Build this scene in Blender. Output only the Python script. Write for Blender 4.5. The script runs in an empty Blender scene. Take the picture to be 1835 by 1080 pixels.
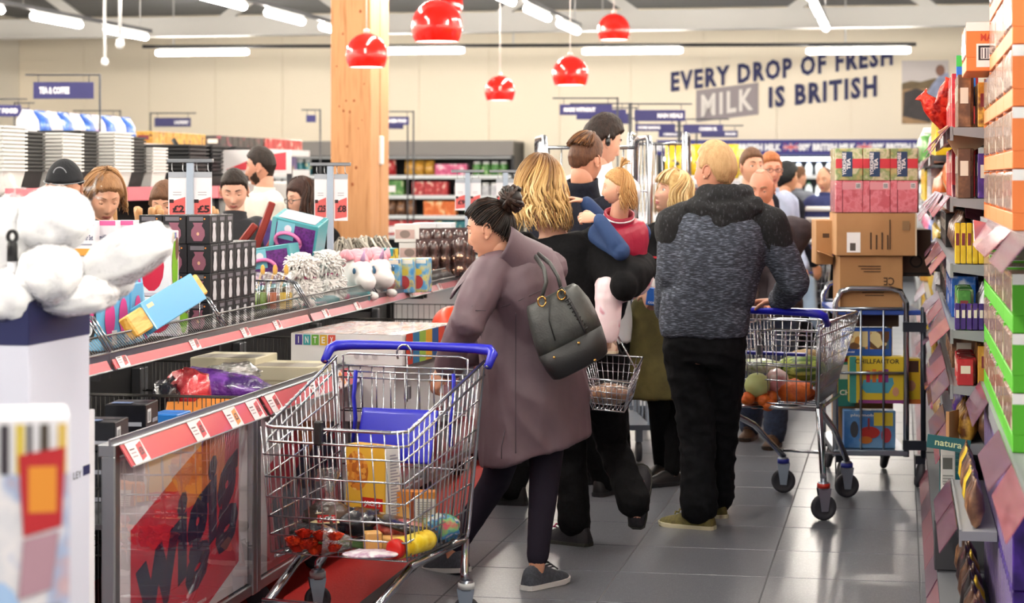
import bpy, math, random
import numpy as np
from mathutils import Vector, Matrix, noise
R = math.radians
random.seed(7)
SC = bpy.context.scene
COL = SC.collection
# ---------------------------------------------------------------- camera
F, CX, HY, H = 3700.0, 917.5, 318.0, 1.63      # focal length in px, horizon row, eye height (1835x1080 frame)
cam_d = bpy.data.cameras.new('camera'); cam = bpy.data.objects.new('camera', cam_d); COL.objects.link(cam)
cam.location = (0, 0, H); cam.rotation_euler = (R(90), 0, 0)
cam_d.sensor_width = 36; cam_d.lens = 36*F/1835; cam_d.shift_y = -(540-HY)/1835
cam_d.clip_start = .05; cam_d.clip_end = 200
cam_d.dof.use_dof = True; cam_d.dof.focus_distance = 8.2; cam_d.dof.aperture_fstop = 4.2
SC.camera = cam
# ---------------------------------------------------------------- light, exposure
vs = SC.view_settings; vs.view_transform = 'Standard'; vs.look = 'None'; vs.gamma = 1; vs.use_curve_mapping = False
vs.exposure = 0.72
TUBE_STRENGTH = 62.0
W = bpy.data.worlds.new('ambient_fill'); SC.world = W; W.use_nodes = True  # even fill light, added to enter through the open end behind the camera
W.node_tree.nodes['Background'].inputs[0].default_value = (.93, .96, 1, 1)
W.node_tree.nodes['Background'].inputs[1].default_value = .27
SC.cycles.max_bounces = 6; SC.cycles.diffuse_bounces = 3; SC.cycles.glossy_bounces = 3
SC.cycles.transmission_bounces = 4; SC.cycles.transparent_max_bounces = 10
SC.cycles.caustics_reflective = False; SC.cycles.caustics_refractive = False
SC.cycles.sample_clamp_indirect = 4.0
# ---------------------------------------------------------------- frames
TH = math.atan((1615-CX)/F); S_, C_ = math.sin(TH), math.cos(TH)
def A(u, v, z=0): return Vector((u*S_+v*C_, u*C_-v*S_, z))          # aisle frame: u along the aisle, v to the right
def UV(p): return (p[0]*S_+p[1]*C_, p[0]*C_-p[1]*S_)
def PX(x, y, Y): return Vector(((x-CX)/F*Y, Y, H-(y-HY)/F*Y))      # point seen at a photo pixel, Y metres out
def PZ(x, y, z): return PX(x, y, F*(H-z)/(y-HY))                     # the same, at a known height
def PV(x, y, v):                                                      # the same, on a plane parallel to the aisle
    k = (x-CX)/F; return PX(x, y, v/(k*C_-S_))
AYAW = -TH
# ---------------------------------------------------------------- mesh builder
def I3(M): return M if M is not None else Matrix.Identity(4)
def TR(loc=(0, 0, 0), rz=0, rx=0, ry=0, s=1):
    return Matrix.Translation(loc) @ Matrix.Rotation(rz, 4, 'Z') @ Matrix.Rotation(ry, 4, 'Y') @ Matrix.Rotation(rx, 4, 'X') @ Matrix.Scale(s, 4)
class MB:
    def __init__(s): s.V = []; s.F = []; s.M = []; s.S = []; s.T = []; s.n = 0
    def add(s, V, F, m=0, M=None, sm=False, tint=None):
        V = np.asarray(V, float).reshape(-1, 3)
        if M is not None:
            a = np.array(M); V = V @ a[:3, :3].T + a[:3, 3]
        s.V.append(V); n = s.n; s.n += len(V)
        s.F.extend([tuple(i+n for i in f) for f in F]); s.M.extend([m]*len(F)); s.S.extend([sm]*len(F))
        s.T.append(np.full(len(V), .5 if tint is None else tint) if tint is None or np.isscalar(tint) else np.repeat(np.array(tint, float), len(V)//len(tint))); return s
    def box(s, lo, hi, m=0, M=None, bev=0):
        (a, b, c), (d, e, f) = lo, hi
        if bev <= 0:
            V = [(a,b,c),(d,b,c),(d,e,c),(a,e,c),(a,b,f),(d,b,f),(d,e,f),(a,e,f)]
            return s.add(V, [(0,3,2,1),(4,5,6,7),(0,1,5,4),(1,2,6,5),(2,3,7,6),(3,0,4,7)], m, M)
        V = []; idx = {}
        L, Hh = (a, b, c), (d, e, f)
        for cx in (0, 1):
            for cy in (0, 1):
                for cz in (0, 1):
                    for ax in range(3):
                        p = [0, 0, 0]
                        for k, q in enumerate((cx, cy, cz)):
                            ins = bev if k != ax else 0
                            p[k] = (Hh[k]-ins) if q else (L[k]+ins)
                        idx[(cx, cy, cz, ax)] = len(V); V.append(p)
        Fs = []
        for ax in range(3):
            o = [k for k in range(3) if k != ax]
            for q in (0, 1):
                ring = []
                for (i, j) in ((0,0),(1,0),(1,1),(0,1)):
                    k = [0,0,0]; k[ax] = q; k[o[0]] = i; k[o[1]] = j; ring.append(idx[tuple(k)+(ax,)])
                flip = (q == 0) ^ (ax == 1)
                Fs.append(tuple(reversed(ring)) if flip else tuple(ring))
        for ax in range(3):                       # edges parallel to ax
            o = [k for k in range(3) if k != ax]
            for i in (0, 1):
                for j in (0, 1):
                    k0 = [0,0,0]; k0[o[0]] = i; k0[o[1]] = j; k1 = list(k0); k1[ax] = 1
                    q = [idx[tuple(k0)+(o[0],)], idx[tuple(k1)+(o[0],)], idx[tuple(k1)+(o[1],)], idx[tuple(k0)+(o[1],)]]
                    if (i ^ j) ^ (ax == 1): q.reverse()
                    Fs.append(tuple(reversed(q)))
        for cx in (0, 1):
            for cy in (0, 1):
                for cz in (0, 1):
                    t = [idx[(cx,cy,cz,0)], idx[(cx,cy,cz,1)], idx[(cx,cy,cz,2)]]
                    if (cx+cy+cz) % 2 == 0: t.reverse()
                    Fs.append(tuple(t))
        return s.add(V, Fs, m, M)
    def tube(s, pts, r, n=6, m=0, M=None, closed=False, caps=True, sm=True, flat=1.0, tint=None, up=None):
        P = np.array([tuple(p) for p in pts], float); k = len(P)
        rr = np.full(k, r) if np.isscalar(r) else np.array(r, float)
        if closed: T = np.roll(P, -1, 0)-np.roll(P, 1, 0)
        else:
            T = np.empty_like(P); T[1:-1] = P[2:]-P[:-2]; T[0] = P[1]-P[0]; T[-1] = P[-1]-P[-2]
        T /= np.maximum(np.linalg.norm(T, axis=1), 1e-9)[:, None]
        u = np.array(up if up is not None else ((0, 0, 1) if abs(T[0][2]) < .9 else (1, 0, 0)), float)
        V = []; an = np.arange(n)*2*math.pi/n+math.pi/n
        for i in range(k):
            u = u-T[i]*u.dot(T[i]); u /= max(np.linalg.norm(u), 1e-9); w = np.cross(T[i], u)
            V.append(P[i]+rr[i]*(np.cos(an)[:, None]*u*flat+np.sin(an)[:, None]*w))
        V = np.vstack(V); Fs = []
        for i in range(k if closed else k-1):
            a = i*n; b = ((i+1) % k)*n
            for j in range(n): Fs.append((a+j, a+(j+1) % n, b+(j+1) % n, b+j))
        if caps and not closed: Fs += [tuple(range(n-1, -1, -1)), tuple((k-1)*n+j for j in range(n))]
        return s.add(V, Fs, m, M, sm, tint)
    def lathe(s, prof, n=16, m=0, M=None, sm=True, caps=True):
        an = np.arange(n)*2*math.pi/n; V = []
        for r, z in prof: V += [(r*math.cos(a), r*math.sin(a), z) for a in an]
        Fs = [(i*n+j, i*n+(j+1) % n, (i+1)*n+(j+1) % n, (i+1)*n+j) for i in range(len(prof)-1) for j in range(n)]
        if caps: Fs += [tuple(range(n-1, -1, -1)), tuple((len(prof)-1)*n+j for j in range(n))]
        return s.add(V, Fs, m, M, sm)
    def ell(s, c, r, n=12, m=0, M=None, k=None, tint=None):
        k = k or max(5, n//2+1)
        r = (r, r, r) if np.isscalar(r) else r
        V = [(0, 0, -1)]
        for i in range(1, k):
            a = -math.pi/2+math.pi*i/k
            V += [(math.cos(a)*math.cos(2*math.pi*j/n), math.cos(a)*math.sin(2*math.pi*j/n), math.sin(a)) for j in range(n)]
        V.append((0, 0, 1)); V = np.array(V)*np.array(r)+np.array(tuple(c))
        Fs = [(0, 1+(j+1) % n, 1+j) for j in range(n)]
        for i in range(k-2):
            a = 1+i*n; b = a+n
            Fs += [(a+j, a+(j+1) % n, b+(j+1) % n, b+j) for j in range(n)]
        a = 1+(k-2)*n; Fs += [(a+j, a+(j+1) % n, len(V)-1) for j in range(n)]
        return s.add(V, Fs, m, M, True, tint)
    def loft(s, rings, m=0, M=None, sm=True, caps=True):
        n = len(rings[0]); V = np.vstack([np.asarray(r, float) for r in rings])
        Fs = [(i*n+j, i*n+(j+1) % n, (i+1)*n+(j+1) % n, (i+1)*n+j) for i in range(len(rings)-1) for j in range(n)]
        if caps: Fs += [tuple(range(n-1, -1, -1)), tuple((len(rings)-1)*n+j for j in range(n))]
        return s.add(V, Fs, m, M, sm)
    def quad(s, a, b, c, d, m=0, M=None): return s.add([a, b, c, d], [(0, 1, 2, 3)], m, M)
    def prism(s, poly, y0, y1, m=0, M=None):      # polygon in x,z (counter-clockwise seen from -y) pushed from y0 to y1
        n = len(poly); V = [(x, y0, z) for x, z in poly]+[(x, y1, z) for x, z in poly]
        return s.add(V, [tuple(range(n)), tuple(range(2*n-1, n-1, -1))]+[((i+1) % n, i, n+i, n+(i+1) % n) for i in range(n)], m, M)
    def arrays(s): return np.vstack(s.V), s.F
    def mesh(s, name, mats):
        me = bpy.data.meshes.new(name); V = np.vstack(s.V) if s.V else np.zeros((0, 3))
        me.from_pydata(V.tolist(), [], s.F)
        for x in (mats if isinstance(mats, (list, tuple)) else [mats]): me.materials.append(x)
        me.polygons.foreach_set('material_index', s.M); me.polygons.foreach_set('use_smooth', s.S)
        t = np.concatenate(s.T) if s.T else np.zeros(0)
        if len(t) and (t != .5).any():
            at = me.attributes.new('tint', 'FLOAT', 'POINT'); at.data.foreach_set('value', t)
        me.update(); return me
# ---------------------------------------------------------------- materials
def hx(c):
    if not isinstance(c, str): return tuple(c)[:3]+(1,)
    o = []
    for i in (0, 2, 4):
        v = int(c[i:i+2], 16)/255; o.append(v/12.92 if v <= .04045 else ((v+.055)/1.055)**2.4)
    return tuple(o)+(1,)
MATS = {}
def mat(name, col, rough=.5, metal=0, col2=None, scale=8, stretch=(1, 1, 1), bump=0, bscale=60, bstretch=(1, 1, 1), coat=0, emit=0, alpha=1, trans=0,
        tint=None, sheen=0, sss=0, rnd=0, pattern='noise', lo=.4, hi=.6, detail=4, spec=.5):
    if name in MATS: return MATS[name]
    m = bpy.data.materials.new(name); m.use_nodes = True; nt = m.node_tree; N = nt.nodes; L = nt.links
    b = N['Principled BSDF']; b.inputs['Base Color'].default_value = hx(col); b.inputs['Roughness'].default_value = rough
    b.inputs['Metallic'].default_value = metal; b.inputs['Coat Weight'].default_value = coat; b.inputs['Coat Roughness'].default_value = .08
    b.inputs['Alpha'].default_value = alpha; b.inputs['Transmission Weight'].default_value = trans
    b.inputs['Specular IOR Level'].default_value = spec
    if sheen: b.inputs['Sheen Weight'].default_value = sheen
    if sss:
        b.inputs['Subsurface Weight'].default_value = sss; b.inputs['Subsurface Radius'].default_value = (.02, .008, .004); b.inputs['Subsurface Scale'].default_value = .4
    if emit: b.inputs['Emission Color'].default_value = hx(col); b.inputs['Emission Strength'].default_value = emit
    def coords(st):
        tc = N.new('ShaderNodeTexCoord'); mp = N.new('ShaderNodeMapping'); mp.inputs['Scale'].default_value = st
        L.new(tc.outputs['Object'], mp.inputs[0])
        if rnd:
            oi = N.new('ShaderNodeObjectInfo'); ml = N.new('ShaderNodeMath'); ml.operation = 'MULTIPLY'; ml.inputs[1].default_value = 37
            L.new(oi.outputs['Random'], ml.inputs[0]); L.new(ml.outputs[0], mp.inputs['Location'])
        return mp.outputs[0]
    cols = [col]+([col2] if isinstance(col2, str) or (col2 and not isinstance(col2[0], (str, tuple))) else list(col2 or []))
    if len(cols) > 1:
        rp = N.new('ShaderNodeValToRGB'); e = rp.color_ramp.elements
        if tint:
            at = N.new('ShaderNodeAttribute'); at.attribute_name = 'tint'; L.new(at.outputs['Fac'], rp.inputs[0])
        else:
            if pattern == 'voronoi':
                t = N.new('ShaderNodeTexVoronoi'); out = t.outputs['Color']
            else:
                t = N.new('ShaderNodeTexNoise'); t.inputs['Detail'].default_value = detail; out = t.outputs[0]
            t.inputs['Scale'].default_value = scale; L.new(coords(stretch), t.inputs['Vector']); L.new(out, rp.inputs[0])
            if pattern == 'voronoi': rp.color_ramp.interpolation = 'CONSTANT'; lo, hi = 0.15, .85
        for i, c in enumerate(cols):
            p = (i/(len(cols)-1)) if tint else lo+(hi-lo)*i/(len(cols)-1)
            if i < 2: e[i].position = p; e[i].color = hx(c)
            else: x = e.new(p); x.color = hx(c)
        L.new(rp.outputs[0], b.inputs['Base Color'])
    if bump:
        t = N.new('ShaderNodeTexNoise'); t.inputs['Scale'].default_value = bscale; t.inputs['Detail'].default_value = 5
        L.new(coords(bstretch), t.inputs['Vector']); bp = N.new('ShaderNodeBump'); bp.inputs['Strength'].default_value = bump; bp.inputs['Distance'].default_value = .02
        L.new(t.outputs[0], bp.inputs['Height']); L.new(bp.outputs[0], b.inputs['Normal'])
    MATS[name] = m; return m
def film(name, col='ffffff', rough=.15, alpha=.25, bump=.6, bscale=25):   # thin clear plastic
    if name in MATS: return MATS[name]
    m = bpy.data.materials.new(name); m.use_nodes = True; nt = m.node_tree; N = nt.nodes; L = nt.links
    b = N['Principled BSDF']; N.remove(b)
    g = N.new('ShaderNodeBsdfGlossy'); g.inputs['Roughness'].default_value = rough; g.inputs[0].default_value = hx(col)
    t = N.new('ShaderNodeBsdfTransparent'); t.inputs[0].default_value = (.97, .97, .98, 1)
    mx = N.new('ShaderNodeMixShader'); lw = N.new('ShaderNodeLayerWeight'); lw.inputs[0].default_value = .35
    ma = N.new('ShaderNodeMath'); ma.operation = 'MULTIPLY_ADD'; ma.inputs[1].default_value = .7; ma.inputs[2].default_value = alpha; ma.use_clamp = True
    L.new(lw.outputs['Facing'], ma.inputs[0]); L.new(ma.outputs[0], mx.inputs[0]); L.new(t.outputs[0], mx.inputs[1]); L.new(g.outputs[0], mx.inputs[2])
    if bump:
        n = N.new('ShaderNodeTexNoise'); n.inputs['Scale'].default_value = bscale; n.inputs['Detail'].default_value = 3; tc = N.new('ShaderNodeTexCoord'); L.new(tc.outputs['Object'], n.inputs['Vector'])
        bp = N.new('ShaderNodeBump'); bp.inputs['Strength'].default_value = bump; bp.inputs['Distance'].default_value = .03; L.new(n.outputs[0], bp.inputs['Height'])
        L.new(bp.outputs[0], g.inputs['Normal']); L.new(bp.outputs[0], lw.inputs['Normal'])
    L.new(mx.outputs[0], N['Material Output'].inputs[0]); MATS[name] = m; return m
def K(c, rough=.55, **kw): return mat('paint_'+c+('_%d' % int(rough*100)), c, rough, **kw)      # plain printed / painted colour
CHROME = mat('chrome', 'b4b7bd', .16, 1); STEEL = mat('brushed_steel', 'a4a6aa', .33, 1, bump=.05, bscale=200); ZINC = mat('zinc_plated', '9aa3b0', .3, 1)
WIRE = mat('trolley_wire', 'c4c7cd', .22, 1); BLACKWIRE = mat('black_wire', '3a3836', .4, .7); RUBBER = mat('grey_rubber', '33333a', .6); DKGREY = mat('dark_grey_paint', '3b3b40', .5)
BLACK = mat('black_plastic', '121214', .4); WHITE = mat('white_card', 'f2f2f2', .5); CARD = mat('brown_cardboard', 'b78a5d', .75, col2='a97c50', scale=3, bump=.08, bscale=30)
CARDIN = mat('cardboard_inside', '9c744a', .85); NAVY = K('2a2a6b', .5); FILM = film('clear_film'); CLEAR = film('clear_sheet', alpha=.06, rough=.04, bump=.08, bscale=4)
# ---------------------------------------------------------------- objects
def setp(o, label=None, cat=None, group=None, kind=None):
    if label: o['label'] = label
    if cat: o['category'] = cat
    if group: o['group'] = group
    if kind: o['kind'] = kind
    return o
def link(name, data, parent=None, loc=None, M=None):
    o = bpy.data.objects.new(name, data); COL.objects.link(o)
    if parent is not None: o.parent = parent
    if M is not None: o.matrix_basis = M
    elif loc is not None: o.location = loc
    return o
class Proto:            # a thing with parts and sub-parts; spawn() links one more of it
    def __init__(s, name, cat, root=None, mats=None):
        s.name = name; s.cat = cat; s.root = root.mesh(name, mats) if root is not None else None; s.parts = []
    def part(s, name, mb, mats, parent=None, label=None, M=None, kind=None):
        me = mb if isinstance(mb, bpy.types.Mesh) else mb.mesh(name, mats)
        s.parts.append((name, me, parent, label, M, kind)); return len(s.parts)-1
    def spawn(s, M, label, group=None, skip=()):
        if not isinstance(M, Matrix): M = Matrix.Translation(M)
        o = setp(link(s.name, s.root, None, M=M), label, s.cat, group); made = []
        for i, (n, me, p, l, pm, k) in enumerate(s.parts):
            if i in skip: made.append(None); continue
            c = link(n, me, o if p is None else made[p], M=pm)
            if l: c['label'] = l
            if k: c['kind'] = k
            made.append(c)
        return o
def drape(V, Fs, pts, off=.002, org=None):      # rest a line of photo points on a surface: where the sight lines meet it
    from mathutils.bvhtree import BVHTree
    t = BVHTree.FromPolygons([tuple(v) for v in V], Fs); o = Vector((0, 0, H)) if org is None else org; out = []
    for (x, y) in pts:
        d = (PX(x, y, 1)-o).normalized(); h = t.ray_cast(o, d)
        if h[0] is not None: out.append(h[0]+h[1]*off)
    return out
def struct(name, mb, mats, parent=None):
    o = link(name, mb.mesh(name, mats), parent)
    if parent is None: o['kind'] = 'structure'
    return o
def one(name, label, cat, mb, mats, M=None, group=None): return setp(link(name, mb.mesh(name, mats), None, M=M), label, cat, group)
def empty(name, label, cat, loc=(0, 0, 0), rz=0, group=None):
    o = setp(link(name, None, None, M=TR(loc, rz)), label, cat, group); return o
def part(name, mb, mats, parent, label=None, M=None, kind=None):
    o = link(name, mb.mesh(name, mats), parent, M=M)
    if label: o['label'] = label
    if kind: o['kind'] = kind
    return o
# a scratch scene for meshes that need evaluating (lettering, merged figures)
TMP = bpy.data.scenes.new('scratch')
def evaluated(o):
    TMP.collection.objects.link(o); vl = TMP.view_layers[0]; vl.update(); dg = vl.depsgraph; dg.update()
    me = bpy.data.meshes.new_from_object(o.evaluated_get(dg)); TMP.collection.objects.unlink(o); d = o.data; bpy.data.objects.remove(o)
    return me, d
TXT = {}
def text(s, bold=.02, spacing=1.0):      # unit-high lettering in the x,z plane facing -y, centred on the origin: (V, F, width)
    k = (s, bold, spacing)
    if k not in TXT:
        c = bpy.data.curves.new('lettering', 'FONT'); c.body = s; c.size = 1; c.align_x = 'CENTER'; c.align_y = 'CENTER'; c.offset = bold; c.resolution_u = 2; c.space_character = spacing
        c.fill_mode = 'FRONT'
        me, d = evaluated(bpy.data.objects.new('lettering', c)); bpy.data.curves.remove(d)
        V = np.zeros(len(me.vertices)*3); me.vertices.foreach_get('co', V); V = V.reshape(-1, 3)
        Fs = [tuple(p.vertices) for p in me.polygons]; bpy.data.meshes.remove(me)
        if len(V):
            V -= (V.max(0)+V.min(0))/2; h = np.ptp(V[:, 1]); V /= h
            V = np.stack([V[:, 0], np.zeros(len(V)), V[:, 1]], 1)
        TXT[k] = (V, Fs, np.ptp(V[:, 0]) if len(V) else 0)
    return TXT[k]
def put_text(mb, s, h, M, m=0, bold=.02, width=None, sx=None):   # lettering h metres tall, squeezed to width when given
    V, Fs, w = text(s, bold)
    sc = np.array([h if width is None else width/w, 1, h]); mb.add(V*sc, Fs, m, M)
# faces of a box centred on x,y with its base at z=0, size (w, d, h): matrix taking the x,z print plane (facing -y) onto that face
def face(fc, w, d, h, e=.0008):
    if fc == 'front': return TR((0, -d/2-e, h/2))
    if fc == 'back': return TR((0, d/2+e, h/2), math.pi)
    if fc == 'right': return TR((w/2+e, 0, h/2), math.pi/2)
    if fc == 'left': return TR((-w/2-e, 0, h/2), -math.pi/2)
    if fc == 'top': return TR((0, 0, h+e)) @ Matrix.Rotation(-math.pi/2, 4, 'X')
def rect(mb, M, x0, z0, x1, z1, m=0, e=0): mb.add([(x0, -e, z0), (x1, -e, z0), (x1, -e, z1), (x0, -e, z1)], [(0, 1, 2, 3)], m, M)
def disc(mb, M, x, z, rx, rz, m=0, e=0, n=14):
    mb.add([(x+rx*math.cos(2*math.pi*i/n), -e, z+rz*math.sin(2*math.pi*i/n)) for i in range(n)], [tuple(range(n))], m, M)
def poly(mb, M, pts, m=0, e=0): mb.add([(x, -e, z) for x, z in pts], [tuple(range(len(pts)))], m, M)
def carton(name, cat, size, m, prints=(), bev=.003, seam=True):
    """a box with its printed panels as parts. prints: (face, kind, args..., material[, part name])"""
    w, d, h = size; b = MB(); b.box((-w/2, -d/2, 0), (w/2, d/2, h), 0, bev=bev)
    if seam: b.box((-w/2+bev, -.0012, h), (w/2-bev, .0012, h+.0008), 0)          # where the top flaps meet
    P = Proto(name, cat, b, m); by = {}
    for i, p in enumerate(prints):
        fc, kd = p[0], p[1]; M = face(fc, w, d, h); fw = d if fc in ('left', 'right') else w; fh = d if fc == 'top' else h
        e = .0004*i; args = p[2]; pm = p[3]; pn = p[4] if len(p) > 4 else {'r': 'printed_panel', 'd': 'printed_picture', 't': 'lettering', 'p': 'printed_panel'}[kd]
        mb, ms = by.setdefault((pn, fc if kd != 't' else 't'), (MB(), []))
        if pm not in ms: ms.append(pm)
        k = ms.index(pm)
        if kd == 'r': x0, z0, x1, z1 = args; rect(mb, M, (x0-.5)*fw, (z0-.5)*fh, (x1-.5)*fw, (z1-.5)*fh, k, e)
        elif kd == 'd': x, z, rx, rz = args; disc(mb, M, (x-.5)*fw, (z-.5)*fh, rx*fw, rz*fh, k, e)
        elif kd == 'p': poly(mb, M, [((x-.5)*fw, (z-.5)*fh) for x, z in args], k, e)
        elif kd == 't':
            s, x, z, hh, ww = args; put_text(mb, s, hh*fh, M @ TR(((x-.5)*fw, -e, (z-.5)*fh)), k, width=ww*fw if ww else None)
    for (pn, _), (mb, ms) in by.items(): P.part(pn, mb, ms)
    return P
# ================================================================ SETTING
def PU(x, y, u):
    k = (x-CX)/F; return PX(x, y, u/(k*S_+C_))
WU, CEIL, LW = 34.0, 4.42, -15.2
AM = Matrix(((C_, S_, 0, 0), (-S_, C_, 0, 0), (0, 0, 1, 0), (0, 0, 0, 1)))     # aisle frame: local x = v, y = u
TILE = mat('floor_tile', '6b6d74', .28, col2=('60626a', '82848b'), scale=160, lo=.35, hi=.65, rnd=1, bump=.03, bscale=40, spec=.4)
GROUT = mat('floor_grout', '55565a', .7)
fl = MB(); fl.box((LW, -6, -.2), (9, WU+.2, -.004)); FLOOR = link('floor', fl.mesh('floor', TILE), M=AM); FLOOR['kind'] = 'structure'
g = MB(); g.box((-2.37, 4.2, -.004), (.69, 26.2, -.0015)); part('grout', g, GROUT, FLOOR)
tb = MB(); tb.box((-.303, -.303, -.02), (.303, .303, 0), bev=.002); tm = tb.mesh('tile', TILE)
for i in range(5):
    for j in range(36): link('tile', tm, FLOOR, (-2.37+.306+.611*i, 4.2+.306+.611*j, 0))
WALLM = mat('wall_cream', 'fff3de', .8, bump=.02, bscale=3)
wb = MB(); wb.box((LW-.2, WU, 0), (9, WU+.2, CEIL+.3)); wall = link('wall_back', wb.mesh('wall_back', WALLM), M=AM); wall['kind'] = 'structure'
pm = MB(); pm.box((-.597, -.012, 0), (.597, .012, CEIL), bev=.004); pm = pm.mesh('wall_panel', WALLM)
for i in range(20): link('wall_panel', pm, wall, (LW+.6+1.2*i, WU-.012, 0))
wl = MB(); wl.box((LW-.2, -6, 0), (LW, WU, CEIL+.3)); w2 = link('wall_left', wl.mesh('wall_left', K('e8e2d6', .8)), M=AM); w2['kind'] = 'structure'
wr = MB(); wr.box((8.8, -6, 0), (9, WU, CEIL+.3)); w3 = link('wall_right', wr.mesh('wall_right', K('e8e2d6', .8)), M=AM); w3['kind'] = 'structure'
cb = MB(); cb.box((LW-.2, -6, CEIL+.06), (9, WU+.2, CEIL+.3))
ceil = link('ceiling', cb.mesh('ceiling', K('6f7073', .8)), M=AM); ceil['kind'] = 'structure'
rib = MB()
for i in range(60):
    u = 22+.2*i; rib.box((LW, u, CEIL), (9, u+.1, CEIL+.06))
part('deck_ribs', rib, K('77787b', .7), ceil)
STEELW = K('dcdad6', .6)
for u in (6, 14, 22, 29.5):
    b = MB(); b.box((LW, u-.09, 3.77), (9, u+.09, 4.03)); b.box((LW, u-.16, 3.74), (9, u+.16, 3.77)); part('beam', b, STEELW, ceil)
    if u > 20:
        for k in range(12):
            v = LW+1+2.1*k
            b = MB(); b.box((-.07, -.06, 0), (.07, .06, .95)); part('strut', b, STEELW, ceil, M=TR((v, u, 3.95)) @ Matrix.Rotation(.95*(-1)**k, 4, 'Y'))
# ---- light rails: tubes hung on dark rails
GLOW = mat('tube_glow', 'fff7ea', .5, emit=TUBE_STRENGTH)
rl = Proto('light_tube', 'light'); b = MB()
b.tube([(0, -.74, 0), (0, -.7, 0), (0, .7, 0), (0, .74, 0)], [.03, .045, .045, .03], 10); rl.part('diffuser', b, GLOW)
b = MB(); b.box((-.03, -.7, .035), (.03, .7, .07)); rl.part('housing', b, K('d8d8d8', .5))
LR = dict(tz=3.55)
for v in (-13.2, -10.15, -7.25, -4.18, -.95, 2.2, 5.3):
    o = empty('lighting_track', 'dark track of strip lights running away along the aisles', 'light track', A(0, v, LR['tz']), AYAW, 'light tracks')
    b = MB(); b.box((-.025, -2.5, .07), (.025, 27.0, .12)); part('track', b, DKGREY, o)
    for k in range(8):
        b = MB(); b.tube([(0, 3.8*k, .12), (0, 3.8*k, CEIL-LR['tz']+.06)], .006, 5); part('hanger', b, K('c8c8c8'), o)
    for k in range(13):
        rl.spawn(AM @ TR((v, 26.1-2.3*k, LR['tz'])), 'white glowing strip light on a track that runs away from the camera', 'strip lights on the long tracks')
o = empty('lighting_track', 'dark light track hung level across the shop before the back wall', 'light track')
a, bb = PU(256, 87, 30.3), PU(1642, 83, 30.3)
b = MB(); b.tube([a+Vector((0, 0, .03)), bb+Vector((0, 0, .03))], .035, 4); part('track', b, K('2c2c30'), o)
for x in (311, 920, 1080, 1515):
    p = PU(x, 86, 30.3); b = MB(); b.tube([p, (p.x, p.y, CEIL+.06)], .012, 5); part('hanger', b, K('e4e4e4'), o)
for (x, y, t) in ((362, 93, 'left of the timber pillar'), (745, 90, 'just right of the timber pillar'), (1133, 90, 'above the hoodie man, left of the milk slogan'), (1538, 90, 'crossing the word FRESH of the milk slogan')):
    rl.spawn(Matrix.Translation(PU(x, y+1, 30.3)) @ Matrix.Rotation(AYAW+math.pi/2, 4, 'Z'), 'glowing strip light on cross track '+t)
for (x, y, Y) in ((215, 80, 20), (188, 112, 25)):
    p = PX(x, y, Y); b = MB(); b.lathe([(.012, .06), (.035, .05), (.045, 0), (.03, -.03), (.012, -.04)], 12)
    o = one('ceiling_sensor', 'small white sensor on a long white stem, '+('nearer and lower edge beside the tubes' if Y == 20 else 'farther one hanging lower down'), 'sensor', b, WHITE, Matrix.Translation(p))
    b = MB(); b.tube([(0, 0, .05), (0, 0, CEIL+.06-p.z)], .018, 6); part('stem', b, K('e0e0e0'), o)
# ---- red pendant lamps
REDLAC = mat('red_lacquer', 'd4160a', .18, coat=.6); PG = mat('pendant_inner', 'fff6e6', .5, emit=4)
pl = Proto('pendant_lamp', 'lamp'); b = MB()
pr = [(.03, .29)]+[(.21*math.cos(a), .075+.215*math.sin(a)) for a in [math.pi/2*(1-i/9) for i in range(1, 10)]]
b.lathe(pr+[(.211, .07), (.208, .035), (.195, -.02), (.18, -.055)], 32, caps=False); b.lathe([(.176, -.055), (.19, -.02), (.2, .04)], 32, caps=False)
pl.part('shade', b, REDLAC)
b = MB(); b.lathe([(.214, .062), (.215, .068), (.214, .074)], 32, caps=False); pl.part('seam_band', b, K('b8140c', .25))
b = MB(); b.lathe([(.0, -.048), (.1775, -.048), (.1775, -.044), (0, -.044)], 24, caps=False); pl.part('diffuser', b, PG)
b = MB(); b.lathe([(.012, .335), (.03, .325), (.032, .285)], 12); pl.part('cap', b, K('e8b8b0', .4))
def pendant(x, y, w, lab):
    Y = .36*F/w; p = PX(x, y, Y)-Vector((0, 0, .085)); o = pl.spawn(Matrix.Translation(p) @ Matrix.Scale(.847, 4), lab)
    b = MB(); b.tube([(0, 0, .33), (0, 0, (CEIL+.06-p.z)/.847)], .006, 5); part('cord', b, K('e8e0dc'), o)
pendant(657, 93, 76, 'glossy red dome pendant lamp in front of the timber pillar')
pendant(783, 41, 93, 'largest glossy red dome pendant lamp, right of the pillar')
pendant(803, 2, 54, 'red pendant lamp half hidden behind the largest one at the top')
pendant(896, 160, 55, 'lowest hanging small red pendant lamp over the middle')
pendant(1022, 129, 65, 'red pendant lamp hanging above the two men at the roll cage')
pendant(1100, 50, 59, 'red pendant lamp near the top, right of centre')
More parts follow.
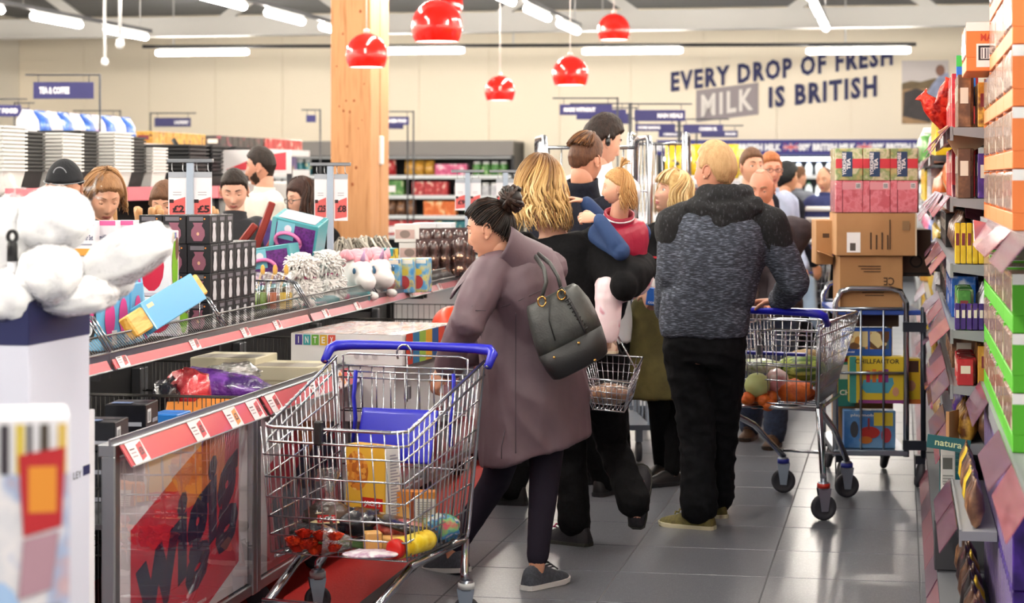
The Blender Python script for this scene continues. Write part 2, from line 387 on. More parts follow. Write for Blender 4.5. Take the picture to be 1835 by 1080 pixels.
# ---- timber pillar
PINE = mat('pine', 'b07a4c', .6, col2=('c08a5c', 'a06a3c'), scale=3, stretch=(6, 6, .5), lo=.3, hi=.7)
KNOT = K('8a4a22', .7)
pc = PX(664, 318, 19); pc.z = 0
o = empty('timber_pillar', 'thick laminated pine pillar behind the promotion bins', 'pillar', pc, AYAW)
for k in range(2):
    b = MB(); b.box((-.38, .001+.35*k+.02*(k > 0), 0), (0, .34+.35*k, CEIL+.06), bev=.006); part('glulam_post', b, PINE, o)
b = MB(); b.box((-.28, .33, 0), (-.03, .38, CEIL)); part('recess', b, K('5b3a20', .8), o)
b = MB(); b.tube([(-.012, .355, 1.95), (-.012, .355, CEIL)], .012, 6); c = part('cable', b, K('7a4a24'), o)
b = MB(); b.box((-.02, .32, 1.75), (.03, .39, 2.02), bev=.01); part('switch_box', b, K('e8e8e6'), o)
rnd = random.Random(3); b = MB()
for (x, y) in ((600, 118), (613, 198), (618, 180), (625, 200), (633, 180), (641, 230), (648, 215), (637, 300), (605, 190), (652, 150), (630, 330), (612, 60), (645, 20), (620, 262)):
    p = PX(x, y, 19)-pc; q = rnd.uniform(.006, .014); b.ell((p.x*C_-.0, .0, p.z), (q, .004, q*1.3), 8)
part('knots', b, KNOT, o)
# ---- slogan, poster, dairy wall
def wallM(e=.03): return AM @ TR((0, WU-.024-e, 0))
def WP(x, y):                       # (v, z) on the back wall
    p = PU(x, y, WU); return UV(p)[1], p.z
SL = K('1d2158', .6)
o = empty('wall_slogan', 'giant dark blue slanted slogan about British milk on the cream wall', 'lettering')
def slanted(s, x0, y0, x1, y1, hpx, m, name='lettering', e=.03, bold=.04):
    (v0, z0), (v1, z1) = WP(x0, y0), WP(x1, y1); h = hpx*(35/F); mb = MB(); V, Fs, w = text(s, bold, 1.22)
    V = V*np.array([(v1-v0)/w, 1, h]); V[:, 2] += (V[:, 0]/(v1-v0))*(z1-z0)
    mb.add(V+np.array([(v0+v1)/2, 0, (z0+z1)/2]), Fs); part(name, mb, m, o, M=wallM(e))
slanted('EVERY DROP OF FRESH', 1203, 147, 1600, 99, 35, SL)
slanted('IS BRITISH', 1378, 175, 1571, 154, 37, SL)
b = MB(); q = [WP(1248, 219), WP(1359, 205), WP(1359, 148), WP(1248, 162)]; b.add([(v, 0, z) for v, z in q]+[(v, -.02, z) for v, z in q], [(3, 2, 1, 0), (4, 5, 6, 7)]+[(i, (i+1) % 4, 4+(i+1) % 4, 4+i) for i in range(4)])
part('grey_panel', b, K('9c9296', .6), o, M=wallM(.0))
slanted('MILK', 1257, 190, 1350, 177, 38, K('efe9e4', .6), e=.03, bold=.03)
# poster: a man leaning over cattle on a hazy field
v0, z0 = WP(1616, 222); v1, z1 = WP(1700, 108); pw, ph = v1-v0, z1-z0
b = MB(); b.box((v0, -.02, z0), (v1, 0, z1)); o = one('photo_poster', 'large photo poster of a man in a hazy field, right of the slogan', 'poster', b, K('d8d0cf', .6), wallM(0))
I = TR((v0, -.021, z0))
def pos(pts, col, e, name='printed_picture'):
    b = MB(); poly(b, I, [(x*pw, z*ph) for x, z in pts], 0, e); part(name, b, mat('poster_'+col, col, .6, col2=hx(col)[:3] and tuple(min(1, c*1.35) for c in hx(col)[:3]), scale=7), o)
pos([(0, 0), (1, 0), (1, .6), (0, .62)], '9c7c5a', .001); pos([(0, .55), (1, .55), (1, .66), (.7, .72), (.4, .66), (.2, .68), (0, .64)], '6b5a40', .002)
pos([(.02, .12), (.6, .02), (.75, .3), (.6, .5), (.3, .56), (.05, .5)], '3a3536', .003); pos([(.5, .45), (.66, .3), (1, .42), (1, .8), (.85, .8), (.65, .62)], '8f98b4', .004)
b = MB(); disc(b, I, .82*pw, .84*ph, .1*pw, .09*ph, 0, .005); part('printed_picture', b, K('8a6050'), o)
# ---- dairy fridge along the back wall, right; grey-topped chiller left of centre
FRB = K('23242a', .5); FRL = mat('fridge_light', 'f4fbff', .4, emit=5)
def back_v(x): return WP(x, 300)[0]
def fridge(name, lab, x0, x1, fascia, nsh):
    v0, v1 = back_v(x0), back_v(x1); o = empty(name, lab, 'fridge', A(WU, 0, 0), AYAW)
    b = MB(); b.box((v0, -.3, 0), (v1, -.05, 2.2)); b.box((v0, -.95, 0), (v1, -.05, .25)); b.box((v0, -.95, 0), (v0+.05, -.05, 2.2)); b.box((v1-.05, -.95, 0), (v1, -.05, 2.2)); part('cabinet', b, FRB, o)
    b = MB(); b.box((v0, -1.05, 1.99), (v1, -.05, 2.23)); part('fascia', b, fascia, o)
    for k in range(nsh):
        z = .3+.33*k; b = MB(); b.box((v0+.05, -.9, z), (v1-.05, -.25, z+.03)); s = part('shelf', b, K('c8ccd0'), o)
        b = MB(); b.box((v0+.05, -.92, z-.01), (v1-.05, -.9, z+.05)); part('shelf_edge', b, K('dfe3e6'), s)
    return o, v0, v1
fr, v0, v1 = fridge('dairy_fridge', 'long lit dairy fridge under a blue banner on the back wall', 1190, 1700, K('2b2b78', .5), 5)
for z in (1.9, 1.27):
    b = MB(); b.box((v0+.1, -.88, z), (v1-.1, -.8, z+.05)); part('fridge_light', b, FRL, fr)
for i, (x, s) in enumerate(((1232, '100% BRITISH MILK'), (1355, '100% BRITISH MILK'), (1484, '100% BRITISH MILK'), (1612, '100% BRITISH MILK'))):
    b = MB(); v = back_v(x); put_text(b, s, .12, TR((v, -1.053, 2.11)), width=.93, bold=.06); part('lettering', b, K('f0f0f4'), fr)
for x in (1294, 1423, 1551):
    v = back_v(x); f = Matrix.Identity(4) @ TR((v, -1.053, 2.11)); b = MB()
    rect(b, f, -.12, -.06, .12, .06, 0); rect(b, f, -.12, -.022, .12, .022, 1, .001); rect(b, f, -.02, -.06, .02, .06, 1, .001); rect(b, f, -.12, -.012, .12, .012, 2, .002); rect(b, f, -.01, -.06, .01, .06, 2, .002)
    for sx in (-1, 1): poly(b, f, [(-.12*sx, -.06), (-.1*sx, -.06), (.12*sx, .06), (.1*sx, .06)][::sx], 2, .0015)
    part('printed_flag', b, [K('2a3a8c'), K('e8e8ee'), K('c8283a')], fr)
mk = Proto('milk_bottle', 'bottle'); b = MB(); b.lathe([(.05, 0), (.055, .02), (.055, .15), (.03, .2), (.022, .21), (.022, .225)], 8); mk.part('body', b, K('eef2f0'))
b = MB(); b.lathe([(.024, .21), (.024, .24)], 8); mk.part('cap', b, K('2f7a4a')); mk2 = Proto('milk_bottle', 'bottle'); mk2.parts = [mk.parts[0]]
b = MB(); b.lathe([(.024, .21), (.024, .24)], 8); mk2.part('cap', b, K('2b50b0'))
for k in range(5):
    for i in range(22):
        v = back_v(1400)+.16*i
        if v > v1-.15: break
        (mk if (k+i//6) % 2 else mk2).spawn(AM @ TR((v, WU-.76, .3315+.33*k)), 'white milk bottle with a %s cap in the dairy fridge' % ('green' if (k+i//6) % 2 else 'blue'), '%s-capped milk bottles' % ('green' if (k+i//6) % 2 else 'blue'))
ch, c0, c1 = fridge('wall_shelving', 'grey-topped wall shelving of crisps and snacks at the back', 688, 940, K('85807e', .6), 6)
ch2, d0, d1 = fridge('wall_shelving', 'grey-topped wall shelving at the back on the left of the pillar', 420, 640, K('85807e', .6), 6)
# ---- hanging aisle signs
SGN = K('2b2860', .5)
def aisle_sign(x0, x1, y0, y1, s, Y, side, lab, foot=1.9, tx=.5, ew=None):
    p = PX((x0+x1)/2, (y0+y1)/2, Y); w = (x1-x0)/F*Y; h = (y1-y0)/F*Y; o = empty('aisle_sign', lab, 'sign', (p.x, p.y, 0), 0)
    b = MB(); b.box((-w/2, -.012, p.z-h/2), (w/2, .012, p.z+h/2), bev=.003); bd = part('board', b, SGN, o)
    if s:
        b = MB(); put_text(b, s, h*.42, TR(((tx-.5)*w, -.014, p.z)), bold=.05, width=ew*w if ew else None); part('lettering', b, K('f2f0f4'), bd)
    px = (w/2+.06)*side; b = MB(); b.tube([(px, 0, 0), (px, 0, p.z+h/2+.08)], .012, 6); part('pole', b, DKGREY, o)
    b = MB(); b.tube([(px, 0, p.z+h/2+.07), (-px*1.05, 0, p.z+h/2+.07)], .009, 5); part('arm', b, DKGREY, o)
    for q in (-.42, .42):
        b = MB(); b.tube([(q*w, 0, p.z+h/2), (q*w, 0, p.z+h/2+.07)], .005, 4); part('hook', b, DKGREY, o)
aisle_sign(60, 168, 147, 177, 'TEA & COFFEE', 20, 1, 'dark blue hanging sign reading TEA & COFFEE', 1.95, .35, .5)
aisle_sign(-20, 38, 188, 209, 'PET FOOD', 24, -1, 'dark blue hanging sign reading PET FOOD at the left edge', 1.9, .5, .8)
aisle_sign(34, 53, 194, 208, 'BABY', 27, -1, 'small part-hidden blue sign just right of the PET FOOD sign')
aisle_sign(140, 208, 207, 223, 'HEALTH & BEAUTY', 30, 1, 'dark blue hanging sign reading HEALTH & BEAUTY', 1.9, .42, .75)
aisle_sign(277, 342, 211, 227, 'LAUNDRY', 30.5, -1, 'dark blue hanging sign reading LAUNDRY', 1.9, .75, .4)
aisle_sign(549, 566, 206, 219, '', 28, 1, 'tiny blue flag sign on a thin pole left of the pillar', 1.9)
aisle_sign(688, 733, 209, 224, 'FROZEN FOOD', 28, 1, 'dark blue sign reading FROZEN FOOD just right of the pillar', 1.9, .5, .8)
aisle_sign(678, 723, 224, 231, '', 29.5, 1, 'plain blue sign strip under the FROZEN FOOD sign', 1.9)
aisle_sign(1003, 1097, 187, 206, 'MADE WITHOUT', 23, 1, 'dark blue hanging sign reading MADE WITHOUT', 1.7, .38, .6)
aisle_sign(1033, 1122, 196, 214, '', 24.5, 1, 'blank blue sign just behind the MADE WITHOUT sign', 1.7)
aisle_sign(1090, 1132, 203, 222, '', 26, 1, 'small blank blue sign left of the MAIN MEALS sign', 1.7)
aisle_sign(1137, 1228, 197, 217, 'MAIN MEALS', 23.5, -1, 'dark blue hanging sign reading MAIN MEALS', 1.7, .7, .5)
aisle_sign(1138, 1210, 222, 235, 'HOME BAKING', 26, 1, 'dark blue hanging sign reading HOME BAKING', 1.7, .35, .55)
aisle_sign(1180, 1222, 235, 246, 'CEREALS', 27.5, 1, 'small blue sign reading CEREALS under the HOME BAKING sign', 1.7, .5, .6)
aisle_sign(1224, 1296, 223, 239, 'COOKING OIL', 26.5, -1, 'dark blue hanging sign reading COOKING OIL', 1.7, .62, .45)
aisle_sign(1256, 1322, 234, 246, 'SNACKS', 28, -1, 'dark blue hanging sign reading SNACKS, rightmost of the aisle signs', 1.7, .8, .3)
# ================================================================ PEOPLE (builders)
def v3(p): return Vector(p)
def fuse(mb, vox, smooth=4, fold=0, fscale=(9, 9, 4), seed=0):
    """merge overlapping closed shapes into one continuous skin: (V, F)"""
    o = bpy.data.objects.new('merge', mb.mesh('merge', []))
    m = o.modifiers.new('r', 'REMESH'); m.mode = 'VOXEL'; m.voxel_size = vox; m.adaptivity = 0
    if smooth: k = o.modifiers.new('s', 'SMOOTH'); k.factor = .5; k.iterations = smooth
    me, d = evaluated(o); bpy.data.meshes.remove(d); n = len(me.vertices)
    V = np.zeros(n*3); me.vertices.foreach_get('co', V); V = V.reshape(-1, 3); N = np.zeros(n*3); me.vertices.foreach_get('normal', N); N = N.reshape(-1, 3)
    Fs = [tuple(p.vertices) for p in me.polygons]; bpy.data.meshes.remove(me)
    if fold:
        fs = Vector(fscale); q = Vector((seed*7.3, seed*3.1, seed*1.7))
        a = np.array([(1-abs(noise.noise(Vector((p[0]+.6*p[2], p[1], p[2]))*fs+q)))**2-.55+.35*noise.noise(Vector(p)*fs*2.3+q) for p in V.tolist()])
        V = V+N*(a*fold)[:, None]
    return V, Fs
def ring(c, a, b, ra, rb, n=18, p=2.3):
    c, a, b = (np.array(tuple(t)) for t in (c, a, b)); an = np.arange(n)*2*math.pi/n
    ca, sa = np.cos(an), np.sin(an); ca = np.sign(ca)*abs(ca)**(2/p); sa = np.sign(sa)*abs(sa)**(2/p)
    return c+ca[:, None]*a*ra+sa[:, None]*b*rb
def limb(mb, pts, rad, n=12, sub=3):
    """tapered limb through joints with rounded ends"""
    P = [Vector(p) for p in pts]; Q = []; rr = []
    for i in range(len(P)-1):
        for k in range(sub): Q.append(P[i].lerp(P[i+1], k/sub)); rr.append(rad[i]+(rad[i+1]-rad[i])*k/sub)
    Q.append(P[-1]); rr.append(rad[-1])
    mb.tube(Q, rr, n)
    for p, r in zip(P, rad): mb.ell(p, r*.99, 10)
def g2(x, s): return np.exp(-(x/s)**2)
def head_mesh(mb, M, s=1, res=72, lid=.35, female=False, child=False, brow=True):
    na, ne = res, int(res*.9); a = np.linspace(-math.pi, math.pi, na, endpoint=False); az = a-.5*np.sin(a)
    el = np.linspace(-math.pi/2+.02, math.pi/2-.02, ne); E, Z = np.meshgrid(el, az, indexing='ij')
    ce = np.cos(E); dz = np.sin(E); cl = np.where(E < 0, ce**.62, ce); dx = np.sin(Z); dy = np.cos(Z); t = np.clip(-dz, 0, 1)
    x = .074*dx*cl*(1-(.3 if female else .24)*t**1.3); z = np.where(dz > 0, .120, .112)*dz; fr = np.clip(dy, 0, 1)
    y = np.where(dy > 0, .094*dy*cl*(.93+.05*t), .1*dy*cl*(1-.55*t))
    if child: x *= 1.1; y *= 1.05; z = np.where(z > 0, z*1.06, z*.86)
    w = fr**.6; ax = abs(x)
    na_ = np.interp(z, [-.046, -.038, -.03, .01, .032], [0, .013, .021, .006, 0])*(.72 if (female or child) else 1)
    ns = np.interp(z, [-.045, -.03, .01, .03], [.013, .0125, .0075, .007])
    f = na_*g2(x, ns)
    f -= .010*g2(ax-.031, .015)*g2(z-.012, .012); f += .0045*g2(ax-.028, .02)*g2(z-.036, .008)*(0 if child else 1)
    f += .006*g2(ax-.045, .02)*g2(z+.018, .018); f += .007*g2(x, .021)*(g2(z+.0575, .005)+g2(z+.068, .006)); f -= .003*g2(x, .024)*g2(z+.0627, .0022)
    f -= .004*g2(x, .03)*g2(z+.079, .007); f += .012*g2(x, .024)*g2(z+.098, .016)
    if child: f += .008*g2(ax-.042, .025)*g2(z+.04, .025)
    y = y+f*w
    V = np.stack([x, y, z], -1).reshape(-1, 3)*s; Fs = []; ms = []
    X, Yy, Zz = V[:, 0]/s, V[:, 1]/s, V[:, 2]/s
    for i in range(ne-1):
        for j in range(na):
            q = (i*na+j, (i+1)*na+j, (i+1)*na+(j+1) % na, i*na+(j+1) % na); q = q[::-1]
            cx = abs(X[q[0]]+X[q[2]])/2; cz = (Zz[q[0]]+Zz[q[2]])/2; m = 0
            if Yy[q[0]] > .03:
                if cx < .023 and abs(cz+.0632) < .0088*(1-(cx/.0235)**2)**.55: m = 1
            Fs.append(q); ms.append(m)
    n0 = mb.n; mb.add(V, Fs, 0, M, True); mb.M[-len(ms):] = ms
    fv = np.where(Yy > .02)[0]
    def surf(x, z): k = fv[np.argmin((X[fv]-x)**2+(Zz[fv]-z)**2)]; return Yy[k]
    for sg in (-1, 1):
        if brow: mb.tube([Vector((sg*q, surf(sg*q, .0365)+.0005-.0, .0355+.004*math.sin((q-.013)*80)-max(0, q-.038)*.45))*s for q in np.linspace(.013, .05, 9)], [r*s*(.55 if female or child else .9) for r in (.002, .0035, .004, .004, .0038, .0035, .003, .0022, .001)], 6, 4, M, flat=.6, up=(0, 1, .2))
    mb.ell((0, 0, .112*s), (.03*s, .035*s, .008*s), 10, 0, M)
    for sg in (-1, 1):
        c = Vector((sg*.031, .0625+(.004 if child else 0), .011))*s
        mb.ell(c, .0132*s, 14, 2, M); d = Vector((0, .0092, -.004*lid))*s; mb.ell(c+d, (.0066*s, .0048*s, .0066*s), 10, 3, M)
        P = []; nn = 9
        for i in range(5):
            e = math.pi/2-(math.pi/2-(.55-1.0*lid))*i/4
            P.append([(c.x+.0144*s*math.cos(e)*math.sin(b), c.y+.0144*s*math.cos(e)*math.cos(b), c.z+.0144*s*math.sin(e)) for b in [(-1.35+2.7*k/(nn-1)) for k in range(nn)]])
        mb.add(np.array(P).reshape(-1, 3), [(i*nn+k, (i+1)*nn+k, (i+1)*nn+k+1, i*nn+k+1) for i in range(4) for k in range(nn-1)], 0, M, True); mb.tube(P[-1], .0011*s, 4, 4, M)
        E_ = M @ TR((sg*.0735*s, -.006*s, -.006*s), -sg*.35, .18)
        mb.ell((0, 0, 0), (.007*s, .017*s, .03*s), 12, 0, E_)
        mb.tube([(sg*.005*s, .017*s*math.sin(b), .006*s+.026*s*math.cos(b)) for b in [(-2.2+4.6*k/12)*(-1) for k in range(13)]], .0042*s, 6, 0, E_)
        mb.ell((sg*.003*s, .004*s, -.024*s), (.0055*s, .008*s, .009*s), 8, 0, E_)
def cap_mesh(mb, M, s=1, thick=.014, line=((0, .072), (40, .06), (75, .02), (95, -.02), (130, -.055), (180, -.075)), res=56, rough=.003, seed=1, m=0, top=0, tint=None, child=False, side=1.0):
    na, ne = res, res; az = np.linspace(-math.pi, math.pi, na, endpoint=False); el = np.linspace(-1.2, math.pi/2-.01, ne); E, Z = np.meshgrid(el, az, indexing='ij')
    ce = np.cos(E); dz = np.sin(E); t = np.clip(-dz, 0, 1); cl = np.where(E < 0, ce**.62, ce)
    x = .074*np.sin(Z)*cl*(1-.24*t); z = np.where(dz > 0, .12, .112)*dz; y = np.where(np.cos(Z) > 0, .094*.93, .1)*np.cos(Z)*cl*np.where(np.cos(Z) < 0, 1-.55*t, 1)
    if child: x *= 1.1; y *= 1.05; z = np.where(z > 0, z*1.06, z*.86)
    l = np.array(line, float); zl = np.interp(np.degrees(abs(Z)), l[:, 0], l[:, 1])
    nz = np.array([noise.noise(Vector((math.sin(b)*3, math.cos(b)*3, e*2.2))*2.2+Vector((seed, 0, 0))) for e in el for b in az]).reshape(ne, na)
    k = np.clip((z-zl+.006*nz)/.022, 0, 1); k = k*k*(3-2*k); th = (thick*(side+(1-side)*np.clip(dz*1.6+.1, 0, 1))+top*np.clip(dz, 0, 1)**2)*k-.010*(1-k)+rough*nz*k
    nrm = np.stack([np.sin(Z)*ce/.074, np.cos(Z)*ce/.094, dz/.118], -1); nrm /= np.linalg.norm(nrm, axis=-1)[..., None]
    V = (np.stack([x, y, z], -1)+nrm*th[..., None]).reshape(-1, 3)*s
    Fs = [((i*na+j), i*na+(j+1) % na, (i+1)*na+(j+1) % na, (i+1)*na+j) for i in range(ne-1) for j in range(na)]+[tuple((ne-1)*na+j for j in range(na))]
    mb.add(V, Fs, m, M, True, tint)
def strands(mb, M, s=1, fend=(18, 26), n=300, length=.2, az=(60, 300), off=.016, wave=.012, rad=.0045, seed=1, flare=.02, fringe=0, m=0, part=0, el_end=5, lenvar=.15, curl_in=0, drift=(0, 0, 0), dark=None):
    """locks of hair laid over the head and hanging from it"""
    rn = random.Random(seed); Dn = Vector((0, 0, -1))
    for i in range(n):
        fg = i < fringe
        a = R(rn.uniform(-46, 46)) if fg else R(rn.uniform(*az)); o = (off*rn.uniform(.35, 1.1)+.002); st = R(rn.uniform(62, 88)); en = R(rn.uniform(*fend) if fg else el_end+rn.uniform(-6, 6)); pts = []
        a0 = a*.85+rn.uniform(-.2, .2)
        for k in range(8):
            e = st+(en-st)*k/7; b = a0+(a-a0)*k/7
            pts.append(M @ (Vector(((.076+o)*math.sin(b)*math.cos(e)+part*(1-k/7), (.096+o)*math.cos(b)*math.cos(e)-.004, (.121+o)*math.sin(e)))*s))
        if not fg:
            L = length*s*(1+rn.uniform(-lenvar, lenvar)); d = (pts[-1]-pts[-2]).normalized(); outw = (M.to_3x3() @ Vector((math.sin(a), math.cos(a), 0))).normalized()
            K_ = 12; p = pts[-1].copy(); ph = rn.uniform(0, 6.28); fq = rn.uniform(.8, 1.25); sd = outw.cross(Dn).normalized()
            for k in range(1, K_+1):
                q = k/K_; d = d.lerp(Dn+outw*(flare if q < .6 else flare-curl_in*(q-.6)*2.5)+Vector(drift), .4).normalized(); p = p+d*L/K_
                pts.append(p+sd*(wave*s*math.sin(ph+q*9*fq)*min(1, q*2))+outw*(wave*.7*s*math.cos(ph*1.3+q*8*fq)*min(1, q*2)))
        kk = len(pts); rr = [rad*s*(1.0 if j < kk*.65 else 1-.75*(j-kk*.65)/(kk*.35)) for j in range(kk)]; rr[0] *= .5
        mb.tube(pts, rr, 4, m, flat=.55, tint=rn.random()*.8 if dark is None else [min(1, max(0, q)) for q in (lambda g: [g*min(1, .1+j/8.5) for j in range(kk)])(rn.gauss(dark, .2))], up=tuple((M.to_3x3() @ Vector((math.sin(a), math.cos(a), .2)))))
def frame(fwd, up):
    f = Vector(fwd).normalized(); u = Vector(up); u = (u-f*u.dot(f)).normalized(); r = f.cross(u)
    return Matrix(((r.x, f.x, u.x), (r.y, f.y, u.y), (r.z, f.z, u.z)))
def hand(mb, wrist, direction, back, side, s=1, curl=(.5, .55, .6, .65), thumb=.5, spread=.08, vox=.0036, m=0):
    """side +1: thumb on local +x. back: which way the back of the hand faces"""
    M = Matrix.Translation(wrist) @ frame(direction, back).to_4x4(); h = MB()
    h.loft([ring((0, y, 0), (1, 0, 0), (0, 0, 1), rx*s, rz*s, 14) for y, rx, rz in ((-.05*s, .026, .019), (0, .027, .018), (.03*s, .036, .016), (.065*s, .041, .014), (.088*s, .038, .0115))])
    for i, (x, L) in enumerate(((.029, .07), (.0095, .079), (-.010, .073), (-.029, .058))):
        x *= side; p = Vector((x*s, (.084-.006*abs(i-1.3))*s, 0)); an = 0; pts = [p-Vector((0, .03*s, 0)), p]; c = curl[i]
        for q, fr in enumerate((.45, .3, .25)):
            an += c*(.9, 1.1, .8)[q]; d = Vector((side*spread*(1.2-i)*.8*math.cos(an), math.cos(an), -math.sin(an))).normalized(); pts.append(pts[-1]+d*L*fr*s)
        h.tube(pts, [r*s for r in (.0085, .0095, .0085, .0078, .006)], 8); h.ell(pts[-1], .006*s, 8); h.ell(pts[2], .0086*s, 8)
    t0 = Vector((side*.022, .018, -.006))*s; pts = [t0]
    for L, a, dn in ((.036, .75, .25), (.03, .75-.35*thumb, .25+.6*thumb), (.024, .6-.8*thumb, .3+.9*thumb)):
        pts.append(pts[-1]+Vector((side*math.sin(a)*math.cos(dn), math.cos(a)*math.cos(dn), -math.sin(dn)))*L*s)
    h.tube(pts, [r*s for r in (.014, .0115, .0098, .007)], 8); h.ell(pts[-1], .007*s, 8)
    V, Fs = fuse(h, vox*s, 2); mb.add(V, Fs, m, M, True)
def shoe(P, ankle, yaw, mats, s=1, pitch=0, parent=None, high=.03, name='shoe', label=None, stripe=None):
    """ankle: joint position; sole .085 under it. yaw: toe direction"""
    M = Matrix.Translation(ankle) @ Matrix.Rotation(-yaw, 4, 'Z') @ Matrix.Rotation(-pitch, 4, 'X'); z0 = -.088*s; b = MB()
    prof = ((-.075, .024, .05, .035), (-.06, .034, .088+high, .04), (-.02, .037, .1+high, .035), (.025, .038, .1+high*.6, .03), (.065, .042, .078, .03), (.11, .047, .058, .025), (.15, .044, .048, .02), (.178, .03, .038, .02), (.188, .012, .03, .02))
    rs = []
    for y, w, h, lo in prof:
        q = []
        for k in range(14):
            a = 2*math.pi*k/14; x = w*math.copysign(abs(math.cos(a))**.75, math.cos(a)); zz = .018+max(0, math.sin(a))**.8*(h-.018) if math.sin(a) > 0 else .018*(1+max(-1, math.sin(a)*2.2)); q.append((x*s*(1-.25*max(0, math.sin(a))), y*s, z0+zz*s))
        rs.append(q)
    b.loft([r[::-1] for r in rs]); me = b.mesh(name, mats[0]); o = link(name, me, parent, M=Matrix.Translation(-Vector((P.location.x, P.location.y, 0))) @ M)
    if label: o['label'] = label
    b = MB(); q = []
    out = [(-.08, .018), (-.07, .034), (-.03, .04), (.03, .041), (.08, .047), (.125, .05), (.165, .044), (.188, .026), (.197, .006)]
    pl = [(w*s, y*s) for y, w in out]+[(-w*s, y*s) for y, w in reversed(out)]; n = len(pl)
    tp = [(x, y, z0+.02*s+.006*s*max(0, y/s-.1)/.1) for x, y in pl]; bt = [(x*.97, y*.985, z0+.0+.016*s*max(0, (y/s-.11)/.09)**2) for x, y in pl]
    b.add(bt+tp, [tuple(range(n-1, -1, -1)), tuple(range(n, 2*n))]+[(i, (i+1) % n, n+(i+1) % n, n+i) for i in range(n)], 0)
    link('sole', b.mesh('sole', mats[1]), o)
    if len(mats) > 2:
        b = MB()
        for k in range(4): b.tube([(-.024*s, (.045+.02*k)*s, z0+(.097-.011*k)*s), (0, (.052+.02*k)*s, z0+(.107-.012*k)*s), (.024*s, (.045+.02*k)*s, z0+(.097-.011*k)*s)], .0035*s, 5)
        link('laces', b.mesh('laces', mats[2]), o)
    return o
def skin_mats(c='d9a587', c2='c98d72', lip='b8645e', iris='3a2c22', brow='4a3324'):
    k = c+iris+brow
    return [mat('skin_'+k, c, .5, col2=c2, scale=9, lo=.3, hi=.75, bump=.03, bscale=220, sss=.12), mat('lips_'+lip, lip, .4), mat('eye_white', 'e9e4e0', .2), mat('iris_'+iris, iris, .15), mat('brow_'+brow, brow, .8)]
def hair_mat(name, *cols): return mat('hair_'+name, cols[0], .42, col2=tuple(cols[1:]), tint=True, spec=.3)
def hair_cap_mat(name, a, b): return mat('haircap_'+name, a, .5, col2=b, scale=30, stretch=(2, 2, .4), lo=.3, hi=.7, bump=.5, bscale=90, bstretch=(2, 2, .35), spec=.25)
TORSO = [(-.2, .13, .1), (-.06, .168, .112), (.1, .168, .112), (.32, .148, .102), (.55, .158, .112), (.75, .172, .112), (.9, .15, .095), (.99, .085, .072), (1.06, .06, .058)]
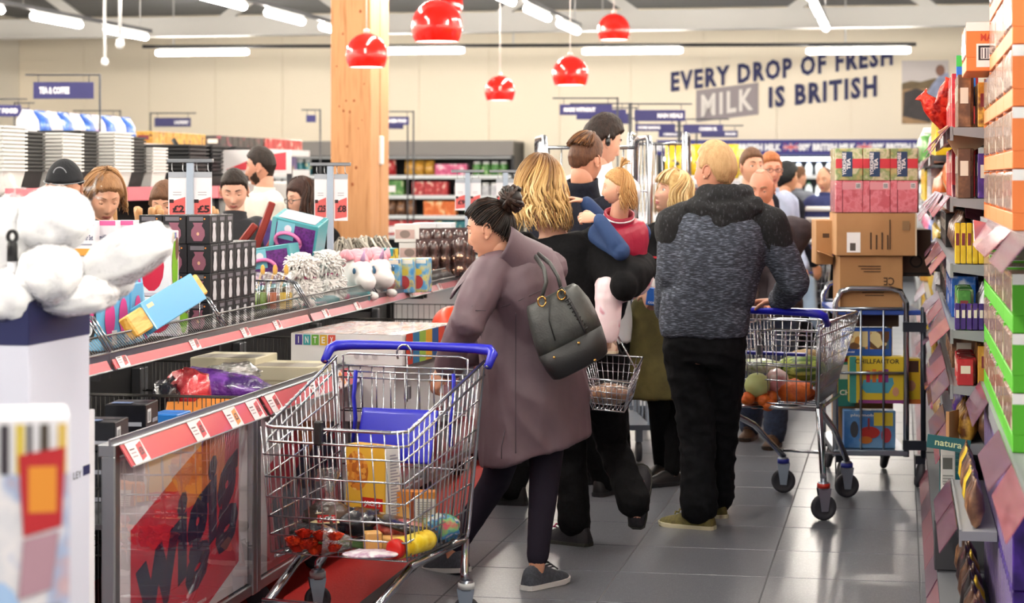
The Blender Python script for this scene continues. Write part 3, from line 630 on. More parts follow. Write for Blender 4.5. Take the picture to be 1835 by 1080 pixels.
class Person:
    """joints are points in the shop; yaw angles: 0 faces away down the room (+Y), 90 faces right (+X)"""
    def __init__(s, label, pelvis, neck, head, yaw, syaw=None, hyaw=0, hpitch=0, hroll=0, s_=1, sw=.185, near=False, skin=None, group=None, female=False, child=False, spine=None):
        s.pel, s.neck, s.head = Vector(pelvis), Vector(neck), Vector(head); s.k = s_; s.near = near; s.female = female; s.child = child
        s.root = empty('person', label, 'person', (pelvis[0], pelvis[1], 0), 0, group); s.off = -Vector((pelvis[0], pelvis[1], 0)); s.OM = Matrix.Translation(s.off)
        s.rt = Vector((math.cos(R(yaw)), -math.sin(R(yaw)), 0)); sy = yaw if syaw is None else syaw; s.srt = Vector((math.cos(R(sy)), -math.sin(R(sy)), 0)); s.sw = sw*s_
        y, p = R(hyaw), R(hpitch); f = Vector((math.sin(y)*math.cos(p), math.cos(y)*math.cos(p), math.sin(p))); s.HM = Matrix.Translation(s.head) @ frame(f, (0, 0, 1)).to_4x4() @ Matrix.Rotation(R(hroll), 4, 'Y')
        s.skin = skin or skin_mats(); s.mid = Vector(spine) if spine else s.pel.lerp(s.neck, .5)
        s.sh = {q: s.neck+s.srt*(q*s.sw)-(s.neck-s.mid).normalized()*.08*s_ for q in (-1, 1)}
        s.hip = {q: s.pel+s.rt*(q*.092*s_) for q in (-1, 1)}; s.arm = {}; s.leg = {}
    def sp(s, t): return s.pel*(1-t)**2*1+s.mid*2*t*(1-t)+s.neck*t*t if 0 <= t <= 1 else (s.neck+(s.neck-s.mid).normalized()*(t-1)*.5*s.k if t > 1 else s.pel+(s.pel-s.mid).normalized()*(-t)*.52*s.k)
    def arms(s, L=None, Rr=None):
        for q, v in ((-1, L), (1, Rr)):
            if v: s.arm[q] = [s.sh[q]]+[Vector(p) for p in v]
        return s
    def legs(s, L=None, Rr=None):
        for q, v in ((-1, L), (1, Rr)):
            if v: s.leg[q] = [s.hip[q]]+[Vector(p) for p in v]
        return s
    def torso(s, mb, off, t0=-.2, t1=1.06, wide=1, extra=(), n=20, deep=1):
        rs = []
        for e in extra: c, rx, ry = e[:3]; rr = e[3] if len(e) > 3 else s.rt; rs.append(ring(c, rr, Vector((-rr.y, rr.x, 0)), rx, ry, n))
        for t, rx, ry in TORSO:
            if t < t0 or t > t1: continue
            a = s.rt.lerp(s.srt, min(1, max(0, t))).normalized(); up = (s.sp(min(t+.05, 1.2))-s.sp(t-.05)).normalized(); b = up.cross(a).normalized(); a2 = b.cross(up)
            if s.female and .2 < t < .45: rx -= .012
            rs.append(ring(s.sp(t), a2, b, (rx*wide)*s.k+off, ry*deep*s.k+off, n))
        mb.loft(rs)
    def body(s, lid=.35, hands=(), neckr=.056):
        b = MB(); s.torso(b, -.012*s.k, wide=.93); k = s.k
        hb = s.HM @ Vector((0, -.022*k, -.075*k)); limb(b, [s.neck-(s.neck-s.mid).normalized()*.05*k, s.neck+Vector((0, 0, .015*k)), hb], [neckr*1.25*k, neckr*1.08*k, neckr*k])
        for q in s.arm:
            a = s.arm[q]; limb(b, a, [.05*k, .042*k, .029*k]); 
        for q in s.leg: limb(b, s.leg[q], [.082*k, .056*k, .036*k]); b.ell(s.leg[q][2]+Vector((0, 0, -.04*k)), (.035*k, .035*k, .04*k), 10)
        V, Fs = fuse(b, .013*k if s.near else .017*k, 3); B = MB(); B.add(V, Fs, 0, s.OM, True)
        head_mesh(B, s.OM @ s.HM, k*1.0, 84 if s.near else 52, lid, s.female, s.child)
        for (q, d, bk, cu, th) in hands:
            w = s.arm[q][2]; hand(B, w+s.off+Vector(d).normalized()*.02*k, d, bk, -q, k, cu, th, vox=.0036 if s.near else .005)
        s.B = part('body', B, s.skin, s.root)
        return s
    def add(s, name, V, Fs, m, label=None, tint=None):
        b = MB(); b.add(V, Fs, 0, s.OM, True); return part(name, b, m, s.root, label)
    def top(s, name, m, off=.02, sl=(.062, .054, .044), wrist=1.0, extra=(), t0=-.2, vox=None, fold=.01, seed=0, t1=1.04, wide=1, more=None, deep=1, fscale=(9, 9, 4)):
        b = MB(); s.torso(b, off, t0, t1, wide, extra, deep=deep); k = s.k
        for q in s.arm:
            a = s.arm[q]; w = a[1].lerp(a[2], wrist)
            limb(b, [a[0].lerp(s.neck, .3), a[0], a[1], w], [.07*k, sl[0]*k, sl[1]*k, sl[2]*k], sub=4)
        if more: more(b)
        V, Fs = fuse(b, vox or (.01 if s.near else .016), 3, fold, fscale, seed); return s.add(name, V, Fs, m)
    def trousers(s, m, rad=(.1, .076, .06), name='trousers', fold=.008, low=1.0, seed=3, off=.012, vox=None, flare=0):
        b = MB(); k = s.k; s.torso(b, off, -.2, .2)
        for q in s.leg:
            h, kn, an = s.leg[q]; e = kn.lerp(an, low); limb(b, [h+Vector((0, 0, -.02)), kn, kn.lerp(e, .5), e+(e-kn).normalized()*.01], [rad[0]*k, rad[1]*k, (rad[1]+rad[2])/2*k, (rad[2]+flare)*k], sub=4)
        V, Fs = fuse(b, vox or (.011 if s.near else .017), 3, fold, (8, 8, 14), seed); return s.add(name, V, Fs, m)
    def shoes(s, mats, yaws, pitch=(0, 0), high=.03, sz=None, name='shoe', label=None):
        for q, y, p in zip((-1, 1), yaws, pitch):
            if q in s.leg: shoe(s.root, s.leg[q][2], R(y), mats, (sz or s.k), R(p), s.root, high, name, label)
    def hair(s, capm, name='hair', **kw):
        b = MB(); cap_mesh(b, s.OM @ s.HM, s.k, res=60 if s.near else 40, child=s.child, **kw); return part(name, b, capm, s.root)
    def locks(s, m, name='hair_locks', parent=None, **kw):
        b = MB(); strands(b, s.OM @ s.HM, s.k, **kw); return part(name, b, m, parent or s.root)
    def collar(s, m, r=.075, h=.05, name='collar', rr=.014, tilt=None, parent=None):
        b = MB(); k = s.k; c = s.neck+s.off; up = ((s.HM @ Vector((0, -.02*k, -.07*k)))-s.neck).normalized(); up = Vector(tilt).normalized() if tilt else up; a = (s.srt-up*s.srt.dot(up)).normalized(); d = up.cross(a).normalized(); rs = []
        for (z, g) in ((-.06, 1.45), (-.03, 1.18), (0, 1.05), (h*.6, .98), (h, 1.0), (h, .86), (0, .84)): rs.append(ring(c+up*z*k, a, d, r*g*k, (r-.004)*g*k, 20))
        b.loft(rs, caps=False); return part(name, b, m, parent or s.root)
# ================================================================ PEOPLE (each one)
J = PX
def low(x, y, Y, z=.088): p = PX(x, y, Y); p.z = z; return p
BLK = mat('black_cloth', '0b0b0d', .9, col2='101013', scale=60, bump=.1, bscale=120, spec=.2); NAVYC = mat('navy_cloth', '14151f', .85, col2='191b27', scale=50, bump=.1, bscale=100, spec=.2)
BLKS = (mat('black_shoe', '1b1a1c', .5), mat('black_sole', '262528', .6), mat('black_lace', '0f0f10', .8))
# ---- woman in the mauve coat, stooping over the bins
MAUVE = mat('mauve_coat', '66525a', .6, col2='5c4951', scale=5, bump=.12, bscale=14); LEGG = mat('purple_grey_leggings', '241f2c', .85, bump=.05, bscale=150, spec=.25)
Yw = 8.25
p = Person('woman with a dark hair bun in a mauve raincoat stooping over the red-striped bins', J(962, 690, Yw), J(918, 455, Yw-.05), J(878, 412, Yw-.1), -50, -48, -76, -15, 0, .98, .18, True, skin_mats('d8a083', 'c88b70', 'a8605a', '3a2a20', '2a1d18'), female=True, spine=J(958, 545, Yw))
p.arms([J(832, 580, Yw-.28), J(806, 655, Yw-.15)], [J(890, 590, Yw+.35), J(835, 640, Yw+.35)])
p.legs([J(888, 860, Yw+.2), low(812, 1010, Yw+.28)], [J(975, 865, Yw), low(962, 1010, Yw-.05)])
p.body(.8, [(-1, (-.6, .3, -.7), (-.6, -.6, .3), (.5, .5, .6, .6), .4), (1, (-.8, .3, -.5), (-.2, .3, .9), (.4, .4, .5, .5), .4)])
ex = [(J(958, 792, Yw+.02), .235, .19), (J(958, 745, Yw+.02), .232, .185), (J(962, 690, Yw), .222, .18), (J(962, 640, Yw), .212, .172)]
def coatmore(b):
    b.loft([ring(J(x, y, Yw+.03), Vector((1, .1, sl)).normalized(), Vector((-.1, 1, 0)), rx, ry, 24) for x, y, sl, rx, ry in ((959, 806, .3, .232, .2), (959, 780, .28, .23, .2), (957, 740, .2, .224, .2), (956, 690, .12, .217, .195), (951, 640, .04, .211, .19), (944, 590, -.05, .205, .18), (936, 545, -.15, .192, .165), (926, 505, -.25, .165, .14), (919, 475, -.3, .11, .1))])
coat = p.top('raincoat', MAUVE, .026, (.078, .072, .06), .93, (), .3, .0088, .02, 2, 1.05, 1.0, coatmore, 1.05, (7, 7, 3))
c0 = p.neck+Vector((.03, .01, -.05)); c1 = p.HM @ Vector((0, -.03, -.085)); ax = (c1-c0).normalized(); a_ = (p.srt-ax*p.srt.dot(ax)).normalized(); d_ = ax.cross(a_).normalized(); b = MB()
bk_ = Vector((.75, -.35, .2)).normalized()
def hi_back(r, c, k): c = np.array(c); return np.array([q+np.array(ax)*k*(.75+max(-.35, float(np.dot((q-c)/max(1e-6, np.linalg.norm(q-c)), np.array(bk_))))) for q in r])
b.loft([hi_back(ring(p.off+c0.lerp(c1, q), a_, d_, r, r*1.05, 26), p.off+c0.lerp(c1, q), k) for q, r, k in ((-.25, .13, 0), (.1, .114, .01), (.5, .094, .022), (.95, .085, .034), (1.05, .082, .037), (.95, .076, .034), (.3, .078, 0))], caps=False); part('stand_collar', b, MAUVE, coat)
b = MB(); q = J(838, 497, Yw-.2)+p.off; b.loft([ring(q+Vector((x, 0, z)), Vector((.5, .4, .75)).normalized(), Vector((-.55, .8, 0)), rx, .012, 14, 3) for x, z, rx in ((-.045, -.05, .045), (-.03, -.015, .06), (.0, .02, .065), (.04, .05, .05))]); part('collar_flap', b, MAUVE, coat, 'turned-back collar corner'); q2 = q
for k in range(3): b = MB(); b.ell(q2+Vector((-.03+.012*k, -.025, -.045+.012*k)), .005, 8); part('snap_button', b, K('4a4450'), coat)
Vc = np.zeros(len(coat.data.vertices)*3); coat.data.vertices.foreach_get('co', Vc); Vc = Vc.reshape(-1, 3)-np.array(p.off); Fc = [tuple(f.vertices) for f in coat.data.polygons]; SEAM = K('4c4048', .7)
for pts in ([(852, 556), (870, 556), (890, 552), (910, 546), (930, 538), (950, 529), (970, 519)], [(924, 560+12*k) for k in range(22)], [(846, 548), (862, 600), (872, 650)], [(905, 770), (899, 800), (899, 822)]):
    q = drape(Vc, Fc, pts, .0005)
    if len(q) > 2: b = MB(); b.tube([w+p.off for w in q], .0022, 5); part('seam', b, SEAM, coat)
b = MB(); q = drape(Vc, Fc, [(903, 445), (925, 438)], .002)
if len(q) == 2: b.tube([w+p.off for w in q], .004, 4, flat=.3); part('reflective_tab', b, K('c8c4c8'), coat)
b = MB()                                                                # seams of the coat: yoke and centre back vent
for pts in ([(842, 548), (880, 545), (925, 528), (985, 498)], [(922, 560), (925, 620), (926, 700), (930, 800)]):
    pass
p.trousers(LEGG, (.088, .064, .046), 'leggings', .002, .86, off=.0)
GS = (mat('grey_knit_shoe', '3d4048', .8, col2='484c55', scale=90, bump=.2, bscale=200), mat('white_sole', 'dcdcda', .6), mat('grey_lace', '2c2e34', .8))
p.shoes(GS, (-42, 40), (8, 0), .0, .98)
DKH = hair_mat('dark_brown', '0e0a09', '1d1411', '38251c', '2a1a14'); DKC = hair_cap_mat('dark_brown', '120d0b', '281a14')
h = p.hair(DKC, thick=.004, line=((0, .072), (40, .06), (72, .02), (92, .0), (130, -.05), (180, -.07)), rough=.001)
b = MB(); rn = random.Random(5)                                         # hair swept back to the bun
bc = Vector((.0, -.1, .074))
for i in range(170):
    a = R(rn.uniform(-180, 180)); l = math.degrees(abs(a)); z0 = np.interp(l, [0, 40, 72, 92, 130, 180], [.078, .066, .026, .008, -.046, -.066])+rn.uniform(0, .01)
    e0 = math.asin(max(-.9, min(.9, z0/.118))); tt = max(0, -math.sin(e0)); st = Vector((.077*math.sin(a)*math.cos(e0)*(1-.3*tt), .097*math.cos(a)*math.cos(e0)*(1-(.75*tt if abs(a) > 1.57 else 0)), .12*math.sin(e0))); pts = []
    for k in range(9):
        q = st.lerp(bc, k/8); n = Vector((q.x/.082, q.y/.104, q.z/.126)).length; q = q/max(n, .35)*(1.0+.05*rn.random()) if n < 1.1 else q
        pts.append(p.OM @ p.HM @ q)
    b.tube(pts, [.0035]*8+[.002], 4, flat=.5, tint=rn.random()*.75)
for i in range(26):                                                     # the bun: coiled locks
    t0 = rn.uniform(0, 6.28); tl = rn.uniform(-.9, .9); pts = []
    for k in range(14):
        an = t0+k*.42; rr = .042+.009*math.sin(an*2+i); pts.append(p.OM @ p.HM @ (bc+Vector((rr*math.cos(an), -.016+rr*math.sin(an)*tl, .022+rr*math.sin(an)*math.sqrt(max(0, 1-tl*tl*.8))))))
    b.tube(pts, .0095, 5, tint=rn.random())
b.ell(p.OM @ p.HM @ (bc+Vector((0, -.014, .022))), .046, 12, tint=.2)
part('bun', b, DKH, h, 'dark bun tied high at the back')
b = MB(); b.tube([p.OM @ p.HM @ (bc+Vector((.024*math.cos(t), -.004+.018*math.sin(t)*.6, .002+.02*math.sin(t)*.5))) for t in np.linspace(0, 6.28, 15)], .004, 6); part('hair_tie', b, K('6b4a34'), h)
WOMAN = p
# ---- her handbag
BAG = mat('grey_green_leather', '3a3b3a', .42, col2='434543', scale=20, bump=.12, bscale=130); BAGB = mat('black_leather', '1a1a1c', .5, bump=.1, bscale=160); GOLD = mat('gold_metal', 'd8a35c', .25, 1)
hb = empty('handbag', 'grey green leather bucket handbag with black base hung on the mauve coat', 'handbag', J(1010, 575, 7.98))
def HBm(x, y, d=0): return J(x, y, 7.98+d)-hb.location
ax = (HBm(1046, 655)-HBm(970, 505)).normalized(); sd = Vector((ax.z*-1, 0, ax.x)); dp = Vector((0, 1, 0))
b = MB(); rs = []
for (x, y, w, d) in ((986, 528, .1, .03), (990, 535, .112, .045), (1002, 560, .128, .062), (1012, 585, .135, .07), (1022, 612, .136, .074)): rs.append(ring(HBm(x, y), sd, dp, w, d, 24, 2.6))
b.loft(rs); part('bag_body', b, BAG, hb)
b = MB(); b.loft([ring(HBm(x, y), sd, dp, w, d, 24, 2.6) for (x, y, w, d) in ((1021, 610, .1375, .0755), (1033, 638, .13, .074), (1040, 655, .118, .066), (1042, 659, .1, .05))]); part('bag_base', b, BAGB, hb, 'black leather base')
for (x, y) in ((993, 640), (1037, 614), (1066, 645)):
    b = MB(); b.ell(HBm(x, y, -.078), .006, 8); part('stud', b, GOLD, hb)
b = MB(); b.tube([HBm(1007, 515, -.05), HBm(1030, 555, -.066), HBm(1046, 588, -.07), HBm(1050, 596, -.07)], .006, 6); part('zip', b, BAGB, hb)
for i in range(12):
    b = MB(); q = i/11; x, y = 1003+46*q, 517+72*q; b.tube([HBm(x-3, y+3, -.06-.012*q), HBm(x+4, y-3, -.06-.012*q)], .003, 5); part('lacing', b, BLACK, hb)
b = MB(); b.tube([HBm(985, 532, -.048), HBm(984, 575, -.066), HBm(995, 610, -.07)], .0025, 5); part('seam', b, BAGB, hb)
for pts in ([(971, 532, -.03), (979, 505, -.05), (975, 482, -.02), (960, 460, .06)], [(1006, 520, -.03), (1000, 496, -.03), (986, 472, .0), (966, 456, .1)]):
    b = MB(); b.tube([HBm(*q) for q in pts], .013, 8, flat=.6); st = part('strap', b, BAG, hb)
    b = MB(); x, y, d = pts[0]; b.tube([HBm(x+7*math.cos(t), y+8+9*math.sin(t), d-.03) for t in np.linspace(0, 6.28, 13)], .004, 6); part('buckle', b, GOLD, st)
# ---- mother with the toddler on her hip
Ym = 9.15
m_ = Person('woman with wavy highlighted blonde hair in black seen from behind, carrying a toddler', J(1045, 690, Ym), J(990, 420, Ym), J(968, 338, Ym), 8, 6, -14, -4, 0, 1.0, .2, True, skin_mats('dba78c', 'cd967c'), female=True)
m_.arms([J(915, 540, Ym+.05), J(950, 640, Ym+.2)], [J(1118, 512, Ym-.3), J(1150, 462, Ym+.08)])
m_.legs([J(1022, 820, Ym+.1), low(1030, 940, Ym+.03)], [J(1098, 800, Ym+.15), low(1138, 900, Ym-.1, .2)])
m_.body(.3, [(1, (-.5, .8, .2), (.6, .4, .6), (.5, .5, .5, .5), .4)])
m_.top('black_coat', BLK, .034, (.082, .068, .056), .9, [(J(1042, 715, Ym), .22, .16), (J(1042, 690, Ym), .225, .165), (J(1038, 620, Ym), .22, .16)], .0, None, .008, 5, 1.0, 1.04, lambda b: limb(b, [J(1078, 445, Ym+.02), J(1100, 484, Ym-.16), J(1128, 500, Ym-.24), J(1152, 476, Ym-.04)], [.115, .1, .082, .066], 16, 6), 1.1)
m_.trousers(BLK, (.095, .076, .066), fold=.01, flare=.01, low=.93)
DKS = (mat('dark_trainer', '232127', .7, bump=.2, bscale=120), mat('dark_rubber_sole', '34342f', .8, bump=.4, bscale=60), mat('pink_lace', 'b02a5c', .7))
m_.shoes(DKS, (-55, 14), (0, -62), .0, 1.08)
BLH = hair_mat('blonde_mix', '5a3f28', '7a5632', 'b08a54', 'd2ae74', 'e8cc98'); BLC = hair_cap_mat('blonde', '4a3524', '7a5836')
h = m_.hair(BLC, thick=.018, line=((0, .06), (60, .03), (85, -.02), (120, -.06), (180, -.09)))
m_.locks(BLH, parent=h, n=420, length=.175, az=(50, 310), off=.034, wave=.013, rad=.0062, seed=3, flare=.16, el_end=8, lenvar=.2, curl_in=.25, dark=.62)
# ---- the toddler
Yt = 9.0; ts = .66
t = Person('toddler in a red padded vest with blue sleeves, carried on the hip', J(1120, 490, Yt+.12), J(1108, 398, Yt+.05), J(1106, 338, Yt), -35, -40, -90, -4, 0, ts, .19, True, skin_mats('eab79d', 'dfa083', 'c9746a', '40506a', 'b08858'), female=True, child=True)
t.arms([J(1112, 450, Yt-.14), J(1072, 392, Yt-.12)], [J(1075, 395, Yt+.12), J(1050, 362, Yt+.1)])
t.legs([J(1092, 520, Yt-.1), J(1088, 610, Yt-.12)], [J(1080, 530, Yt+.42), J(1072, 610, Yt+.45)])
t.body(.3, [(-1, (-1, .1, .1), (-.1, -.9, .4), (.7, .75, .8, .8), .6), (1, (-1, .05, .25), (0, .2, 1), (.35, .35, .4, .45), .3)], .06)
NAVS = mat('blue_sleeve', '24406e', .75, bump=.15, bscale=30); REDV = mat('red_padded_vest', 'a51d3c', .45, bump=.25, bscale=18)
t.top('blue_jumper', NAVS, .006, (.075, .066, .05), .93, (), 0, .007, .004, 3, .9)
sv = t.arm; t.arm = {}
v = t.top('padded_vest', REDV, .028, extra=(), t0=-.1, vox=.0075, fold=.006, seed=1, t1=.99, wide=.92); t.arm = sv
b = MB(); t.torso(b, .034, -.02, .42, .9); V, Fs = fuse(b, .009, 2); 
t.collar(REDV, .1, .07, 'vest_collar', parent=v)
b = MB(); up = ((t.HM @ Vector((0, -.02*ts, -.07*ts)))-t.neck).normalized(); a_ = (t.srt-up*t.srt.dot(up)).normalized(); d_ = up.cross(a_).normalized(); c = t.neck+t.off+up*.046*ts; b.tube([c+a_*.067*math.cos(q)+d_*.064*math.sin(q) for q in np.linspace(0, 2*math.pi, 24, endpoint=False)], .004, 6, closed=True); part('piping', b, WHITE, v, 'white collar stripe')
LEGP = mat('pink_print_leggings', 'ead0d6', .8, col2=('ecd6da', 'e6d2da', 'c86a80'), scale=16, lo=.5, hi=.72, detail=1)
t.trousers(LEGP, (.125, .1, .076), 'leggings', .003, .85, vox=.008, off=.0)
for q, yy in ((-1, -60), (1, -20)):
    a = t.leg[q][2]; BT = mat('floral_boot', 'c5a590', .6, col2=('cfb09c', 'b98f7c', '8a7468'), scale=40, pattern='voronoi')
    o = shoe(t.root, a+Vector((0, 0, .0)), R(yy), (BT, K('d8c8b0')), .62, R(0), t.root, .02, 'boot')
    b = MB(); b.lathe([(.036, -.03), (.034, .02), (.038, .08), (.036, .082), (.03, .08)], 14); link('boot_shaft', b.mesh('boot_shaft', BT), o)
TH_ = hair_mat('toddler', 'a87848', 'c09058', 'd8b078', '8a5c34'); h = t.hair(hair_cap_mat('toddler', 'b08050', 'c89a64'), thick=.009, line=((0, .07), (45, .055), (70, .035), (88, .01), (110, -.01), (130, -.05), (180, -.09)), rough=.002)
t.locks(TH_, parent=h, n=230, length=.13, az=(98, 262), off=.018, wave=.01, rad=.004, seed=8, flare=.1, el_end=6, lenvar=.3)
b = MB(); rn = random.Random(4); tp = t.OM @ t.HM @ Vector((0, -.02, .118*ts))
for i in range(24):
    d = Vector((rn.uniform(.1, .9), rn.uniform(-.3, .3), rn.uniform(.5, 1))).normalized(); b.tube([tp-Vector((0, 0, .012)), tp+Vector((0, 0, .012)), tp+Vector((0, 0, .018))+d*.025, tp+Vector((0, 0, .012))+d*.06-Vector((0, 0, .012))], [.005, .004, .004, .001], 4, tint=rn.random())
part('topknot', b, TH_, h); b = MB(); b.tube([tp+Vector((.009*math.cos(a), .009*math.sin(a), .01)) for a in np.linspace(0, 6.28, 12)], .004, 6); part('hair_tie', b, K('2a1c1c'), h)
# ---- man in the grey heather hoodie
Yh = 9.6
HEA = mat('heather_knit', '2b3039', .9, col2=('3a404c', '737b8c'), scale=55, stretch=(.7, .7, 4.5), lo=.38, hi=.66, detail=6); HEAD_ = mat('dark_heather_knit', '121215', .9, col2=('17181c', '43454b'), scale=50, stretch=(2.2, 2.2, 1), lo=.45, hi=.72, detail=6)
p = Person('man with short fair hair in a grey heather hoodie seen from behind', J(1262, 610, Yh), J(1298, 372, Yh), J(1280, 306, Yh), 12, 8, -52, 0, 0, 1.04, .2, True, skin_mats('d69c80', 'c98a70', 'b0685c', '4a5a6a', 'b08a5c'))
p.arms([J(1205, 490, Yh), J(1192, 560, Yh+.28)], [J(1424, 505, Yh-.02), J(1398, 540, Yh+.26)])
p.legs([J(1250, 780, Yh+.05), low(1252, 905, Yh+.0)], [J(1290, 780, Yh+.2), low(1282, 880, Yh+.35)])
p.body(.35, [(1, (-.9, .3, -.05), (.1, .25, 1), (.25, .3, .35, .4), .5)])
hd = p.top('hoodie', HEA, .036, (.082, .074, .058), .95, [(J(1262, 603, Yh), .2, .14), (J(1262, 588, Yh), .207, .147), (J(1263, 575, Yh), .212, .15), (J(1265, 520, Yh), .205, .148)], .12, .01, .009, 4, 1.0, 1.08, None, 1.12)
b = MB(); s = p.srt                                                         # dark raglan yoke and the hood lying on the back
for q in (-1, 1): limb(b, [p.sh[q].lerp(p.neck, .75)+Vector((0, 0, .012)), p.sh[q].lerp(p.neck, .3)+Vector((0, 0, .014)), p.sh[q]+s*q*.012+Vector((0, 0, .0)), p.sh[q].lerp(p.arm[q][1], .3)+s*q*.004], [.08, .082, .096, .088], 14)
V, Fs = fuse(b, .011, 3, .006, seed=2); b = MB(); b.add(V, Fs, 0, p.OM, True); part('shoulder_yoke', b, HEAD_, hd, 'dark raglan shoulders')
b = MB(); bk = -Vector((-p.srt.y, p.srt.x, 0))
for i in range(15):
    a = math.pi*(i/14*1.3-.15); c = p.neck+s*.092*math.cos(a)+bk*(.015+.075*math.sin(a))+Vector((0, 0, .05-.0*math.sin(a))); b.ell(c, (.05, .045, .06), 12)
for i in range(9):
    q = (i-4)/4; b.ell(p.neck+s*.135*q+bk*(.115-.05*q*q)+Vector((0, 0, -.015+.02*q*q)), (.05, .045, .05), 12); b.ell(p.neck+s*.075*q+bk*(.12-.03*q*q)+Vector((0, 0, -.06+.02*q*q)), (.045, .04, .04), 12)
V, Fs = fuse(b, .01, 5, .012, (14, 14, 14), 6); b = MB(); b.add(V, Fs, 0, p.OM, True); part('hood', b, HEAD_, hd, 'dark slub-knit hood')
p.trousers(mat('black_jeans', '0c0d10', .88, col2='121317', spec=.2, scale=30, bump=.1, bscale=90), (.1, .084, .074), fold=.012, flare=.014, low=.93)
p.shoes((mat('olive_trainer', '6b6230', .75, col2='5a522a', scale=60, bump=.2, bscale=120), mat('cream_sole', 'cfc8a8', .6), mat('olive_lace', '8a8040', .8)), (-62, -20), (0, 0), .0, 1.04)
p.hair(hair_cap_mat('fair', 'b08a5e', 'caa678'), thick=.012, top=.008, line=((0, .062), (35, .058), (62, .045), (72, -.005), (84, -.005), (100, .01), (125, -.055), (180, -.075)), rough=.003)
# ---- man in navy with slicked hair
Yn = 10.3
p = Person('man with slicked-back brown hair in a navy jacket beside the blonde woman', J(1010, 640, Yn), J(1045, 352, Yn), J(1050, 288, Yn), 30, 30, 40, -14, 0, 1.0, .2, True, skin_mats('d69a7e', 'c78a6e'))
p.arms([J(960, 500, Yn), J(1000, 560, Yn+.3)], [J(1110, 500, Yn+.1), J(1100, 560, Yn+.35)]); p.legs([J(950, 770, Yn+.1), low(918, 868, Yn)], [J(1050, 760, Yn+.2), low(1082, 840, Yn+.3)])
p.body(.4); j = p.top('navy_jacket', NAVYC, .03, (.085, .072, .056), 1, [], -.06, None, .008, 7, 1.0, 1.03); p.collar(NAVYC, .08, .085, parent=j); p.trousers(BLK, (.1, .08, .068)); p.shoes(BLKS, (-70, 30), (0, 0))
b = MB(); b.box((-.07, -.02, -.03), (.01, .02, .05), bev=.015); 
h = p.hair(hair_cap_mat('slick', '6b4630', '4a2e20'), thick=.008, top=.02, line=((0, .068), (40, .06), (66, .04), (80, .0), (100, .0), (130, -.05), (180, -.07)), rough=.001)
p.locks(hair_mat('slick', '3a2418', '6a4428', '9a6a3c'), parent=h, n=150, length=.0, az=(120, 240), off=.028, wave=.0, rad=.005, seed=5, el_end=28)
# ---- staff man with the headset
Ys = 11.0
p = Person('dark-haired man with a headset and white shirt behind the roll cage', J(1075, 600, Ys), J(1072, 312, Ys), J(1080, 254, Ys), 60, 50, 68, -20, 0, 1.08, .2, True, skin_mats('e0b097', 'd2987e', brow='20160f'))
p.arms([J(1030, 450, Ys), J(1080, 480, Ys-.1)], [J(1112, 430, Ys+.1), J(1112, 480, Ys+.0)]); p.legs([J(1060, 740, Ys), low(1060, 815, Ys)], [J(1100, 740, Ys+.1), low(1110, 810, Ys+.2)])
p.body(.5); j = p.top('white_shirt', mat('white_shirt', 'e8eaf0', .7, bump=.05, bscale=60), .022, (.075, .062, .05), 1, [], -.06, None, .008, 8); p.collar(MATS['white_shirt'], .075, .05, parent=j); p.trousers(BLK); p.shoes(BLKS, (60, 60))
h = p.hair(hair_cap_mat('black_brown', '1c1310', '302019'), thick=.016, top=.014, line=((0, .06), (45, .052), (70, .03), (82, -.01), (100, .0), (130, -.05), (180, -.07)), rough=.004)
b = MB(); b.tube([p.OM @ p.HM @ Vector((.094*math.cos(a)*1.0, -.015, .0+.142*math.sin(a))) for a in np.linspace(-.1, 3.24, 20)], .004, 6); hs = part('headset', b, K('c8ccd0', .3), p.root, 'silver headset band')
for q in (-1, 1):
    b = MB(); b.ell(p.OM @ p.HM @ Vector((q*.092, -.01, -.005)), (.014, .024, .024), 12); part('earpiece', b, BLACK, hs)
# ---- staff woman looking up
Yq = 11.0
p = Person('smiling blonde woman with a fringe in black work top and khaki apron looking up', J(1190, 590, Yq), J(1210, 402, Yq), J(1204, 349, Yq), -150, -140, -112, 14, 0, .97, .17, True, skin_mats('e2b299', 'd59d85', 'c06a66', '4a6078', '8a6a48'), female=True)
p.arms([J(1232, 500, Yq-.05), J(1180, 520, Yq-.3)], [J(1176, 480, Yq-.15), J(1152, 515, Yq-.35)])
p.legs([J(1212, 720, Yq), low(1205, 845, Yq-.05)], [J(1180, 720, Yq-.1), low(1185, 815, Yq+.2)])
p.body(.05, [(1, (.3, -.3, -.7), (-.8, -.5, .1), (.6, .6, .7, .7), .5), (-1, (-.7, -.3, .0), (.3, -.6, .5), (.6, .6, .7, .7), .5)])
j = p.top('black_work_top', BLK, .016, (.066, .056, .044), .8, [], -.06, None, .006, 9); p.collar(BLK, .078, .035, parent=j)
b = MB(); 
for q in (1,):
    a0, a1 = p.arm[q][1].lerp(p.arm[q][2], .72), p.arm[q][1].lerp(p.arm[q][2], .98)
    for k in range(5): b.tube([p.off+a0.lerp(a1, k/5), p.off+a0.lerp(a1, (k+.5)/5)], .05, 12)
part('striped_cuff', b, WHITE, j, 'white stripes on a black cuff')
b = MB(); put_text(b, '10 YEARS', .03, p.OM @ Matrix.Translation(J(1166, 470, Yq-.16)) @ Matrix.Rotation(-.5, 4, 'Z'), width=.12); rect(b, p.OM @ Matrix.Translation(J(1166, 470, Yq-.155)) @ Matrix.Rotation(-.5, 4, 'Z'), -.075, -.032, .075, .032, 1); part('badge', b, [WHITE, K('c0202c')], j, 'red name badge')
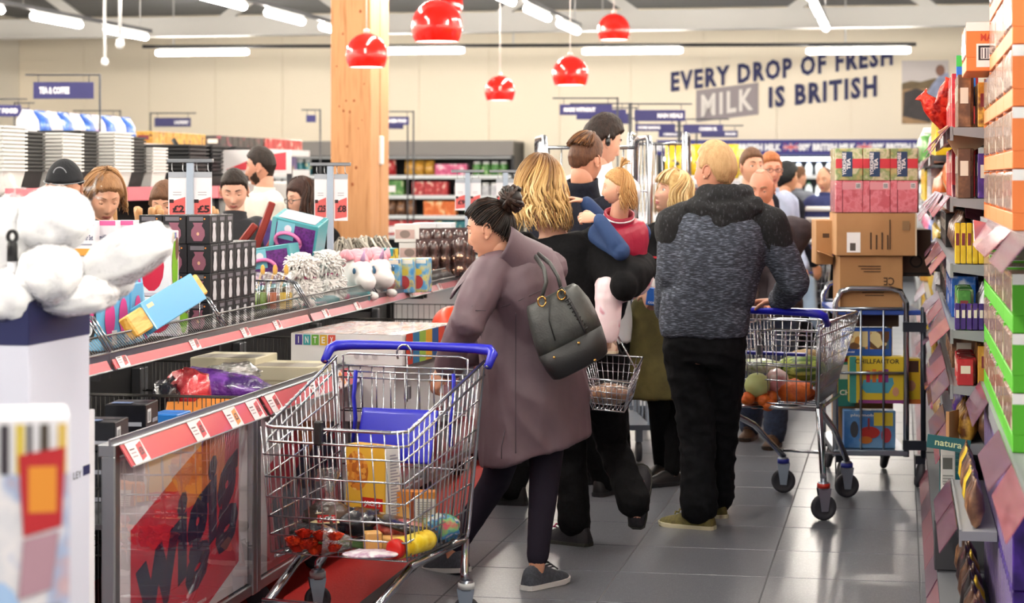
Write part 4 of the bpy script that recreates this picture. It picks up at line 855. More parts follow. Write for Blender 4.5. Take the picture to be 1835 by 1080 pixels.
HB_ = carton('stationery_box', 'box', (.12, .05, .09), K('1e5ab0', .35), [('front', 'r', (.35, .35, .75, .6), K('4a88d0')), ('front', 't', ('COLLECTED', .5, .16, .12, .8), WHITE)]); HB_.spawn(Matrix.Translation(J(1178, 548, Yq-.42)) @ Matrix.Rotation(.12, 4, 'Y') @ Matrix.Rotation(-.15, 4, 'Z'), 'blue box held by the blonde staff woman behind the hoodie man')
KHA = mat('khaki_apron', '6e6438', .85, col2='5c5430', scale=8, bump=.2, bscale=20)
b = MB(); b.loft([ring(J(x, y, Yq-.02), p.rt, Vector((-p.rt.y, p.rt.x, 0)), rx, ry) for x, y, rx, ry in ((1182, 712, .2, .17), (1184, 640, .2, .17), (1188, 570, .185, .15), (1190, 535, .165, .135))]); V, Fs = fuse(b, .013, 3, .012, (10, 10, 2), 4); p.add('apron', V, Fs, KHA)
p.trousers(BLK, (.085, .062, .045), 'leggings', .003); p.shoes((BLKS[0], BLKS[1]), (-120, -150), high=-.03)
BH2 = hair_mat('pale_blonde', '8a6a44', 'c8a56c', 'e6cc98', 'f0dcae'); h = p.hair(hair_cap_mat('pale_blonde', 'a88452', 'd2b47c'), thick=.016, line=((0, .04), (45, .03), (70, -.02), (100, -.06), (180, -.09)))
p.locks(BH2, parent=h, n=260, length=.13, az=(58, 302), off=.026, wave=.005, rad=.0055, seed=11, flare=.12, fringe=50, el_end=8, curl_in=.5)
# ---- bald man, and the men behind him
Yb = 12.5
p = Person('bald man in a dark jacket leaning on the trolley behind the hoodie man', J(1380, 560, Yb), J(1374, 390, Yb), J(1365, 338, Yb), 190, 190, 200, -20, 0, 1.0, .2, True, skin_mats('d6957a', 'c4806a', 'a8605a', '3a4a5a', '8a6a50'))
p.arms([J(1402, 470, Yb), J(1390, 540, Yb-.3)], [J(1335, 470, Yb), J(1345, 540, Yb-.4)]); p.legs([J(1395, 660, Yb-.1), low(1388, 775, Yb)], [J(1350, 660, Yb), low(1345, 760, Yb+.4)])
p.body(.6, [(-1, (-.3, -.8, -.1), (.3, .2, .9), (.6, .6, .6, .6), .5)]); p.top('dark_plum_jacket', mat('plum_jacket', '33292e', .8, col2='3d3238', scale=20), .03, (.08, .068, .055), 1, [], -.1, None, .01, 11); p.trousers(mat('blue_jeans', '2a3348', .85, col2='353f58', scale=40), (.1, .08, .072))
p.shoes((mat('brown_boot', '4a3222', .7), K('2a2018'), K('6a4a30')), (200, 200)); b = MB(); cap_mesh(b, p.OM @ p.HM, 1, .001, ((0, .2), (70, .2), (85, .03), (130, .0), (180, -.02)), rough=.0); part('stubble', b, mat('grey_stubble', 'b08068', .7), p.root)
def bystander(label, head, Y, yaw, hyaw, hp, topm, cap, capkw, sk=None, skirt=None, hs=1.0, foldseed=1, female=False, armL=None, armR=None, trm=None, neckdy=None, topname='jumper', lid=.4, sw=.172):
    hx_, hy_ = head; k = Y/F; hc = PX(hx_, hy_, Y); nk = hc-Vector((0, 0, .155*hs)); nk += Vector((-math.sin(R(hyaw)), -math.cos(R(hyaw)), 0))*.025; hp_z = max(.55, nk.z-.53*hs); pel = Vector((nk.x, nk.y, hp_z))
    q = Person(label, pel, nk, hc, yaw, yaw, hyaw, hp, 0, hs, sw, False, sk, female=female); r = q.rt; f = Vector((-r.y, r.x, 0))
    q.arms(armL or [q.sh[-1]-r*.03-Vector((0, 0, .28))-f*.02, q.sh[-1]-r*.02-Vector((0, 0, .46))+f*.16], armR or [q.sh[1]+r*.03-Vector((0, 0, .28))-f*.02, q.sh[1]+r*.02-Vector((0, 0, .46))+f*.16])
    q.legs([q.hip[-1]+Vector((0, 0, -hp_z*.5))+f*.02, Vector((q.hip[-1].x, q.hip[-1].y, .088))], [q.hip[1]+Vector((0, 0, -hp_z*.5))+f*.02, Vector((q.hip[1].x, q.hip[1].y, .088))])
    dn = Vector((0, 0, -1)); q.body(lid, [(e, tuple(dn+f*.4), tuple(r*e), (.4, .4, .45, .5), .3) for e in (-1, 1)])
    q.T = q.top(topname, topm, .02, (.064, .056, .046), 1, [], -.1, None, .008, foldseed); q.collar(topm, .07, .03, parent=q.T); q.trousers(trm or BLK); q.shoes((BLKS[0], BLKS[1]), (yaw-6, yaw+6))
    if cap: q.H = q.hair(cap, **capkw)
    return q
SHORT = dict(thick=.012, top=.008, side=.35, line=((0, .062), (40, .055), (66, .035), (80, -.008), (98, .005), (128, -.05), (180, -.07)))
bystander('man with brown hair half hidden behind the bald man', (1347, 300), 14.0, 150, 160, 0, NAVYC, hair_cap_mat('mid_brown', '5a3c28', '6e4c34'), SHORT)
p = bystander('ginger man with glasses in a pale blue shirt', (1381, 305), 14.8, 160, 170, -5, mat('pale_blue_shirt', 'a8b4cc', .8, col2='b4c0d8', scale=20), hair_cap_mat('ginger', '9a5a34', 'b06c40'), SHORT, skin_mats('dc9c80', 'cc886e', brow='9a5a34'), topname='blue_shirt')
def glasses(p, m=None):
    b = MB()
    for q in (-1, 1):
        b.tube([p.OM @ p.HM @ (Vector((q*.031+.021*math.cos(a), .093, .008+.015*math.sin(a)))*p.k) for a in np.linspace(0, 6.28, 17)], .0022, 5)
        b.tube([p.OM @ p.HM @ (Vector(w)*p.k) for w in ((q*.052, .092, .012), (q*.07, .07, .012), (q*.08, .0, .01))], .0022, 5)
    b.tube([p.OM @ p.HM @ Vector((w, .097, .012)) for w in (-.011, 0, .011)], .002, 5); part('glasses', b, m or K('2a2024', .3), p.root)
glasses(p)
bystander('person with black hair in a dark top near the dairy fridge', (1410, 318), 17, 60, 70, 0, NAVYC, hair_cap_mat('jet', '101012', '1c1c20'), dict(thick=.025, line=((0, .06), (60, .03), (90, -.04), (180, -.09))))
STR = mat('striped_polo', '2c3566', .8); 
p = bystander('balding man in a navy and white striped polo far down the aisle', (1478, 322), 20, 200, 215, -12, STR, hair_cap_mat('greyish', '6a5448', '7a6456'), dict(thick=.006, line=((0, .2), (75, .06), (95, .02), (180, -.06))), topname='polo_shirt')
for k in range(4):
    b = MB(); t0 = .12+.2*k; rs = []
    for tt in (t0, t0+.045, t0+.09):
        i = np.interp(tt, [x[0] for x in TORSO], [x[1] for x in TORSO]); d = np.interp(tt, [x[0] for x in TORSO], [x[2] for x in TORSO]); rs.append(ring(p.sp(tt)+p.off, p.rt, Vector((-p.rt.y, p.rt.x, 0)), i+.036, d+.036))
    b.loft(rs); part('white_stripe', b, WHITE, p.T, 'white band')
p = bystander('person in a grey jacket beyond the roll cage, mostly hidden', (1432, 318), 24, 30, 60, 0, mat('grey_jacket', '6a6e78', .8), hair_cap_mat('mid_brown', '5a3c28', '6e4c34'), SHORT)
# ---- the shoppers on the far side of the bins
p = bystander('person in a black beanie hat behind the wrapped white pillows', (116, 336), 9.6, 175, 178, -16, NAVYC, None, {}, None, foldseed=3)
b = MB(); cap_mesh(b, p.OM @ p.HM, 1.0, .016, ((0, .03), (60, .025), (90, .0), (180, -.03)), rough=.001); ht = part('beanie', b, mat('black_knit', '17181d', .9, bump=.1, bscale=200), p.root, 'black fleece beanie with grey piping')
b = MB(); b.tube([p.OM @ p.HM @ Vector((.075*math.sin(a)*.42, .098+.004-.0*abs(a), .098+.028*math.cos(a*1.25))) for a in np.linspace(-1.2, 1.2, 14)], .0028, 5)
b.tube([p.OM @ p.HM @ Vector((.094*math.sin(a), .106*math.cos(a), .046-.012*(1-math.cos(a)))) for a in np.linspace(-1.6, 1.6, 20)], .002, 5); part('piping', b, K('8a8c92'), ht)
p = bystander('woman with feathered light brown hair looking down behind the pillows', (186, 355), 10.0, 180, 152, -26, mat('dark_green_coat', '3a3c38', .8), hair_cap_mat('light_brown', '8a6242', 'a87c54'), dict(thick=.022, line=((0, .066), (45, .05), (70, .01), (85, -.03), (130, -.07), (180, -.09))), skin_mats('dca88c', 'cc9478', 'a85a54', brow='7a5638'), female=True, lid=.9)
p.locks(hair_mat('light_brown', '6a4a30', '9a7048', 'c09868'), parent=p.H, n=240, length=.06, az=(72, 288), off=.034, wave=.006, rad=.006, seed=21, flare=.1, el_end=0)
p = bystander('person with brown hair mostly hidden behind the left price posts', (298, 366), 11.2, 190, 190, -20, NAVYC, hair_cap_mat('mid_brown', '5a3c28', '6e4c34'), dict(thick=.018, line=((0, .05), (60, .03), (85, -.05), (180, -.09))), female=True)
p = bystander('young man with short dark hair in a black and purple top looking down', (420, 342), 12.0, 165, 178, -24, mat('black_purple_top', '17161c', .8), hair_cap_mat('dark', '1e1612', '2e221c'), SHORT, skin_mats('e0ac94', 'd29a82', brow='2a1c14'), lid=.8)
b = MB(); limb(b, [p.off+p.sh[-1]+Vector((.0, -.02, .0)), p.off+p.arm[-1][1]+Vector((0, -.01, 0))], [.079, .068]); part('purple_panel', b, mat('purple_cloth', '3a2462', .8), p.T, 'purple sleeve')
p = bystander('bearded man in a cream jumper looking to the left', (467, 300), 13.2, -120, -82, -8, mat('cream_knit', 'd8cfc2', .9, bump=.2, bscale=60), hair_cap_mat('dark', '1e1612', '2e221c'), SHORT, skin_mats('d49a80', 'c48a70', brow='20160f'), topname='cream_jumper')
b = MB(); cap_mesh(b, p.OM @ p.HM @ Matrix.Rotation(math.pi, 4, 'Y'), 1, .003, ((0, .04), (50, .03), (80, .01), (95, .2), (180, .2)), rough=.002); part('beard', b, hair_cap_mat('beard', '2a1c14', '3a281e'), p.root)
p = bystander('woman with long dark hair and glasses in black, by the dark timber pillar', (541, 357), 12.6, -160, -125, -12, BLK, hair_cap_mat('auburn_dark', '2a1814', '3e241c'), dict(thick=.016, line=((0, .06), (50, .045), (80, -.03), (120, -.07), (180, -.09))), skin_mats('deaa92', 'd09880', brow='3a241c'), female=True)
p.locks(hair_mat('auburn_dark', '1c100c', '3a221a', '56341f'), parent=p.H, n=220, length=.2, az=(62, 298), off=.02, wave=.008, rad=.005, seed=23, flare=.06, el_end=5); glasses(p)
# ================================================================ TROLLEYS, BASKET, CAGE, STOCK CART
BLUEP = mat('blue_plastic', '1c1fb8', .35, coat=.2); BLUED = mat('dark_blue_plastic', '1a1f8c', .4)
def lerp3(a, b, t): return tuple(a[i]+(b[i]-a[i])*t for i in range(3))
def castor(P, x, y, zt, collar, name='castor', r=.062, turn=0):
    b = MB(); b.tube([(x, y, zt), (x, y, 2*r+.035)], .016, 10); b.tube([(x, y, 2*r+.06), (x, y, 2*r+.025)], .026, 14)
    for q in (-1, 1): b.prism([(-.014, r*.7), (.018, r*.7), (.034, 2*r+.03), (-.03, 2*r+.03)], q*.017-.002, q*.017+.002, 0, TR((x, y, 0), turn) @ TR((-.0, 0, 0)))
    i = P.part(name, b, ZINC)
    b = MB(); b.tube([(x, y, 2*r+.052), (x, y, 2*r+.03)], .031, 16); P.part('collar', b, collar, i)
    b = MB(); M = TR((x, y, r), turn) @ Matrix.Rotation(math.pi/2, 4, 'X'); b.lathe([(.012, -.012), (r*.62, -.009), (r*.7, -.0135), (r*.93, -.013), (r, -.007), (r, .007), (r*.93, .013), (r*.7, .0135), (r*.62, .009), (.012, .012)], 22, 0, M); w = P.part('wheel', b, RUBBER, i)
    return i
def trolley(L, zb, zr, zn, hr, hn, hbr, hbn, zh=.985, collars=None, nose=.0, step=.043, rows=6, legs=None, wb=(.02, .66), ww=(.29, .18), bw=.0028, zc_=.2, rw=.062):
    P = Proto('shopping_trolley', 'trolley')
    b = MB(); hw = hr+.03                                       # handle: grip, cranked ends
    b.tube([(-hw, .07, zh-.055), (-hw, .02, zh-.012), (-hw+.02, 0, zh), (-hw+.08, -.004, zh+.004), (-.1, -.006, zh+.006), (.1, -.006, zh+.006), (hw-.08, -.004, zh+.004), (hw-.02, 0, zh), (hw, .02, zh-.012), (hw, .07, zh-.055)], [.015, .019, .021, .019, .0165, .0165, .019, .021, .019, .015], 12)
    P.part('handle', b, BLUEP)
    def rim(t, s): return (s*(hr+(hn-hr)*t), .03+(L-.03)*t, zr+(zn-zr)*t)
    def bot(t, s): return (s*(hbr+(hbn-hbr)*t), .08+(L-.06-.08+nose)*t, zb)
    b = MB()                                                     # rim of the basket
    for dz, rr in ((0, .0065), (-.05, .0048)):
        c = .05; pts = [(-hr, .03, zr+dz)]+[(-hn, L-c, zn+dz), (-hn+c*.4, L-c*.25, zn+dz), (-hn+c, L, zn+dz), (hn-c, L, zn+dz), (hn-c*.4, L-c*.25, zn+dz), (hn, L-c, zn+dz)]+[(hr, .03, zr+dz)]
        b.tube(pts, rr, 8)
    for s in (-1, 1): b.tube([(s*(hr+.03), .07, zh-.05), (s*hr, .045, zr-.02), (s*(hbr+.012), .07, zb+.02), (s*(hbr+.01), .09, zb-.02)], .008, 8)
    P.part('rim', b, WIRE)
    b = MB(); n = int(L/step)                                    # side walls
    for s in (-1, 1):
        for k in range(n+1):
            t = k/n; b.tube([rim(t, s), bot(t, s)], bw, 5)
        for j in range(1, rows):
            q = j/rows; q = q**.85; b.tube([lerp3(rim(t, s), bot(t, s), q) for t in (0, .25, .5, .75, 1)], bw*1.25, 5)
    i = P.part('side_wires', b, WIRE)
    b = MB(); m = int(2*hn/.05)                                  # nose
    for k in range(m+1):
        x = -1+2*k/m; b.tube([(x*(hn-.02), L, zn), (x*hbn, L-.06+nose, zb), (x*hbr*.98, .08, zb)], bw, 5)
    for j in range(1, rows):
        q = (j/rows)**.85; a, c = lerp3(rim(1, -1), bot(1, -1), q), lerp3(rim(1, 1), bot(1, 1), q); b.tube([a, c], bw*1.3, 5)
    P.part('nose_wires', b, WIRE)
    b = MB()
    for k in range(8):
        t = k/7; b.tube([bot(t, -1), bot(t, 1)], bw*1.2, 5)
    P.part('floor_wires', b, WIRE)
    b = MB(); g = int(2*hr/.05)                                  # hinged back gate
    for k in range(g+1):
        x = -1+2*k/g; b.tube([(x*(hr-.015), .05, zr-.03), (x*(hbr-.01), .1, zb)], bw, 5)
    for z in (zr-.03, zr-.075, zr-.2, (zb+zr)/2-.08): 
        q = (zr-z)/(zr-zb); w = hr-.015+(hbr-hr)*q; b.tube([(-w, .05+.05*q, z), (w, .05+.05*q, z)], bw*1.3, 6)
    gi = P.part('back_gate', b, WIRE)
    b = MB(); b.tube([(-hr+.05, .062, zr-.3), (-hr+.05, .075, zr+.01), (-hr+.08, .08, zr+.018), (hr-.08, .08, zr+.018), (hr-.05, .075, zr+.01), (hr-.05, .062, zr-.3)], .0042, 6)
    for z in (zr-.05, zr-.19): b.tube([(-hr+.05, .07, z), (hr-.05, .07, z)], .0038, 6)
    for k in range(9):
        x = -hr+.07+(2*hr-.14)*k/8; b.tube([(x, .072, zr-.05), (x, .066, zr-.19)], .003, 5)
    ci = P.part('child_seat_frame', b, WIRE)
    b = MB(); b.tube([(.012+.03*math.cos(a), .05, zr+.02+.035*math.sin(a)) for a in np.linspace(-.6, 3.74, 12)], .004, 6); b.tube([(0, .05, zr+.02), (.0, .05, zr-.16)], .003, 5); P.part('coin_chain', b, CHROME)
    b = MB(); b.box((-.012, .035, zr-.15), (.012, .058, zr-.1), bev=.003); P.part('coin_lock', b, STEEL)
    b = MB(); zc = zb-.02                                        # chassis
    yr, yf = wb; xr, xf = ww
    for s in (-1, 1):
        j = (s*(hbr+.01), .09, zc); 
        b.tube([(s*xr, yr, zc_-.01), (s*(xr-.005), yr+.006, zc_+.03), j, (s*(hbr*.96), .2, zc+.004)], .0155, 10); b.tube([(s*(hbr+.0), .12, zc+.002), (s*(xf+(hbr-xf)*.4), yf*.62, (zc+.2)/2+.02), (s*xf, yf, zc_-.01)], .0155, 10)
        b.tube([j, (s*hbn, L-.1, zc)], .009, 8)
    b.tube([(-xf, yf, zc_+.02), (xf, yf, zc_+.02)], .008, 8); b.tube([(-hbr, .09, zc), (hbr, .09, zc)], .01, 8)
    P.part('chassis', b, CHROME)
    co = collars or [K('c8cacc', .4)]*4
    for (x, y, c, tn) in ((-xr, yr, co[0], .35), (xr, yr, co[1], .62), (-xf, yf, co[2], .25), (xf, yf, co[3], .5)): castor(P, x, y, zc_, c, r=rw, turn=tn)
    return P
T1 = trolley(.715, .305, .945, .755, .305, .272, .245, .262, .985, wb=(.2, .84), ww=(.3, .2), zc_=.155, rw=.05)
b = MB(); b.loft([ring((0, .17+y, z), (1, 0, 0), (0, 1, 0), .155, .006, 16, 8) for y, z in ((-.055, .765), (-.05, .745), (.02, .585), (.02, .575))]); T1.part('seat_flap', b, BLUEP)
for s in (-1, 1):
    b = MB(); b.tube([(s*.2, .075, .9), (s*.205, .085, .8), (s*.195, .09, .72), (s*.2, .1, .63)], .016, 8, flat=.35); T1.part('safety_strap', b, BLUEP)
b = MB(); b.box((.03, .706, .70), (.06, .735, .785), bev=.006); T1.part('clip', b, BLACK)
T1P, T1Y = Vector((-.378, 7.83, 0)), R(200.5); T1M = TR(T1P, -T1Y); T1.spawn(T1M, 'big wire shopping trolley with a blue handle and blue child seat in the foreground')
T2P, T2Y = Vector((1.165, 9.84, 0)), R(27)
T2 = trolley(.86, .55, .93, .95, .3, .24, .27, .16, .99, [K('b8281c', .4)]*2+[K('26309a', .4)]*2, -.12, .045, 5, wb=(.13, .86), ww=(.29, .17))
b = MB(); b.box((-.2, .12, .775), (.2, .17, .79), bev=.004); T2.part('seat_flap', b, BLUED)
b = MB(); b.box((-.19, -.012, 1.008), (.02, .012, 1.016), bev=.003); T2.part('handle_advert', b, K('d8c8d4', .3))
T2M = TR(T2P, -T2Y); T2.spawn(T2M, 'wire shopping trolley with blue handle, red and blue castor collars, pushed by the hoodie man')
# ---- goods in the near trolley (positions are metres inside the trolley)
def T1w(x, y, z): return T1M @ Vector((x, y, z))
ZB = .309
fl_ = lambda n, c: K(c)
C1 = carton('cereal_box', 'box', (.19, .08, .335), K('e8b43c', .4), [
    ('front', 'r', (0, .0, 1, 1), K('e9b23a', .4)), ('front', 'r', (0, .0, 1, .3), K('f0d9a8', .4)), ('front', 'd', (.28, .72, .3, .22), mat('cornflakes', 'd9822b', .6, col2=('e8a040', 'b8601c', 'f0c070'), scale=60, pattern='voronoi'), 'printed_picture'),
    ('front', 'r', (.42, .3, .95, .44), K('c8201c', .4), 'brand_panel'), ('front', 't', ("JACK'S", .685, .37, .07, .42), WHITE), ('front', 't', ('CORN', .66, .2, .09, .5), K('1c1a18')), ('front', 't', ('FLAKES', .66, .08, .09, .6), K('1c1a18')),
    ('right', 'r', (.0, .0, 1, 1), K('ece9e4', .4)), ('left', 'r', (.0, .0, 1, 1), K('ece9e4', .4))]+
    [('left', 'r', (.14, .92-.033*k, .14+.7*(.6+.4*((k*7) % 5)/5), .905-.033*k), K('9a96a0'), 'small_print') for k in range(24)]+[('right', 'r', (.14, .92-.033*k, .14+.7*(.6+.4*((k*7) % 5)/5), .905-.033*k), K('9a96a0'), 'small_print') for k in range(24)])
q = PX(668, 960, 7.62); C1.spawn(TR((q.x, q.y, ZB), -.66), 'yellow cornflake box standing upright in the near trolley')
C2 = carton('snack_box', 'box', (.15, .06, .17), K('dc8a34', .5), [('front', 'r', (.0, 0, .5, 1), K('d8822c', .5)), ('front', 'r', (.5, .1, 1, .85), K('e8e2d8', .4)), ('front', 'd', (.25, .5, .16, .2), K('e8b060')), ('front', 'd', (.46, .55, .05, .45), K('8a3c1c'))]+[('front', 'r', (.56, .78-.05*k, .94, .76-.05*k), K('a8a4a0'), 'small_print') for k in range(13)])
q = PX(745, 960, 7.6); C2.spawn(TR((q.x, q.y, ZB), -.1), 'orange and white snack box lying behind the black packs in the near trolley')
def soft(name, label, cat, c, r, M, m, seed, amp=.25, n=22, group=None, fr=3, sq=1):
    """a soft irregular packet"""
    b = MB(); b.ell((0, 0, 0), 1, n); V, Fs = b.arrays(); o = []
    for p in V.tolist():
        v = Vector(p); k = 1+amp*noise.noise(v*fr+Vector((seed*3.7, 0, 0)))+amp*.4*noise.noise(v*fr*3+Vector((0, seed, 0))); e = max(abs(v.x), abs(v.y), abs(v.z))**(sq-1) if sq < 1 else 1
        o.append((v.x*r[0]*k*e, v.y*r[1]*k*e, v.z*r[2]*k))
    B = MB(); B.add(o, Fs, 0, None, True)
    return one(name, label, cat, B, m, Matrix.Translation(c) @ M, group)
PK = mat('black_film_pack', '141318', .2, col2='2a2630', scale=14, bump=.5, bscale=22, coat=.5)
def t1(px, py, y, z):                                                 # a spot in the trolley from where it shows
    return PX(px, py, y)
I4 = Matrix.Identity(4)
o = soft('bread_bag', 'bread in a twisted clear bag with a cream and red label in the near trolley', 'bread', PX(590, 935, 7.42), (.1, .09, .075), I4, mat('dark_rye', '2a1d18', .4, col2='4a3226', scale=12, bump=.3, bscale=30), 3)
b = MB(); b.lathe([(.088, -.02), (.07, .05), (.022, .085), (.01, .1), (.02, .13), (.04, .17), (.045, .19)], 18, caps=False)
V, Fs = b.arrays(); V = V+np.array([[.008*noise.noise(Vector(p)*30), .008*noise.noise(Vector(p)*30+Vector((5, 5, 5))), 0] for p in V.tolist()]); B = MB(); B.add(V, Fs, 0, None, True); part('bag_film', B, film('bag_film', rough=.12, alpha=.12, bump=1.2, bscale=30), o, 'clear twisted film')
b = MB(); b.lathe([(.066, .045), (.092, .01)], 24, caps=False); lb = part('bag_label', b, mat('cream_label', 'ead9a8', .5), o, 'cream band'); b = MB()
f = TR((0, -.088, .026)); rect(b, f, -.034, -.014, .034, .014, 0); put_text(b, "JACK'S", .018, TR((0, -.0895, .026)), 1, width=.055); part('brand_panel', b, [K('c8201c'), WHITE], lb)
soft('produce_pack', 'black film pack lying in front of the cornflakes in the near trolley', 'pack', PX(640, 935, 7.4), (.1, .08, .05), I4, PK, 4, .3)
soft('produce_pack', 'long black film pack under the bread bag in the near trolley', 'pack', PX(570, 955, 7.36), (.1, .07, .045), I4, PK, 6, .3)
soft('produce_pack', 'flat shiny black tray pack leaning right of the cornflakes in the near trolley', 'pack', PX(725, 940, 7.36), (.12, .1, .02), Matrix.Rotation(.25, 4, 'Y'), PK, 7, .12)
soft('bagged_food', 'small green and blue plastic bag in the rear corner of the near trolley', 'bag', PX(790, 945, 7.5), (.07, .06, .05), I4, mat('green_blue_bag', '58a868', .25, col2=('e0e4e0', '3878b8', '78b070', 'b84858'), scale=12, bump=.4, bscale=20, lo=.35, hi=.65), 9, .3)
RED_P = mat('roses', 'c02810', .55, col2=('8a1408', 'e0481c'), scale=30, bump=.3, bscale=40)
rb = empty('rose_bunch', 'bunch of red orange roses lying at the nose of the near trolley', 'flowers', T1w(.12, .6, ZB)); rn = random.Random(2)
for i, (px, py) in enumerate(((526, 968), (545, 955), (560, 972), (548, 975), (575, 958), (590, 972), (600, 960), (533, 980), (565, 985), (597, 980), (582, 982))):
    b = MB(); c = PX(px, py, 7.18+.02*(i % 3))-rb.location; n = 0
    for L in range(4):
        r = .010+.008*L
        for k in range(3+L):
            a = 2*math.pi*k/(3+L)+L*.7; pts = [c+Vector((r*.5*math.cos(a+d)*(1+.1*rn.random()), r*.5*math.sin(a+d)-.0, z)) for d in (-.7, 0, .7) for z in (-.014, .016-.003*L)]
            b.add([tuple(w+Vector(((w-c).x*.9 if w.z > c.z else 0, (w-c).y*.9 if w.z > c.z else 0, 0))) for w in pts], [(0, 2, 3, 1), (2, 4, 5, 3)], 0, None, True)
    b.ell(c, (.018, .018, .013), 8); part('rose', b, RED_P, rb)
b = MB()
for k in range(5): b.tube([PX(570, 972, 7.2)-rb.location, PX(640+8*k, 968+4*k, 7.25)-rb.location+Vector((.02, 0, 0))], .004, 5)
part('stem', b, K('3c5a2a'), rb); b = MB(); b.tube([PX(575, 968, 7.2)-rb.location, PX(630, 972, 7.22)-rb.location], [.06, .02], 12, caps=False); part('wrap', b, FILM, rb)
yt = empty('squash_bottle', 'yellow tube pack with a round red cap in the near trolley', 'bottle', PX(735, 978, 7.18)); a, c = PX(704, 985, 7.12)-yt.location, PX(772, 965, 7.3)-yt.location
b = MB(); b.tube([a.lerp(c, .12), a.lerp(c, .15), a.lerp(c, .9), c], [.03, .037, .037, .028], 16); part('bottle', b, mat('yellow_print', 'e8c81c', .35, col2=('f0d850', 'd8b010'), scale=14), yt); b = MB(); b.tube([a, a.lerp(c, .03), a.lerp(c, .14)], [.03, .035, .035], 16); part('cap', b, K('cc1c14', .35), yt, 'red cap')
CH = K('dca860', .45)
for (px, py, y, sz, rz, lab) in ((668, 968, 7.22, (.06, .05, .065), .3, 'upright block of orange cheese in the near trolley'), (700, 972, 7.25, (.12, .06, .045), -.1, 'long block of pale cheese beside the upright one in the near trolley')):
    P = carton('cheese_block', 'cheese', sz, CH, [('right', 'r', (.1, .1, .9, .9), K('48505c'))], .006, False); q = PX(px, py, y); P.spawn(TR((q.x, q.y, q.z-sz[2]/2), rz), lab)
soft('meat_tray', 'film-wrapped red meat tray in the middle of the near trolley', 'tray', PX(715, 945, 7.34), (.09, .06, .03), I4, mat('meat', '8a2020', .3, col2=('b84840', 'd8a098'), scale=14, coat=.5), 12, .1)
soft('paper_pack', 'flat white and purple packet on the trolley floor near the nose', 'pack', PX(665, 992, 7.12), (.1, .07, .012), I4, mat('white_purple', 'e4dfe4', .4, col2=('b890b0', 'ecebee'), scale=14), 14, .1)
# ---- goods in the second trolley
def sp(name, label, cat, px, py, y, r, m, seed, amp=.05, **k): return soft(name, label, cat, PX(px, py, y), r, I4, m, seed, amp, **k)
MEL = mat('honeydew', 'a8b070', .45, col2='b8c080', scale=6, bump=.05); 
sp('melon', 'round pale green melon in the second trolley', 'melon', 1357, 690, 9.95, (.062, .062, .06), MEL, 1, .02)
WM = mat('watermelon', '6c8c2c', .35, col2=('3a5a1c', 'b0c060', '2c4a18'), scale=5, stretch=(.5, 7, 7), lo=.3, hi=.7); sp('watermelon', 'striped watermelon in the second trolley', 'melon', 1436, 665, 10.15, (.13, .1, .085), WM, 2, .02)
ORN = mat('orange_net', 'c0541c', .55, col2='d86a24', scale=20, bump=.5, bscale=40)
for i, (x, y) in enumerate(((1340, 714), (1352, 720), (1368, 716), (1382, 712), (1376, 724), (1348, 708))):
    sp('orange', 'orange loose on the floor of the second trolley', 'orange', x, y, 9.93+.05*(i % 2), (.036, .036, .034), ORN, i, .02, group='oranges in the second trolley', n=12)
sp('orange_net', 'net of oranges at the right of the second trolley', 'bag', 1425, 702, 10.0, (.095, .07, .06), ORN, 5, .25)
sp('salad_bag', 'clear bag of pale green salad in the second trolley', 'bag', 1362, 655, 10.1, (.11, .07, .035), mat('salad', 'c0cc98', .3, col2=('e4e8dc', 'a0b070'), scale=14, bump=.5, coat=.4), 6, .2)
sp('ham_pack', 'clear pack of pink ham in the second trolley', 'pack', 1392, 682, 10.0, (.06, .03, .06), mat('ham', 'd8a0a0', .25, col2=('e8d4d0', 'c88080'), scale=8, coat=.6), 8, .1)
sp('crisp_bag', 'brown paper bag tucked behind the watermelon in the second trolley', 'bag', 1445, 640, 10.35, (.1, .06, .04), mat('kraft_bag', '8a7044', .6, bump=.4, bscale=20), 9, .2)
# ---- mother's hand basket
bk = empty('shopping_basket', 'small wire hand basket with a loaf in it below the toddler', 'basket', PX(1094, 690, 8.84)); o0 = bk.location
def bp(x, y, d): return PX(x, y, 8.84+d)-o0
b = MB(); T_ = [bp(1040, 676, -.1), bp(1128, 686, -.14), bp(1152, 640, .14), bp(1066, 634, .16)]; B_ = [bp(1062, 733, -.09), bp(1118, 738, -.1), bp(1134, 712, .1), bp(1078, 708, .12)]
for P_, r in ((T_, .005), (B_, .004)): b.tube(P_, r, 6, closed=True)
for j in range(1, 5):
    b.tube([T_[i].lerp(B_[i], j/5) for i in range(4)], .0022, 5, closed=True)
for i in range(4):
    k = 8
    for j in range(k): b.tube([T_[i].lerp(T_[(i+1) % 4], j/k), B_[i].lerp(B_[(i+1) % 4], j/k)], .0022, 5)
for j in range(1, 8): b.tube([B_[0].lerp(B_[1], j/8), B_[3].lerp(B_[2], j/8)], .0022, 5)
part('wire_body', b, WIRE, bk)
b = MB(); e0, e1 = T_[0].lerp(T_[3], .5), T_[1].lerp(T_[2], .5); tp = bp(1085, 602, .1); b.tube([e0, e0.lerp(tp, .7)+Vector((-.015, 0, .04)), tp, e1.lerp(tp, .7)+Vector((.015, 0, .04)), e1], .004, 6); part('handle', b, WIRE, bk)
o = soft('bread_loaf', 'brown loaf in a clear bag in the hand basket', 'bread', PX(1090, 706, 8.84), (.1, .07, .045), I4, mat('loaf_crust', 'a0643c', .45, col2=('c08858', '84502c'), scale=8, bump=.2), 21, .15)
b = MB(); b.ell((0, 0, .005), (.108, .078, .054), 18); part('bag_film', b, film('loaf_film', rough=.1, alpha=.1, bump=1, bscale=35), o)
